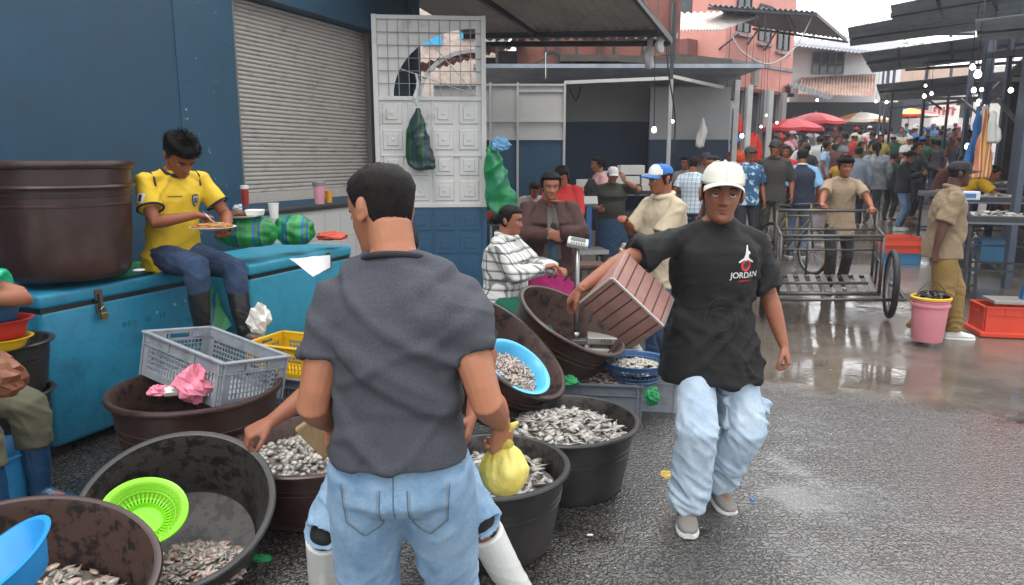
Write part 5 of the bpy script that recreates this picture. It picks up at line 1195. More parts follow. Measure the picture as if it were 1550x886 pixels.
# counters behind the women
def boxm(name,c,d,label,cat,m,bev=.01,rz=0,group=None): mb=MB(); mb.box((0,0,0),d); o=mb.build(name,m,None,bev=bev); o.location=c; o.rotation_euler=(0,0,rz); tag(o,label,cat,group); return o
table(Vector((1.95,12.4,gz(12.4))),0,2.2,.7,.95,'metal counter with stacked white boxes at the back of the dark stall',ALU)
WB=mat('white_box','b4b2ae',.6,var=.08,vs=5)
for i,(x,z,w,h) in enumerate(((1.35,.10,.5,.2),(1.9,.13,.45,.26),(2.4,.15,.5,.30),(2.0,.36,.4,.16),(1.6,.28,.35,.12))):
    boxm('foam_crate',Vector((x,12.4,gz(12.4)+.97+z)),(w,.4,h),('low pale','middle white','tall white','upper white','small white')[i]+' foam crate on the counter in the dark stall','box',WB)
table(Vector((2.25,11.3,gz(11.3))),0,1.5,.6,.70,'grey steel counter in front of the stacked white boxes',ALU)
table(Vector((-.15,9.9,gz(9.9))),R(5),1.15,.6,.78,'table with orange baskets where the women work behind the gate',ALU)
for i,(x,y) in enumerate(((-.42,9.8),(-.02,9.75),(.25,9.95))):
    crate(Matrix.Translation((x,y,gz(9.9)+.79))@Matrix.Rotation(R(5+i*6),4,'Z'),.36,.30,.12,('left','middle','right')[i]+' orange basket on the table behind the gate',ORG,solid=True,cat='basket',name='basket')
ORF=mat('orange_goods','bf5a3a',.5,var=.4,vs=30,bump=.5,bs=50)
r4=empty('weighing_scale',(.98,9.3,gz(9.3)),R(10),'pale scale on a dark blue post left of the woman covering her face','scale')
mb=MB(); mb.box((0,0,1.10),(.20,.12,.11),Euler((R(-25),0,0)).to_matrix()); mb.build('display_head',mat('head_pale','a9a9a5'),r4,bev=.01)
mb=MB(); mb.bar((0,0,.5),(0,0,1.06),.06,.06); mb.build('post',BLS,r4); mb=MB(); mb.box((0,-.05,.48),(.4,.4,.05)); mb.build('platform',mat('scale_plate','8c8a84'),r4)
for x in (-.16,.16):
    for y in (-.2,.12): mb=MB(); mb.bar((x,y,0),(x,y,.46),.03,.03); mb.build('leg',STEEL,r4)
for i,(px,Y,h) in enumerate(((893,7.6,.62),(868,7.0,.7))):
    x=(px-775)/FPX*Y; st=empty('stool',(x,Y,0),R(15*i),('rusty brown','dark steel')[i]+' stool behind the leaning tubs','stool'); mb=MB(); mb.box((0,0,h),(.3,.3,.03)); mb.build('seat',mat('stool_brown','4a2f24',.6,var=.2),st,bev=.004)
    for a in (-.12,.12):
        for b_ in (-.12,.12): mb=MB(); mb.bar((a*1.2,b_*1.2,0),(a,b_,h-.01),.025,.025); mb.build('leg',STEEL,st)
boxm('red_crate',Vector((1.45,10.6,gz(10.6)+.55)),(.42,.3,.14),'red crate beside the man in the blue and white cap','crate',mat('red_crate_plastic','c2401f'))
boxm('white_slab_box',Vector((1.2,10.9,gz(10.9)+.28)),(1.0,.4,.5),'long dirty white box behind the woman covering her face','box',mat('old_foam','8f8b84'))
# umbrellas
def umbrella(px,py,Y,Rr,label,cols,ribs=8,rise=.32,tilt=0,gr=None):
    c=at(px,py,Y); g=gz(Y); root=empty('market_umbrella',(c.x,c.y,g),0,label,'umbrella',gr); H=c.z-g
    mb=MB(); n=ribs
    for i in range(n):
        for s_ in range(4):
            a0=2*PI*(i+s_/4)/n; a1=2*PI*(i+(s_+1)/4)/n
            def P(a,r,f):
                sag=.05*math.sin(PI*f)*r; return Vector((Rr*r*math.cos(a)*(1-.04*math.sin(PI*f)),Rr*r*math.sin(a)*(1-.04*math.sin(PI*f)),H+rise*(1-r**1.6)-sag*.5))
            f0,f1=s_/4,(s_+1)/4
            for q in range(5):
                r0,r1=q/5,(q+1)/5; mb.add([P(a0,r0,f0),P(a0,r1,f0),P(a1,r1,f1),P(a1,r0,f1)],[(0,1,2,3)],i%len(cols))
            p0,p1=P(a0,1,f0),P(a1,1,f1); mb.add([p0,p0-Vector((0,0,.11)),p1-Vector((0,0,.11)),p1],[(0,1,2,3)],(i+1)%len(cols) if len(cols)>2 else 0)
    mb.build('canopy',cols,root)
    mb=MB(); mb.tube([(0,0,0),(0,0,H+rise+.06)],.022,8); mb.build('pole',mat('pole_grey','8c8c8c',.4,.5),root,True)
    for i in range(n):
        a=2*PI*i/n; mb=MB(); mb.tube([(0,0,H+rise*.35),(Rr*.5*math.cos(a),Rr*.5*math.sin(a),H+rise*(1-.5**1.6)-.02)],.008,5); mb.build('rib',STEEL,root,True)
RU=mat('umbrella_red','d0303f',.6,var=.05,sss=.0); RU2=mat('umbrella_pink_red','d84a50',.6,var=.05); OU=mat('umbrella_orange','e0953f',.6); WU=mat('umbrella_white','e2dccf',.6); BU=mat('umbrella_blue','2f62b8',.6); YU=mat('umbrella_yellow','e6c23a',.6)
umbrella(1200,194,25,1.02,'bright red umbrella in front, nearer than the other red one',[RU,RU2])
umbrella(1234,184,27.5,1.05,'second red umbrella behind and right of the nearer one',[RU2,RU])
umbrella(1303,182,31,1.15,'white and orange umbrella right of the red ones',[WU,OU,WU])
umbrella(1376,174,38,1.35,'multicoloured blue, yellow and red umbrella furthest back',[BU,YU,RU,WU])
# lit bulbs
BULB=mat('bulb_glow','fff8ea',.3,emit='fff6e6',es=9)
rnd=random.Random(3)
LB=[(990,197,10.6,.052),(1018,184,12.2,.035),(1100,161,13.4,.045),(1123,206,14,.05),(1147,213,17,.04),(1160,175,19,.035),(1135,190,17,.03),(1237,152,28,.06),(1480,113,9.6,.062),(1472,102,11,.05),(1474,137,12,.05),(1486,136,14,.045),(1491,164,11.5,.055),(1480,158,14,.04),(1399,146,17,.055),(1410,142,19,.05),(1401,130,20,.045),(1326,154,24,.05),(1342,155,23,.06),(1464,222,13,.06),(1481,153,15,.04),(1407,126,23,.045),(1152,192,20,.04),(1176,186,22,.045),(1530,137,12,.05),(1540,192,12,.035)]
for i,(px,py,Y,r) in enumerate(LB):
    r*=.68
    c=at(px,py,Y); root=empty('hanging_bulb',c,0,None,'lamp','lit bulbs hanging over the street stalls')
    side='left' if px<1200 else 'right'
    root['label']='lit white bulb hanging over the stalls on the %s side of the street'%side
    if i==0: root['label']='lit bulb hanging lowest in front of the dark blue stall wall'
    if i==1: root['label']='small lit bulb beside the grey post of the dark stall'
    if i==8: root['label']='largest lit bulb, hanging high under the right market roofs'
    if i==19: root['label']='lit bulb hanging lowest among the crowd on the right side'
    mb=MB(); mb.ell((0,0,0),(r,r,r*1.1),14,10); mb.ell((0,0,r*1.0),(r*.5,r*.5,r*.5),10,6); mb.build('bulb',BULB,root,True)
    mb=MB(); mb.tube([(0,0,r*1.3),(0,0,r*2.2)],r*.42,10); mb.build('socket',mat('socket_black','141414',.5),root,True)
    top=(4.0-c.z) if Y<16 else (4.9-c.z); top=max(top,.3); mb=MB(); mb.tube([(0,0,r*2),(rnd.uniform(-.04,.04),0,top*.5),(0,0,top)],.006,5); mb.build('cord',mat('socket_black','141414'),root,True)
# hanging cloths at the right and rag on the roof edge
def cloth(px,py,Y,w,h,label,m,seed=1,cat='cloth'):
    c=at(px,py,Y); mb=MB(); secs=[]
    for z,k_ in ((.5,.12),(.38,.45),(.15,.7),(-.15,.9),(-.4,1.0),(-.5,.95)): secs.append(ell_sec(Vector((.03*math.sin(z*5+seed),0,z*h)),Vector((1,0,0)),Vector((0,1,0)),w/2*k_,.05*k_,20))
    mb.loft(secs); me=remesh(mb,.02,1,.5,lambda p:.025*(1-3*abs(noise.noise(Vector((p.x*12+seed,p.y*8,p.z*2)))))); o=link('hanging_cloth',me,m,None,True); o.location=c; tag(o,label,cat); return o
cloth(1477,212,10.5,.22,.85,'blue cloth hanging left of the striped one under the right roof',mat('cloth_blue','1f5b92',.8,var=.2),1)
cloth(1489,218,10.3,.26,.95,'pink and cream striped cloth hanging under the right roof',stripes('striped_cloth',[(0,'b8734f'),(.4,'d0b08a'),(.6,'a04f45'),(.8,'c9a34a')],0,9,.8),2)
cloth(1504,192,10.2,.16,.42,'white plastic bag lit from behind hanging under the right roof',mat('white_film','c4c2bd'),3,'plastic bag')
cloth(1492,180,10.6,.18,.40,'grey plastic bag hanging from the right market roof',mat('grey_film','8e9094',.4),4,'plastic bag')
cloth(984,78,9.9,.10,.42,'torn white rag hanging from the corner of the grey roof, left piece',mat('rag_white','a9a9aa',.8),5,'rag')
cloth(1000,62,9.8,.09,.28,'torn white rag hanging from the corner of the grey roof, right piece',mat('rag_white','a9a9aa'),6,'rag')
cloth(1062,200,12.8,.16,.5,'white plastic bag hanging in front of the stall side wall',mat('white_film','c4c2bd'),7,'plastic bag')
cloth(1142,222,15,.30,.6,'red garment hanging by the stall posts on the left',mat('red_cloth','b8281e',.8,var=.2),8)
cloth(1118,185,18,.18,.5,'small red cloth hanging in the doorway of the corner building',mat('red_cloth','b8281e'),9)
def wire(pts,label,r=.008,m=None):
    P=[Vector(p) for p in pts]; out=[]
    for i in range(len(P)-1):
        for j in range(8):
            t=j/8; p0=P[max(i-1,0)];p1=P[i];p2=P[i+1];p3=P[min(i+2,len(P)-1)]
            out.append(.5*((2*p1)+(p2-p0)*t+(2*p0-5*p1+4*p2-p3)*t*t+(3*p1-p0-3*p2+p3)*t**3))
    out.append(P[-1]); mb=MB(); mb.tube([p-P[0] for p in out],r,6); o=mb.build('cable',m or mat('cable_black','101010',.6),None,True); o.location=P[0]; tag(o,label,'cable')
wire([at(1008,55,10.8),at(1012,110,10.8),at(1022,180,10.9),at(1018,240,10.9)],'black cable hanging beside the grey post of the dark stall',.012)
wire([at(1232,18,20),at(1205,70,19.5),at(1165,97,19),at(1125,80,19),at(1108,55,19)],'pale looping cable hanging under the corner building awning',.02,mat('cable_pale','a9a49a',.6))
wire([at(826,120,11),at(826,80,11.4)],'thin pale cord hanging above the white partition',.006,mat('cable_pale','a9a49a'))
wire([at(862,135,13.5),at(872,152,13.5),at(880,130,13.5)],'short looping wire on the dark stall wall',.01)

rnd=random.Random(77); mb=MB()
for i in range(260):
    px,py=rnd.uniform(860,1550),rnd.uniform(540,886); q=gpt(px,py) if False else atz(px,py); a=rnd.uniform(0,6.28); L=rnd.uniform(.003,.009)
    u=Vector((math.cos(a),math.sin(a),0))*L; w_=Vector((-math.sin(a),math.cos(a),0))*L*rnd.uniform(.3,.8); c=q+Vector((0,0,.008)); mb.add([c-u,c+w_,c+u,c-w_,c+Vector((0,0,.003))],[(0,1,4),(1,2,4),(2,3,4),(3,0,4)],rnd.randrange(2))
o=mb.build('ground_litter',[mat('scale_flakes','8d8a84',.3),mat('brown_flakes','4a3a28',.7)]); tag(o,'tiny fish scales and crumbs scattered over the wet asphalt','litter',kind='stuff')
# ================================================================ PEOPLE
BLK=mat('black_cotton','0a0a0b',.88,var=.25,vs=30,bump=.25,bs=400)
CHAR=mat('charcoal_melange','3b3d44',.92,var=.36,vs=260,bump=.3,bs=420,detail=2)
def denim(name,c,c2,sc=9,w=.13): return mat(name,c,.88,var=.13,vs=140,bump=.5,bs=520,col2=c2,c2s=sc,c2t=.52,c2w=w)
DL=denim('light_denim','6384a3','93adc2',7,.2); DP=denim('pale_washed_denim','95abbf','c3d1dc',6,.2); DD=denim('dark_denim','17273f','32486a',8,.2)
GREYSHOE=mat('grey_suede','6e6b66',.85,var=.12,bump=.3,bs=150)
def loc_of(p,rz,loc): return Matrix.Rotation(-rz,4,'Z')@(Vector(p)-Vector(loc))
def decal(s,me,M,d,m,name,parent,lift=.002):
    me.transform(M); bv=s.bv if hasattr(s,'bv') else bvh(s.shirt_me); s.bv=bv; d=Vector(d).normalized()
    for v in me.vertices:
        h=bv.ray_cast(v.co-d*.6,d)
        if h[0] is not None: v.co=h[0]-d*lift
    return link(name,me,m,parent)
def poly(pts,sub=0):
    mb=MB(); mb.add([(x,0,z) for x,z in pts],[tuple(range(len(pts)))]); return mb.mesh()
def grid(w,h,n=8,f=None):
    mb=MB(); vs=[];fs=[]
    for i in range(n+1):
        for j in range(n+1):
            u,v=i/n-.5,j/n-.5
            if f: u,v=f(u,v)
            vs.append((u*w,0,v*h))
    for i in range(n):
        for j in range(n): a=i*(n+1)+j; fs.append((a,a+n+1,a+n+2,a+1))
    mb.add(vs,fs); return mb.mesh()
# --- man in the charcoal tee, back to us
m1=person(dict(h=1.715,fat=1.0,arm=1.02,skin='light',lean=7,side=0,twist=0,head=(44,20,-6),hoff=(.022,-.012,.0),hk=1.01,shw=.150,shz=(-.025,-.025),pel=(0,.0,.93),
  handL=(.215,-.16,.965),elbL=(.10,1,0),hpL=(-.6,.6,0),hdL=(-.12,-.10,-1),curlL=(48,62,66,66),thumbL=18,
  handR=(-.27,-.13,.985),elbR=(-.05,1,0),hpR=(.5,-.6,0),hdR=(.02,-.15,-1),curlR=(50,58,62,62),
  footL=(.12,.02,.085),footR=(-.12,-.04,.085),hair='fade',hairmat=HAIRB,tuft=26000,hback=-.072,hthick=.006,seed=3,
  shirt=CHAR,collar=mat('charcoal_rib','202127',.9),collarr=.007,shirtkw=dict(off=.016,sleeve=.60,cuff=.0,lo=.012,flare=.010,belly=.02,neckr=.078),fold=.024,shirtname='t_shirt',
  trousers=DL,trouname='jeans',troukw=dict(off=.008,r=(.102,.094,.076,.074,.068,.064)),tfold=.012,shoe=GREYSHOE,vox=.0042),
  (-.30,1.83,0),R(180),'man seen from behind in a charcoal T-shirt and blue jeans with a yellow bag')
r1=m1.root
# jeans seams and back pockets, laid on the cloth
bvt=bvh(m1.trou_me); STI=mat('denim_seam','4a6885',.9); STW=mat('denim_stitch','8f8464',.9)
def seam(pts,nm,m,parent,r=.0016,bv=bvt,d=(0,-1,0)):
    P=[]
    for i in range(len(pts)-1):
        a,b=Vector(pts[i]),Vector(pts[i+1])
        for j in range(8): P.append(a.lerp(b,j/8))
    P.append(Vector(pts[-1])); P=drape(bv,P,d,.0012); mb=MB(); mb.tube(P,r,5); return mb.build(nm,m,parent,True)
for q in (1,-1):
    pk_=[(q*.035,.3,.895),(q*.038,.3,.775),(q*.085,.3,.745),(q*.132,.3,.790),(q*.140,.3,.90)]
    seam(pk_,'pocket_seam',STI,r1,.0017); seam([(x-q*.006 if i in(3,4) else x+q*.006 if i<2 else x,y,z+(.008 if i==2 else 0)) for i,(x,y,z) in enumerate(pk_)],'pocket_stitch',STW,r1,.0009)
seam([(0,.3,.93),(0,.3,.80)],'centre_seam',STI,r1,.0018)
# --- man with white boots behind him
WB_=mat('white_rubber_boot','cfcfca',.35,var=.05,vs=5,coat=.2)
m2=person(dict(h=1.66,fat=1.0,skin='tan',lean=12,head=(10,35,0),pel=(0,.02,.80),handR=(-.40,-.20,.86),elbR=(.5,.2,-1),hpR=(0,.2,-1),hdR=(-.8,-.35,-.35),curlR=48,
  handL=(.26,-.10,.84),elbL=(.6,.8,0),footR=(-.31,0,.09),footL=(.44,-.05,.09),knL=(.3,-1,.1),knR=(-.25,-1,.1),hair='short',tuft=1500,
  shirt=BLK,shirtkw=dict(off=.018,sleeve=.85,cuff=.015,lo=-.12),shirtname='t_shirt',trousers=mat('black_leggings','08080a',.8),trouname='leggings',troukw=dict(off=-.004,r=(.085,.072,.060,.056,.05,.045)),
  shoe=WB_,boot=True,boott=.93,voxc=.008),(-.40,2.50,0),0,'worker in torn denim shorts and white rubber boots, mostly hidden behind the charcoal T-shirt')
link('denim_shorts',remesh(trouser_mb(m2,{},off=.004,r=(.092,.084,.076,.072,.070,.072),end=-.02),.007,2,.5,bunch(.006,4,.5,.55)),DL,m2.root,True)
mb=MB(); mb.loft([ell_sec(Vector((0,-.03+.012*i,z)),Vector((1,0,0)),Vector((0,1,0)),a,b,28,2.3) for i,(z,a,b) in enumerate(((.62,.215,.165),(.75,.205,.16),(.90,.18,.135),(.96,.165,.125)))]); link('white_apron',remesh(mb,.009,1,.5,fold(.008,4)),mat('apron_white','b9bab8',.5,var=.08),m2.root,True)
mb=MB(); c=m2.neck+Vector((0,-.01,.02)); mb.tube([c+Vector((.085*math.cos(a),.08*math.sin(a),.012*math.sin(a*2))) for a in [2*PI*i/24 for i in range(24)]],.022,8,closed=True); mb.build('neck_scarf',stripes('scarf',[(0,'8e2430'),(.4,'c9c3bd'),(.6,'2a3a66'),(.8,'8e2430')],0,22,.8),m2.root,True)
# --- man carrying the box
BX=mat('box_pinkish','8a655c',.6,var=.10,vs=6,bump=.1,bs=40,col2='75544c',c2s=5); BXD=mat('box_strap_brown','3f2621',.7)
bx=empty('carried_box',(0,0,0),0,'pinkish brown grooved box held under the walking man\'s arm','box')
A_=at(930,424,2.99); B_=at(1001,491,2.99); e_=(B_-A_); exn=e_.normalized(); f_=Vector((.150,.18,.022)); f_=(f_-exn*exn.dot(f_)).normalized(); ec=f_.cross(exn)
if ec.y<0: ec=-ec
ef=f_.copy()
if ef.x<0: ef=-ef
p=atz(1078,806); p=Vector((p.x*1.075-.05,p.y*1.075,0))
m3=person(dict(h=1.715,fat=1.03,arm=.98,skin='tan',lean=3,side=0,twist=4,head=(-16,1,3),shw=.185,shz=(-.02,-.01),pel=(-.01,0,.90),
  handR=loc_of(A_+ec*.19-exn*.055+ef*.035,R(6),p),elbR=(-.3,.3,1),hpR=exn,hdR=ec-exn*-.1,curlR=28,
  handL=(.330,-.06,.845),elbL=(.4,1,0),hpL=(-.8,.5,0),curlL=(42,50,52,55),
  footR=(-.13,-.10,.09),fyR=-14,footL=(.10,.10,.10),fyL=4,fzL=.12,knL=(.35,-1,.1),knR=(-.1,-1,.1),
  hair='short',hthick=.006,hback=-.05,tuft=2500,cap=(mat('cream_cap_cotton','c9c6ba',.85,var=.06,bump=.2,bs=300),mat('cream_cap_cotton','c9c6ba')),
  shirt=BLK,collar=BLK,shirtkw=dict(off=.022,sleeve=.82,cuff=.022,lo=-.21,flare=.036),fold=.022,shirtname='t_shirt',seed=4,
  trousers=DP,trouname='cargo_jeans',troukw=dict(off=.014,r=(.084,.089,.082,.081,.080,.085)),tfold=.015,shoe=GREYSHOE,vox=.0040,hk=1.17),
  p,R(6),'man in a white cap, black T-shirt and baggy pale jeans walking with a box')
r3_=m3.root; bv3=bvh(m3.trou_me)
for (x,z,w,h,sg) in ((.215,.50,.10,.15,1),(-.215,.54,.09,.15,-1)):   # cargo pockets with flaps on the outer thighs
    b0=MB(); hit=bv3.ray_cast(Vector((sg*.6,-.06,z)),Vector((-sg,0,0)))[0]; c=hit or Vector((x,-.05,z))
    b0.box(c,(.030,.13,h)); b0.box(c+Vector((sg*.006,0,h*.42)),(.040,.14,.05)); link('cargo_pocket',remesh(b0,.006,3,.5,bunch(.012,7+sg,z)),DP,r3_,True)
WP=mat('print_white','c4c4c4',.7); RP=mat('print_red','b32a33',.7); DP_=mat('print_dark_grey','2b2c30',.8)
Y1=Matrix.Translation((.085,-.5,1.245))
decal(m3,text_mesh('JORDAN',.038,0,True),Y1@Matrix.Translation((0,0,-.045))@Matrix.Rotation(R(90),4,'X'),(0,1,0),WP,'shirt_print',r3_)
decal(m3,text_mesh('JUMPMAN',.014,0,True),Y1@Matrix.Translation((0,0,-.072))@Matrix.Rotation(R(90),4,'X'),(0,1,0),RP,'shirt_print',r3_)
decal(m3,poly([(.027*math.cos(2*PI*i/24),.027*math.sin(2*PI*i/24)) for i in range(24)]),Y1,(0,1,0),RP,'shirt_print',r3_,.0022)
decal(m3,poly([(.014*math.cos(2*PI*i/20),.014*math.sin(2*PI*i/20)) for i in range(20)]),Y1,(0,1,0),DP_,'shirt_print',r3_,.0030)
fig=[(-.040,.018),(-.012,.034),(-.004,.050),(.002,.066),(.010,.088),(.016,.090),(.012,.066),(.020,.062),(.022,.054),(.014,.050),(.012,.036),(.034,.020),(.040,.016),(.034,.012),(.008,.026),(0,.022),(-.012,.024),(-.036,.012)]
mbf=MB(); mbf.add([(x*1.0,0,z) for x,z in fig],[(0,1,16,17),(1,2,14,15,16),(2,3,9,10,14),(3,4,5,6,9),(6,7,8,9),(10,11,13,14),(11,12,13)]); decal(m3,mbf.mesh(),Y1,(0,1,0),WP,'shirt_print',r3_,.0035)
bs3=m3.bv
def curve_on(pts,r,m,nm,par,bv): 
    P=drape(bv,[Vector(q) for q in pts],(0,1,0),.001); mb=MB(); mb.tube(P,r,4); mb.build(nm,m,par)
curve_on([(-.02+.07*math.cos(a),-.5,1.00+.10*math.sin(a)) for a in [2*PI*i/30 for i in range(31)]],.0016,DP_,'shirt_outline_print',r3_,bs3)
curve_on([(-.02+.045*math.cos(a),-.5,1.0+.05*math.sin(a)) for a in [2*PI*i/24 for i in range(25)]],.0016,DP_,'shirt_outline_print',r3_,bs3)
# the box under his arm
BX=mat('box_pinkish','936e66',.6,var=.06,vs=6,bump=.06,bs=40); BXD=mat('box_strap_brown','3f2621',.7)
BW,BD,BH=e_.length+.03,.215,.225
Rb=Matrix((exn,ec,exn.cross(ec))).transposed().to_4x4(); ctr=A_+e_*.5+ec*(BD/2)+ef*(BH/2); bx.matrix_world=Matrix.Translation(ctr)@Rb
sgz=1 if ef.dot(exn.cross(ec))>0 else -1
mb=MB(); mb.box((0,0,0),(BW,BD,BH)); mb.build('body',BX,bx,True,.010)
for i in range(6):
    x=-BW/2+BW*(i+.5)/6; mb=MB(); mb.box((x,0,0),(.006,BD+.003,BH+.003)); mb.build('groove',BXD,bx)
mb=MB(); mb.box((0,-BD/2,-sgz*BH/2),(BW-.01,.009,.009)); mb.box((-BW/2,0,-sgz*BH/2),(.008,BD-.01,.008)); mb.build('tape_edge',mat('worn_white_edge','a39a94',.6,var=.2,vs=30),bx)
mb=MB(); mb.box((BW/2+.001,0,0),(.006,BD-.01,BH-.01)); mb.build('end_panel',mat('box_grey_end','6d6a66',.6,var=.15),bx)
# yellow bag in the hand of the man in charcoal, wooden board in his other hand
yb=empty('yellow_bag',at(763,707,1.98),0,'tied yellow plastic bag hanging from the hand of the man in charcoal','plastic bag')
mb=MB(); n=60; vs=[]; fs=[]; K=34
for i in range(K+1):
    t=PI*i/K
    for j in range(n):
        a=2*PI*j/n; z=math.cos(t); r=math.sin(t)*(1-.35*max(0,z)**1.5); cr=.075*max(0,1-abs(noise.noise(Vector((math.cos(a)*3.4,math.sin(a)*3.4,z*.7+2))))*5)*(.35+.65*max(0,z+.4))
        cr+=.05*noise.noise(Vector((math.cos(a)*2,math.sin(a)*2,z*2))); s_=1-cr*1.6
        vs.append((.073*r*s_*math.cos(a),.06*r*s_*math.sin(a),.083*z-.004))
for i in range(K):
    for j in range(n): fs.append((i*n+j,(i+1)*n+j,(i+1)*n+(j+1)%n,i*n+(j+1)%n))
mb.add(vs,fs); mb.tube([(0,0,.07),(.0,0,.095),(.004,0,.12)],[.03,.016,.022],10); mb.tube([(0,0,.10),(-.02,.01,.135),(-.035,.01,.15)],[.012,.010,.004],8); mb.tube([(0,0,.10),(.025,-.01,.13),(.04,-.01,.14)],[.012,.010,.004],8)
mb.build('sack',mat('yellow_film','c4ad2c',.34,var=.14,vs=14,bump=.5,bs=38,sss=.1,col2='dccf7a',c2s=9,c2t=.5,c2w=.2),yb,True)
wb_=MB(); wb_.box((0,0,0),(.055,.022,.13),Euler((R(15),R(-35),0)).to_matrix()); o=wb_.build('wooden_block',mat('worn_wood','8c7452',.7,var=.2,vs=20,bump=.3,bs=60,stretch=(1,1,.2)),None,bev=.006); o.location=at(480,664,1.99); tag(o,'worn wooden block held in the left hand of the man in charcoal','block')
# --- youth in the yellow shirt eating
YELS=mat('yellow_jersey','cba81c',.75,var=.08,vs=8,bump=.2,bs=350); NAVY=mat('navy_trim','11142a',.8)
lp=Vector((-2.33,4.96,0)); rz4=R(57)
RB=mat('black_rubber_boot','1a1a1c',.4,var=.15,vs=6)
m4=person(dict(h=1.79,fat=.93,arm=.95,skin='brown',lean=17,twist=-3,head=(-8,42,-4),pel=(0,0,1.10),curve=1.1,shw=.19,
  handL=(.13,-.42,1.225),elbL=(1,.3,-.5),hpL=(-.3,.1,1),hdL=(-.75,-.6,0),curlL=(40,45,45,45),
  handR=(-.03,-.36,1.36),elbR=(-1,.5,-.5),hpR=(0,-.1,-1),hdR=(.75,-.6,-.25),curlR=(50,60,65,65),
  footR=(-.10,-.42,.60),footL=(.16,-.50,.55),knR=(-.15,-1,1.2),knL=(.2,-1,1.2),hair='top',hthick=.010,tuft=5000,hback=-.045,hl=.060,
  shirt=YELS,collar=NAVY,collarr=.010,shirtkw=dict(off=.018,sleeve=.66,cuff=.012,lo=-.12,flare=.02,belly=.03),fold=.018,shirtname='football_shirt',seed=6,
  trousers=DD,trouname='jeans',troukw=dict(off=.008,r=(.092,.084,.074,.072,.066,.060),end=.42),tfold=.010,shoe=RB,boot=True,boott=.66,vox=.0048,hk=1.08),lp,rz4,'youth in a yellow football shirt sitting on the freezer eating from a plate')
for q in (1,-1):   # sleeve cuffs and shoulder piping
    a=m4.sh[q]; b=m4.el[q]; e=a.lerp(b,.66); d=(b-a).normalized(); x=d.orthogonal().normalized(); y=d.cross(x); mb=MB(); mb.tube([e+(x*math.cos(t)+y*math.sin(t))*(.0785) for t in [2*PI*i/24 for i in range(24)]],.0075,6,closed=True); mb.build('sleeve_cuff',NAVY,m4.root,True)
b4=bvh(m4.shirt_me); m4.bv=b4
def dirdecal(me,c,d,m,nm,s,lift=.003,up=(0,0,1)):
    d=Vector(d).normalized(); x=d.cross(Vector(up)).normalized(); z=x.cross(d); M=Matrix((x,d,z)).transposed().to_4x4(); M.translation=Vector(c)
    decal(s,me,M,d,m,nm,s.root,lift)
cc=(m4.sh[1]+m4.sh[-1])/2
cr=[(-.028,.035),(0,.042),(.028,.035),(.030,.0),(.018,-.03),(0,-.045),(-.018,-.03),(-.030,0)]
dirdecal(poly(cr),cc+Vector((.085,-.25,-.13)),(0,1,0),NAVY,'crest',m4); dirdecal(poly([(x*.8,z*.8) for x,z in cr]),cc+Vector((.085,-.25,-.13)),(0,1,0),mat('crest_grey','8f8f98',.6),'crest',m4,.0045)
for dx in (-.012,0,.012): dirdecal(poly([(dx-.003,.015),(dx+.003,.015),(dx+.003,-.02),(dx-.003,-.02)]),cc+Vector((.085,-.25,-.13)),(0,1,0),NAVY,'crest',m4,.006)
dirdecal(poly([(-.045,.004),(.045,.004),(.045,-.004),(-.045,-.004)]),cc+Vector((-.06,-.25,-.10)),(0,1,0),mat('print_brown','5a4a1a',.7),'chest_print',m4)
sc=m4.sh[-1].lerp(m4.el[-1],.42); dirdecal(grid(.06,.06,4),sc,(1,.35,-.1),mat('foam_white','cfcdc9'),'sleeve_badge',m4); dirdecal(grid(.022,.045,4),sc,(1,.35,-.1),NAVY,'sleeve_badge',m4,.005)
for q in (1,-1): # shoulder piping
    P=[m4.sh[q]+m4.M@Vector((-q*.035,y_,.3)) for y_ in (-.07,-.04,0,.04,.07)]; P=drape(b4,P,m4.M@Vector((0,0,-1)),.001); mb=MB(); mb.tube(P,.006,6); mb.build('shoulder_stripe',NAVY,m4.root,True)
W4=Matrix.Translation(lp)@Matrix.Rotation(rz4,4,'Z')
ph=W4@Vector((.02,-.44,1.265)); plate(ph,.145,'white plate of rice and meat held by the seated youth')
blob('rice_meal',ph+Vector((0,0,.022)),(.115,.105,.022),'heap of fried rice and meat on the plate of the seated youth','food',mat('fried_rice','a87436',.6,var=.45,vs=60,bump=.9,bs=90,col2='5a3018',c2s=22,c2t=.6),(0,0,0),31,.2,4)
sp_=MB(); a=W4@m4.hand[-1]+Vector((.05,-.04,-.0)); sp_.tube([a+Vector((0,0,.03)),a+Vector((.05,-.0,-.03)),a+Vector((.08,0,-.05))],[.0035,.003,.003],6); sp_.ell(a+Vector((.095,0,-.056)),(.022,.014,.005),10,6); sp_=sp_.build('spoon',mat('spoon_steel','b5b5b5',.2,.9),None,True); tag(sp_,'metal spoon in the right hand of the seated youth','spoon')
# --- person at the left edge
KH=mat('olive_trousers','4e4d3b',.85,var=.12,vs=6,bump=.3,bs=200,col2='403f30',c2s=3); 
m5=person(dict(h=1.72,fat=1.15,skin='tan',lean=16,pel=(0,0,.66),handR=(-.10,-.10,1.12),handL=(.1,-.16,1.05),elbR=(-.3,-1,.5),elbL=(.5,-.8,-.2),footR=(-.12,-.46,.09),footL=(.16,-.40,.09),knR=(-.1,-1,.9),knL=(.1,-1,.9),
  hair='short',shirt=mat('green_apron_film','1a9c6c',.35,var=.1,vs=5,bump=.3,bs=12),shirtkw=dict(off=.03,sleeve=.55,cuff=.03,lo=-.12),fold=.02,trousers=KH,troukw=dict(off=.014,end=.45),tfold=.016,shoe=mat('blue_rubber_boot','123a5c',.35,var=.1,coat=.3),boot=True,boott=.66),
  (-2.80,3.36,0),R(76),'person cut off by the left edge in a green plastic apron and blue rubber boots')
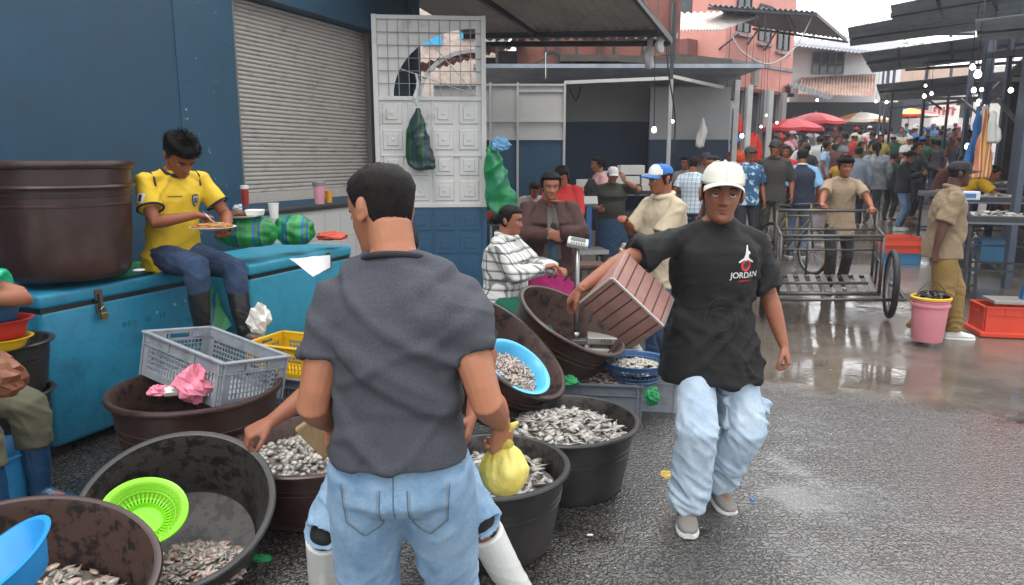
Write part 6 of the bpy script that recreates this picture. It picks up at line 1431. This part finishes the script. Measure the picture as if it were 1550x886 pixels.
mb=MB(); mb.tube([m5.el[-1].lerp(m5.sh[-1],.25),m5.el[-1],m5.el[-1].lerp(m5.hand[-1],.5)],[.062,.060,.052],16); link('black_arm_sleeve',remesh(mb,.007,2,.5,fold(.01,5)),BLK,m5.root,True)
blob('leather_bag',at(-2,570,3.02),(.10,.08,.11),'brown leather bag at the left edge above the olive trousers','bag',mat('brown_leather','6e4028',.55,var=.2,vs=10,bump=.3,bs=60),(0,0,0),33,.25,2.5,ridg=True)
# --- people in the middle distance
def cloth_m(name,c,c2=None,**k): return mat('cloth_'+name,c,.85,var=.12,vs=12,bump=.25,bs=200,col2=c2,c2s=k.get('s',10),c2t=k.get('t',.52),c2w=k.get('w',.05))
NV=cloth_m('navy','141c30'); BLUJ=cloth_m('jeans','2a3f5c','40587a'); DKT=cloth_m('dark_trousers','15161a')
def pos(px,Y): return Vector(((px-775)/FPX*Y/1.005,Y,gz(Y)))
CHK=stripes('check_shirt',[(0,'c4c3bf'),(.45,'8f8e8c'),(.5,'6a6a6a'),(.62,'a9a8a5'),(.75,'c4c3bf')],2,14,.85,axis2=0,cols2=[(0,'ffffff'),(.5,'9b9b9b'),(.62,'ffffff'),(.8,'c8c8c8')])
L6=Vector((-.07,5.5,0)); m6=person(dict(h=1.56,fat=1.12,skin='tan',lean=4,head=(0,6,0),pel=(0,0,.66),handR=(-.10,-.36,.93),handL=(.08,-.40,.90),elbR=(-.5,.6,-.5),elbL=(.6,.6,-.3),hpR=(0,0,-1),hpL=(0,0,-1),curlR=40,curlL=40,footR=(-.1,-.38,.08),footL=(.1,-.38,.08),knR=(0,-1,.8),knL=(0,-1,.8),
  hair='bun',hthick=.008,tuft=1500,shirt=CHK,shirtname='checked_blouse',shirtkw=dict(off=.026,long=True,lo=-.12,belly=.05,bust=.05,flare=.02),fold=.014,collar=CHK,collarr=.018,trousers=cloth_m('green_skirt','0c5a45'),trouname='green_skirt',troukw=dict(off=.04)),L6,R(72),'dark haired woman in a grey checked blouse sitting sideways by the gate')
st=empty('stool',L6+Vector((0,.05,0)),0,'hidden low wooden stool under the woman in the checked blouse','stool'); mb=MB(); mb.box((0,0,.53),(.3,.3,.03)); mb.build('seat',mat('stool_brown','4a2f24'),st)
for a in (-.12,.12):
    for b_ in (-.12,.12): mb=MB(); mb.bar((a,b_,0),(a,b_,.515),.03,.03); mb.build('leg',STEEL,st)
BRJ=cloth_m('brown_jacket','3a1d16','2c1611',s=4,w=.2)
m7=person(dict(h=1.60,fat=1.16,skin='tan',lean=2,head=(0,5,0),handR=(-.02,-.25,1.10),handL=(.03,-.25,1.12),elbR=(-1,.2,-.3),elbL=(1,.2,-.3),hpR=(.2,1,0),hpL=(-.2,1,0),hdR=(1,-.2,-.25),hdL=(-1,-.2,-.25),curlR=35,curlL=35,hair='long',tuft=1200,
  shirt=BRJ,shirtname='brown_jacket',shirtkw=dict(off=.032,long=True,lo=-.21,belly=.04,bust=.05,flare=.03),fold=.014,skirt=cloth_m('magenta_skirt','8f0f56'),skirtlen=.8,shoe=mat('black_shoe','121214',.4)),(.32,6.15,0),R(4),'woman in a dark brown jacket and magenta skirt, standing with clasped hands')
b7=bvh(m7.shirt_me); m7.bv=b7
dirdecal(grid(.11,.50,10,lambda u,v:(u*(.55-v*.9),v)),Vector((0,-.5,1.14)),(0,1,0),cloth_m('blue_dress','25384c','3b5468'),'dress_front',m7,.004); 
for q in (1,-1): dirdecal(grid(.05,.48,8,lambda u,v:(u*.8+q*(.55-v*.9)*1.2,v)),Vector((0,-.5,1.14)),(0,1,0),cloth_m('grey_scarf','4c4540'),'jacket_lapel',m7,.007)
dirdecal(grid(.10,.12,6,lambda u,v:(u*(.4+v*1.1),v)),Vector((0,-.5,1.335)),(0,1,0),skin('tan'),'neckline',m7,.006)
person(dict(h=1.55,fat=1.0,skin='brown',lean=22,head=(0,30,0),pel=(0,0,.60),handR=(-.10,-.38,.80),handL=(.10,-.38,.80),footR=(-.1,-.4,.08),footL=(.1,-.4,.08),knR=(0,-1,.8),knL=(0,-1,.8),hair='long',shirt=cloth_m('cream_jacket','a3978c'),shirtkw=dict(off=.025,long=True),trousers=DKT),pos(806,10.6),R(8),'woman in a cream jacket bent over the orange basket table',None,1)
person(dict(h=1.60,fat=1.08,skin='tan',lean=10,head=(-10,32,0),handR=(-.12,-.36,.95),handL=(.15,-.36,.95),hair='long',shirt=cloth_m('red_cardigan','a31f1c'),shirtkw=dict(off=.026,long=True,lo=-.21,bust=.04,flare=.02),skirt=cloth_m('dark_skirt','1c1c24')),pos(852,8.6),R(-8),'woman in a red cardigan looking down, behind the brown jacket woman',None,1)
person(dict(h=1.60,fat=1.08,skin='tan',lean=3,head=(0,5,0),handR=(-.2,-.25,1.0),handL=(.2,-.25,1.0),hair='bun',shirt=cloth_m('pink_top','c08f90'),shirtkw=dict(off=.02,sleeve=.9,lo=-.12,bust=.05),skirt=NV),pos(908,11.0),R(-80),'woman in a pale pink top in profile at the steel counter',None,1)
CAPW=cloth_m('white_cap','c9c6c0')
L11=pos(925,9.8); m11=person(dict(h=1.52,fat=1.16,skin='tan',lean=4,head=(0,15,0),handL=(.13,-.19,1.33),elbL=(1,-.2,-.5),hpL=(-.3,1,0),hdL=(-.5,0,1),curlL=15,handR=(-.22,-.18,.98),hair='short',cap=CAPW,shirt=cloth_m('olive_top','2b2a22'),shirtkw=dict(off=.022,sleeve=1.0,lo=-.12,bust=.06,belly=.05),skirt=cloth_m('teal_navy_skirt','0f2f48'),skirtlen=.62,shoe=mat('sandal','6b5a4a',.6)),L11,R(5),'woman in a white cap and olive top shading her face with one hand',None,1)
o=blob('black_bag',L11+Vector((-.27,.02,1.20)),(.09,.07,.15),'black bag over the shoulder of the woman shading her face','bag',mat('black_bag_cloth','0d0d0f',.7),(0,0,0),34,.2,2)
L12=pos(1008,5.8); rz12=R(-62)
m12=person(dict(h=1.68,fat=.98,skin='brown',lean=4,head=(-6,6,0),handR=(-.08,-.34,1.24),elbR=(-.6,.6,-.6),handL=(.06,-.36,1.02),elbL=(.6,.6,-.6),hpR=(0,0,-1),hpL=(-.2,.2,0),curlR=45,curlL=55,hair='short',tuft=600,cap=(cloth_m('white_panel_cap','c9c6c0'),mat('cap_blue_brim','1f5fa0',.7)),
  shirt=cloth_m('cream_shirt','a5977f'),shirtkw=dict(off=.028,sleeve=.95,cuff=.02,lo=-.21,flare=.01,belly=.03),fold=.016,collar=cloth_m('cream_collar','b3a68e'),collarr=.016,trousers=BLUJ,shoe=mat('black_shoe','121214')),L12,rz12,'man in a cream shirt and a blue and white cap standing behind the box',None,1)
mb=MB(); cap_b=cap_mb(m12,1.0); k0=[v for v in cap_b.v]; bvv=m12.HM.inverted()
cap_o=[c for c in kids(m12.root) if c.name.startswith('cap') and 'brim' not in c.name][0]; cap_o.data.materials.append(mat('cap_blue_brim','1f5fa0'))
for p_ in cap_o.data.polygons:
    v=bvv@p_.center
    if v.y>-.045+.3*abs(v.x): p_.material_index=1
hL=Matrix.Translation(L12)@Matrix.Rotation(rz12,4,'Z')
blob('white_bag',hL@(m12.hand[1]+Vector((0,-.02,-.20))),(.06,.05,.11),'white plastic bag hanging from the hand of the man in the cream shirt','plastic bag',mat('white_film','c4c2bd'),(0,0,0),35,.3,2.2,ridg=True,flatb=False,top=.4)
blob('trinkets',hL@(m12.hand[1]+Vector((0,-.05,.0))),(.06,.045,.05),'bunch of small silvery trinkets held by the man in the cream shirt','trinkets',mat('trinket','a49c8c',.3,.3,var=.6,vs=60,col2='5e2a26',c2s=25),(0,0,0),36,.5,4,ridg=True)
# cart and its pusher
TUBE=mat('cart_steel','4c4a48',.4,.7,var=.25,vs=10,col2='5e3d2c',c2s=9,c2t=.66)
A=Vector((2.76,7.42,0)); B=Vector((3.80,7.40,0)); C=Vector((3.11,8.55,0)); D=Vector((4.26,8.50,0)); g=.04
cart=empty('cargo_cart',(3.45,7.95,g),0,'empty steel cargo cart with slatted bed and railings pushed by a young man','cart')
def cb(P,Q,r=.016,nm='rail'): mb=MB(); mb.tube([Vector(P)-cart.location,Vector(Q)-cart.location],r,8); return mb.build(nm,TUBE,cart,True)
Z=lambda v,z: Vector((v.x,v.y,z+g))
zb_=.30
for P,Q in ((A,B),(C,D),(A,C),(B,D)): cb(Z(P,zb_),Z(Q,zb_),.020,'bed_frame')
cb(Z(A,zb_)+Vector((-.05,-.07,-.05)),Z(B,zb_)+Vector((.24,-.07,-.05)),.018,'bumper'); cb(Z(B,zb_)+Vector((.24,-.07,-.05)),Z(D,zb_)+Vector((.24,0,-.02)),.018,'bumper')
for P in (A,B): cb(Z(P,zb_),Z(P,.90),.018,'corner_post')
for P in (C,D): cb(Z(P,zb_),Z(P,1.08),.018,'corner_post')
cb(Z(A,.90),Z(B,.90)); cb(Z(A,.86),Z(B,.86),.012); cb(Z(C,1.08),Z(D,1.08),.018,'push_rail'); cb(Z(A,.90),Z(C,.90)); cb(Z(B,.90),Z(D,.90)); cb(Z(A,.60),Z(C,.60),.012); cb(Z(B,.60),Z(D,.60),.012); cb(Z(C,.62),Z(D,.62),.012); cb(Z(C,.86),Z(D,.86),.014)
for t in (.33,.62): cb(Z(C.lerp(D,t),zb_),Z(C.lerp(D,t),.88),.013,'upright')
cb(Z(A.lerp(C,.5),zb_),Z(A.lerp(C,.5),.9),.013,'upright'); cb(Z(B.lerp(D,.5),zb_),Z(B.lerp(D,.5),.9),.013,'upright')
SL=mat('bed_slat','6f6c66',.35,.5,var=.25,vs=5)
for i in range(9):
    t=(i+.5)/9; mb=MB(); mb.bar(Z(A.lerp(B,t),zb_+.022)-cart.location,Z(C.lerp(D,t),zb_+.022)-cart.location,.062,.012); mb.build('slat',SL,cart)
def wheel(c,axis,r,w,parent,spk=18,name='wheel'):
    M=Matrix.Translation(c)@frame_to(axis); root=bpy.data.objects.new(name,None); COL.objects.link(root); root.parent=parent; root.empty_display_size=.1
    mb=MB(); mb.tube([M@Vector((r*math.cos(a),r*math.sin(a),0)) for a in [2*PI*i/44 for i in range(44)]],w,10,closed=True); mb.build('tyre',mat('tyre_black','101011',.6,bump=.3,bs=60),root,True)
    mb=MB(); mb.tube([M@Vector(((r-w*1.2)*math.cos(a),(r-w*1.2)*math.sin(a),0)) for a in [2*PI*i/44 for i in range(44)]],w*.55,8,closed=True); mb.ell(M@Vector((0,0,0)),.03,10,8); mb.build('rim',mat('rim_grey','77777a',.4,.6),root,True)
    mb=MB()
    for i in range(spk): a=2*PI*i/spk; mb.tube([M@Vector((.02*math.cos(a+.6),.02*math.sin(a+.6),.02*(-1)**i)),M@Vector(((r-w)*math.cos(a),(r-w)*math.sin(a),0))],.0025,4)
    mb.build('spokes',mat('spoke','8a8a8c',.3,.8),root)
ax=Vector((1.13,-.40,0)).normalized()
for side,P,Q in ((1,B,D),(-1,A,C)):
    c=P.lerp(Q,.22)+ax*(.13*side); c.z=.37+g; wheel(c-cart.location,ax,.335,.034,cart,18)
cb(Z(A,.35)+Vector((-.0,.25,.02)),Z(B,.35)+Vector((.0,.25,.02)),.016,'axle')
L13=Vector((4.06,9.02,gz(9.0))); rz13=R(-12)
m13=person(dict(h=1.66,fat=.92,skin='brown',lean=8,head=(4,0,0),handR=loc_of((3.62,8.56,1.15),rz13,L13),handL=loc_of((4.20,8.52,1.15),rz13,L13),elbR=(-.7,.8,-.3),elbL=(.7,.8,-.3),hpR=(0,-.2,-1),hpL=(0,-.2,-1),hdR=(.1,-1,-.1),hdL=(-.1,-1,-.1),curlR=60,curlL=60,footR=(-.1,-.1,.085),footL=(.12,.2,.12),hair='top',hthick=.012,hl=.05,tuft=2500,
  shirt=cloth_m('beige_tee','8c7a62','7c6a55',s=5,w=.2),shirtkw=dict(off=.014,sleeve=.78,cuff=.014,lo=-.21,flare=.014),fold=.014,trousers=cloth_m('black_jeans','151517'),tfold=.01,shoe=RB),L13,rz13,'young man in a beige T-shirt pushing the steel cargo cart',None,1)
# man with the bucket
L14=Vector((4.06,6.82,gz(6.8))); rz14=R(78); KHS=cloth_m('khaki_shirt','7d6b52','6f5e48',s=5,w=.2); KHT=cloth_m('mustard_trousers','7c6230','6b5329',s=5,w=.2)
W14=Matrix.Translation(L14)@Matrix.Rotation(rz14,4,'Z')
m14=person(dict(h=1.70,fat=1.02,skin='deep',lean=6,head=(0,5,0),handR=loc_of((3.80,6.60,.64),rz14,L14),elbR=(-.3,1,.1),hpR=(.6,.4,0),hdR=(0,-.1,-1),curlR=60,handL=(.20,-.16,.72),elbL=(.3,1,0),curlL=45,
  footR=(-.10,.20,.11),fzR=.15,footL=(.07,-.20,.085),fyR=0,fyL=0,hair='short',cap=cloth_m('black_cap','161618'),shirt=KHS,shirtkw=dict(off=.020,sleeve=.92,cuff=.018,lo=-.12,flare=.02,belly=.04),fold=.014,collar=KHS,collarr=.016,
  trousers=KHT,troukw=dict(off=.012,r=(.10,.096,.084,.080,.074,.07)),tfold=.014,shoe=mat('white_sneaker','bdbdb8',.5)),L14,rz14,'dark skinned man in khaki walking right with a pink bucket',None,1)
hb_=W14@m14.hand[-1]; bc=Vector((hb_.x-.005,hb_.y-.02,.05))
bk=empty('bucket',bc,0,'pink plastic bucket with a yellow rim carried by the man in khaki','bucket')
PKB=mat('pink_bucket','b9737c',.4,var=.06,vs=4)
mb=MB(); mb.lathe([(0,0),(.125,0),(.13,.01),(.155,.36),(.155,.40),(.148,.40),(.12,.02),(0,.012)],40); mb.lathe([(.156,.33),(.166,.335),(.166,.355),(.156,.36)],40); mb.lathe([(.156,.375),(.162,.378),(.162,.385),(.156,.39)],40); mb.build('shell',PKB,bk,'auto')
mb=MB(); mb.lathe([(.152,.395),(.170,.398),(.172,.415),(.160,.422),(.145,.415),(.145,.40)],40); mb.build('rim_ring',mat('yellow_ring','cfa012',.4),bk,'auto')
mb=MB(); mb.tube([(-.158,0,.36),(-.12,0,.47),(-.05,0,.545),(.0,0,.56),(.05,0,.545),(.12,0,.47),(.158,0,.36)],.004,6); mb.build('handle',STEEL,bk,True)
blob('black_bag',bc+Vector((.02,0,.425)),(.13,.11,.04),'black plastic bag lying on top of the pink bucket','plastic bag',mat('black_film','0b0b0d',.25),(0,0,0),37,.5,3,ridg=True)
# others around the cart
CAMO=mat('camo','3b3d30',.85,var=.2,vs=5,col2='1f211b',c2s=12,c2t=.5,c2w=.02); CAMOB=mat('camo_blue','1f4d6e',.8,var=.2,vs=6,col2='a9bcc8',c2s=11,c2t=.56,c2w=.02)
OLV=cloth_m('olive_shirt','2c2a25')
def mid(px,Y,rz,lab,lod=1,dz=0,**k):
    sp=dict(h=1.68,skin='brown',hair='short'); sp.update(k); L=pos(px,Y); L.z+=dz; sp.setdefault('vox',.009); sp.setdefault('voxc',.011); sp.setdefault('tuft',400); return person(sp,L,R(rz),lab,None,lod)
mid(1168,11.3,-14,'soldier in an olive shirt, camouflage trousers and dark cap walking towards us',h=1.76,dz=.08,head=(-25,0,0),shirt=OLV,shirtkw=dict(off=.022,sleeve=1.0,lo=-.12),collar=OLV,collarr=.014,trousers=CAMO,cap=cloth_m('grey_cap','26282c'),shoe=RB,footL=(.1,-.15,.09),footR=(-.1,.15,.1))
s=mid(1210,11.6,168,'man seen from behind in a navy vest over a light blue shirt',h=1.70,fat=1.12,shirt=cloth_m('light_blue_shirt','6d97bb'),shirtkw=dict(off=.02,sleeve=1.0,cuff=.02),trousers=cloth_m('faded_jeans','3c4f6a','586c86'),collar=cloth_m('white_collar','c9c9c9'),collarr=.012,shoe=RB)
mb=MB(); torso(mb,s,.034,-.12,flare=.01,neckr=.08); link('vest',remesh(mb,.011,3,.5,fold(.006,2)),NV,s.root,True)
mid(1129,11.2,5,'man in a dark blue and white camouflage T-shirt and grey cap',h=1.70,dz=.05,shirt=CAMOB,shirtkw=dict(off=.02,sleeve=.85),cap=cloth_m('grey_cap2','35353a'),trousers=DKT,shoe=RB)
mid(1112,13.6,-45,'man in a red orange vest and bright blue cap by the stall',h=1.70,dz=.15,head=(-20,20,0),shirt=cloth_m('red_orange_vest','b8321e','c96a1e'),shirtkw=dict(off=.02,sleeve=.3),cap=mat('cap_bright_blue','2a72b5',.7),trousers=DKT)
mid(1081,9.6,-70,'man with short black hair and dark shirt behind the white cap',h=1.66,shirt=cloth_m('black_shirt2','15161a'),trousers=BLUJ)
mid(1046,11.0,150,'person in a pale blue checked shirt seen from behind',h=1.60,shirt=stripes('pale_check',[(0,'a9b7c2'),(.5,'7f93a5'),(.6,'c0c8ce')],2,16,.85,axis2=0,cols2=[(0,'ffffff'),(.5,'c2ccd4'),(.7,'ffffff')]),trousers=BLUJ)
mid(1062,12.4,20,'man with grey cap half hidden in front of the pale side wall',h=1.62,shirt=cloth_m('grey_brown_shirt','5a544c'),cap=cloth_m('grey_cap2','35353a'),trousers=DKT)
mid(1035,12.8,-30,'woman with dark hair deep in front of the blue stall wall',h=1.52,hair='bun',shirt=cloth_m('dull_white','8c8780'),trousers=DKT)
# woman with the phone and neighbours
FL=mat('floral_black','121315',.8,var=.2,vs=8,col2='8a6a68',c2s=14,c2t=.66,c2w=.02)
s=mid(1364,14.6,50,'woman in a black patterned top and light jeans looking at her phone',h=1.58,fat=1.1,skin='tan',head=(5,30,0),hair='bun',shirt=FL,shirtkw=dict(off=.024,long=True,bust=.05,lo=-.12),trousers=cloth_m('light_jeans','4d6583','647c99'),handR=(-.06,-.34,1.12),handL=(.08,-.34,1.14),curlR=35,curlL=35,shoe=mat('white_sneaker','bdbdb8'))
ph_=s.root.matrix_basis@((s.hand[1]+s.hand[-1])/2+Vector((0,-.07,.03))); boxm('phone',ph_,(.075,.012,.15),'phone in the hands of the woman in light jeans','phone',mat('phone_black','15171a',.2),.003,R(50))
mid(1378,16.2,30,'woman with brown skin smiling behind the phone woman, holding a tray',h=1.66,hair='bun',shirt=cloth_m('dark_grey_top','2b2d31'),shirtkw=dict(off=.022,long=True),trousers=DKT,handL=(.2,-.4,1.1))
mid(1345,16.0,120,'child with dark hair carried between the two women with dark tops',h=1.45,shirt=cloth_m('black_shirt2','15161a'),trousers=DKT)
mid(1320,15.6,170,'person in a loose grey shirt seen from behind with long hair',h=1.68,fat=1.1,hair='long',shirt=cloth_m('grey_loose','8a8f92','6c7478'),shirtkw=dict(off=.035,long=True,lo=-.21,flare=.03),trousers=cloth_m('grey_jeans','4a4c50'))
mid(1293,15.0,160,'person with black hair and pale blue grey shirt left of the loose grey shirt',h=1.62,shirt=cloth_m('blue_grey','7c8894'),shirtkw=dict(off=.024,long=True),trousers=DKT)
mid(1264,17.5,0,'child in a mustard yellow shirt standing behind the cart pusher',h=1.25,shirt=cloth_m('mustard_kid','a07c22'),trousers=DKT)
mid(1242,17.8,70,'woman in a light blue blouse and blue jeans left of the mustard shirt child',h=1.62,hair='pony',shirt=cloth_m('light_blue_blouse','7f9dba'),trousers=BLUJ)
mid(1263,20,-20,'man in a grey T-shirt with folded arms behind the mustard shirt child',h=1.70,shirt=cloth_m('grey_tee','5f6266'),handR=(.08,-.25,1.15),handL=(-.05,-.25,1.12),elbR=(-1,.1,-.4),elbL=(1,.1,-.4),trousers=DKT)
mid(1212,19,0,'man in a white cap and pale shirt sitting between the left stalls',h=1.62,cap=CAPW,shirt=cloth_m('pale_shirt','a5a39c'),trousers=DKT)
mid(1216,17.2,180,'dark shirted person seen from behind in front of the pale shirt man',h=1.58,shirt=cloth_m('charcoal_shirt','1d1f24'),trousers=DKT)
mid(1185,13.8,-30,'woman in a crimson top half hidden behind the soldier',h=1.58,dz=.1,hair='bun',shirt=cloth_m('crimson_top','b22038'),trousers=DKT)
# vendors leaning over the tables on the right
mid(1462,10.9,62,'vendor in a yellow T-shirt bending over the fish table',h=1.66,lean=58,pel=(0,.12,.92),head=(0,25,0),shirt=cloth_m('yellow_tee','c79a12'),shirtkw=dict(off=.02,sleeve=.8),trousers=cloth_m('blue_work_trousers','1b2c48'),handR=(-.15,-.62,.78),handL=(.15,-.60,.80),elbR=(-.5,.3,.5),elbL=(.5,.3,.5))
mid(1418,13.0,50,'vendor in a rust brown shirt leaning over the middle table',h=1.66,lean=42,head=(0,30,0),shirt=cloth_m('rust_shirt','4f231a'),shirtkw=dict(off=.02,long=True),trousers=DKT,handR=(-.12,-.5,.92),handL=(.12,-.5,.92))
# bicycle behind the cart
by=empty('bicycle',pos(1202,10.4),R(15),'dull yellow framed bicycle parked behind the cargo cart','bicycle')
YF=mat('bike_yellow','6b6030',.4,.2)
for x in (-.48,.48): wheel(Vector((0,x,.34)),Vector((1,0,0)),.31,.020,by,16)
for P,Q,n_ in (((0,-.48,.34),(0,-.38,.86),'fork'),((0,-.38,.78),(0,.08,.36),'down_tube'),((0,-.38,.82),(0,.16,.78),'top_tube'),((0,.08,.34),(0,.18,.88),'seat_tube'),((0,.08,.34),(0,.48,.34),'chain_stay'),((0,.16,.76),(0,.48,.34),'seat_stay'),((-.25,-.36,.98),(.25,-.36,.98),'handlebar'),((0,-.38,.84),(0,-.37,.98),'stem')):
    mb=MB(); mb.tube([P,Q],.016,8); mb.build(n_,YF if n_ not in('handlebar','fork') else STEEL,by,True)
mb=MB(); mb.ell((0,.2,.92),(.07,.13,.03),12,8); mb.build('saddle',BLK,by,True)
# ---------------------------------------------------------------- far crowd from shared bodies
CC=mat('crowd_shirt','ffffff',.85,objcol=True,var=.12,vs=9,bump=.2,bs=100); CT=mat('crowd_trousers','ffffff',.85,objcol=True,var=.15,vs=9); CCAP=mat('crowd_cap','ffffff',.8,objcol=True,var=.05)
TPL=[]
base=dict(vox=.014,voxc=.017,tuft=0,shirt=CC,trousers=CT,shoe=None)
for i,k in enumerate((dict(skin='brown',hair='short'),dict(skin='tan',hair='bun',fat=1.08,h=1.58,shirtkw=dict(off=.022,bust=.05,sleeve=.8)),dict(skin='brown',hair='short',cap=CCAP,handR=(-.1,-.3,1.1)),dict(skin='tan',hair='long',h=1.60,shirtkw=dict(off=.022,long=True,bust=.04),handL=(.15,-.3,1.0)),
   dict(skin='brown',hair='short',fat=1.12,footL=(.1,-.2,.09),footR=(-.1,.2,.1)),dict(skin='tan',hair='pony',h=1.56,footL=(.1,-.15,.09),footR=(-.1,.15,.1),shirtkw=dict(off=.024,long=True)),dict(skin='dark',hair='short',cap=CCAP,lean=8,footL=(.1,.15,.09),footR=(-.1,-.15,.1)),dict(skin='brown',hair='bun',h=1.55,lean=14,handL=(.1,-.4,1.0),handR=(-.1,-.4,1.0)))):
    d=dict(base); d.update(k); s=person(d,(0,0,0),0,'x',None,2); TPL.append((s.root,[c for c in kids(s.root)],k))
COLS=[('white','b9b9b6'),('pale grey','8a8b8c'),('dark grey','2c2e33'),('black','15161a'),('red','9a2a2c'),('pink','b9808a'),('navy','1b2540'),('blue','2f5c8c'),('light blue','8aa6bf'),('maroon','4a2224'),('brown','4a3a2e'),('cream','a89c86'),('green','2f553f'),('mustard','95803c'),('teal','2c5c66'),('white','aeb0b0')]
rnd=random.Random(21); placed=[]; GROUPN='shoppers in the far crowd'; seen={}
def crowdp(px,Y,ci,ti,rz,label=None):
    root,ch,k=TPL[ti]; r=root.copy(); COL.objects.link(r); L=pos(px,Y); r.location=L; r.rotation_euler=(0,0,rz); sc=rnd.uniform(.95,1.05); r.scale=(sc,sc,sc)
    nm,hx=COLS[ci]; tc=rnd.choice(('1c2a44','101114','2a2c30','33465e','3a332b')); cc_=rnd.choice((('white','b9b9b6'),('black','0f1012'),('red','a01c1c'),('blue','1f4f90')))
    for c in ch:
        q=c.copy(); COL.objects.link(q); q.parent=r
        n=c.name.split('.')[0]
        q.color=lin(hx if n=='shirt' else tc if n=='trousers' else cc_[1])
    zone='left' if px<1240 else 'middle' if px<1330 else 'right of middle' if px<1400 else 'right edge'
    dist='near' if Y<24 else 'far' if Y<33 else 'farthest'
    head=(cc_[0]+' cap') if 'cap' in k else {'bun':'tied hair','long':'long hair','pony':'pony tail','short':'short hair'}[k['hair']]
    lab='shopper in %s top, %s, %s rows, %s of crowd'%(nm,head,dist,zone)
    r['label']=label or lab; r['category']='person'; r['group']=GROUPN; seen[lab]=seen.get(lab,0)+1; placed.append((px,Y)); return r
spots=[]
for (n,p0,p1,y0,y1) in ((16,1165,1300,18.5,26),(16,1300,1475,19,26),(42,1175,1480,26,34),(46,1190,1480,34,46)):
    c=0; tries=0
    while c<n and tries<4000:
        tries+=1; Y=rnd.uniform(y0,y1); px=rnd.uniform(p0,p1); x=(px-775)/FPX*Y
        if all(abs(x-a)>.42 or abs(Y-b)>.7 for a,b in spots) : spots.append((x,Y)); c+=1; crowdp(px,Y,rnd.randrange(len(COLS)),rnd.randrange(8),rnd.choice((rnd.uniform(-.8,.8),rnd.uniform(2.4,3.9),rnd.uniform(0,6.28))))
for root,ch,k in TPL:
    for c in ch: bpy.data.objects.remove(c)
    bpy.data.objects.remove(root)
# ---------------------------------------------------------------- damp air over the street
mb=MB(); mb.box((8,28,6.5),(80,70,16)); hz=mb.build('haze',bpy.data.materials.new('haze_air')); tag(hz,kind='stuff',label='thin damp haze in the air over the market street')
hm=hz.data.materials[0]; hm.use_nodes=True; hn=hm.node_tree; hn.nodes.clear(); pv=hn.nodes.new('ShaderNodeVolumePrincipled'); pv.inputs['Color'].default_value=(.93,.95,1,1); pv.inputs['Density'].default_value=.0016; pv.inputs['Anisotropy'].default_value=.3
ou=hn.nodes.new('ShaderNodeOutputMaterial'); hn.links.new(pv.outputs[0],ou.inputs['Volume'])
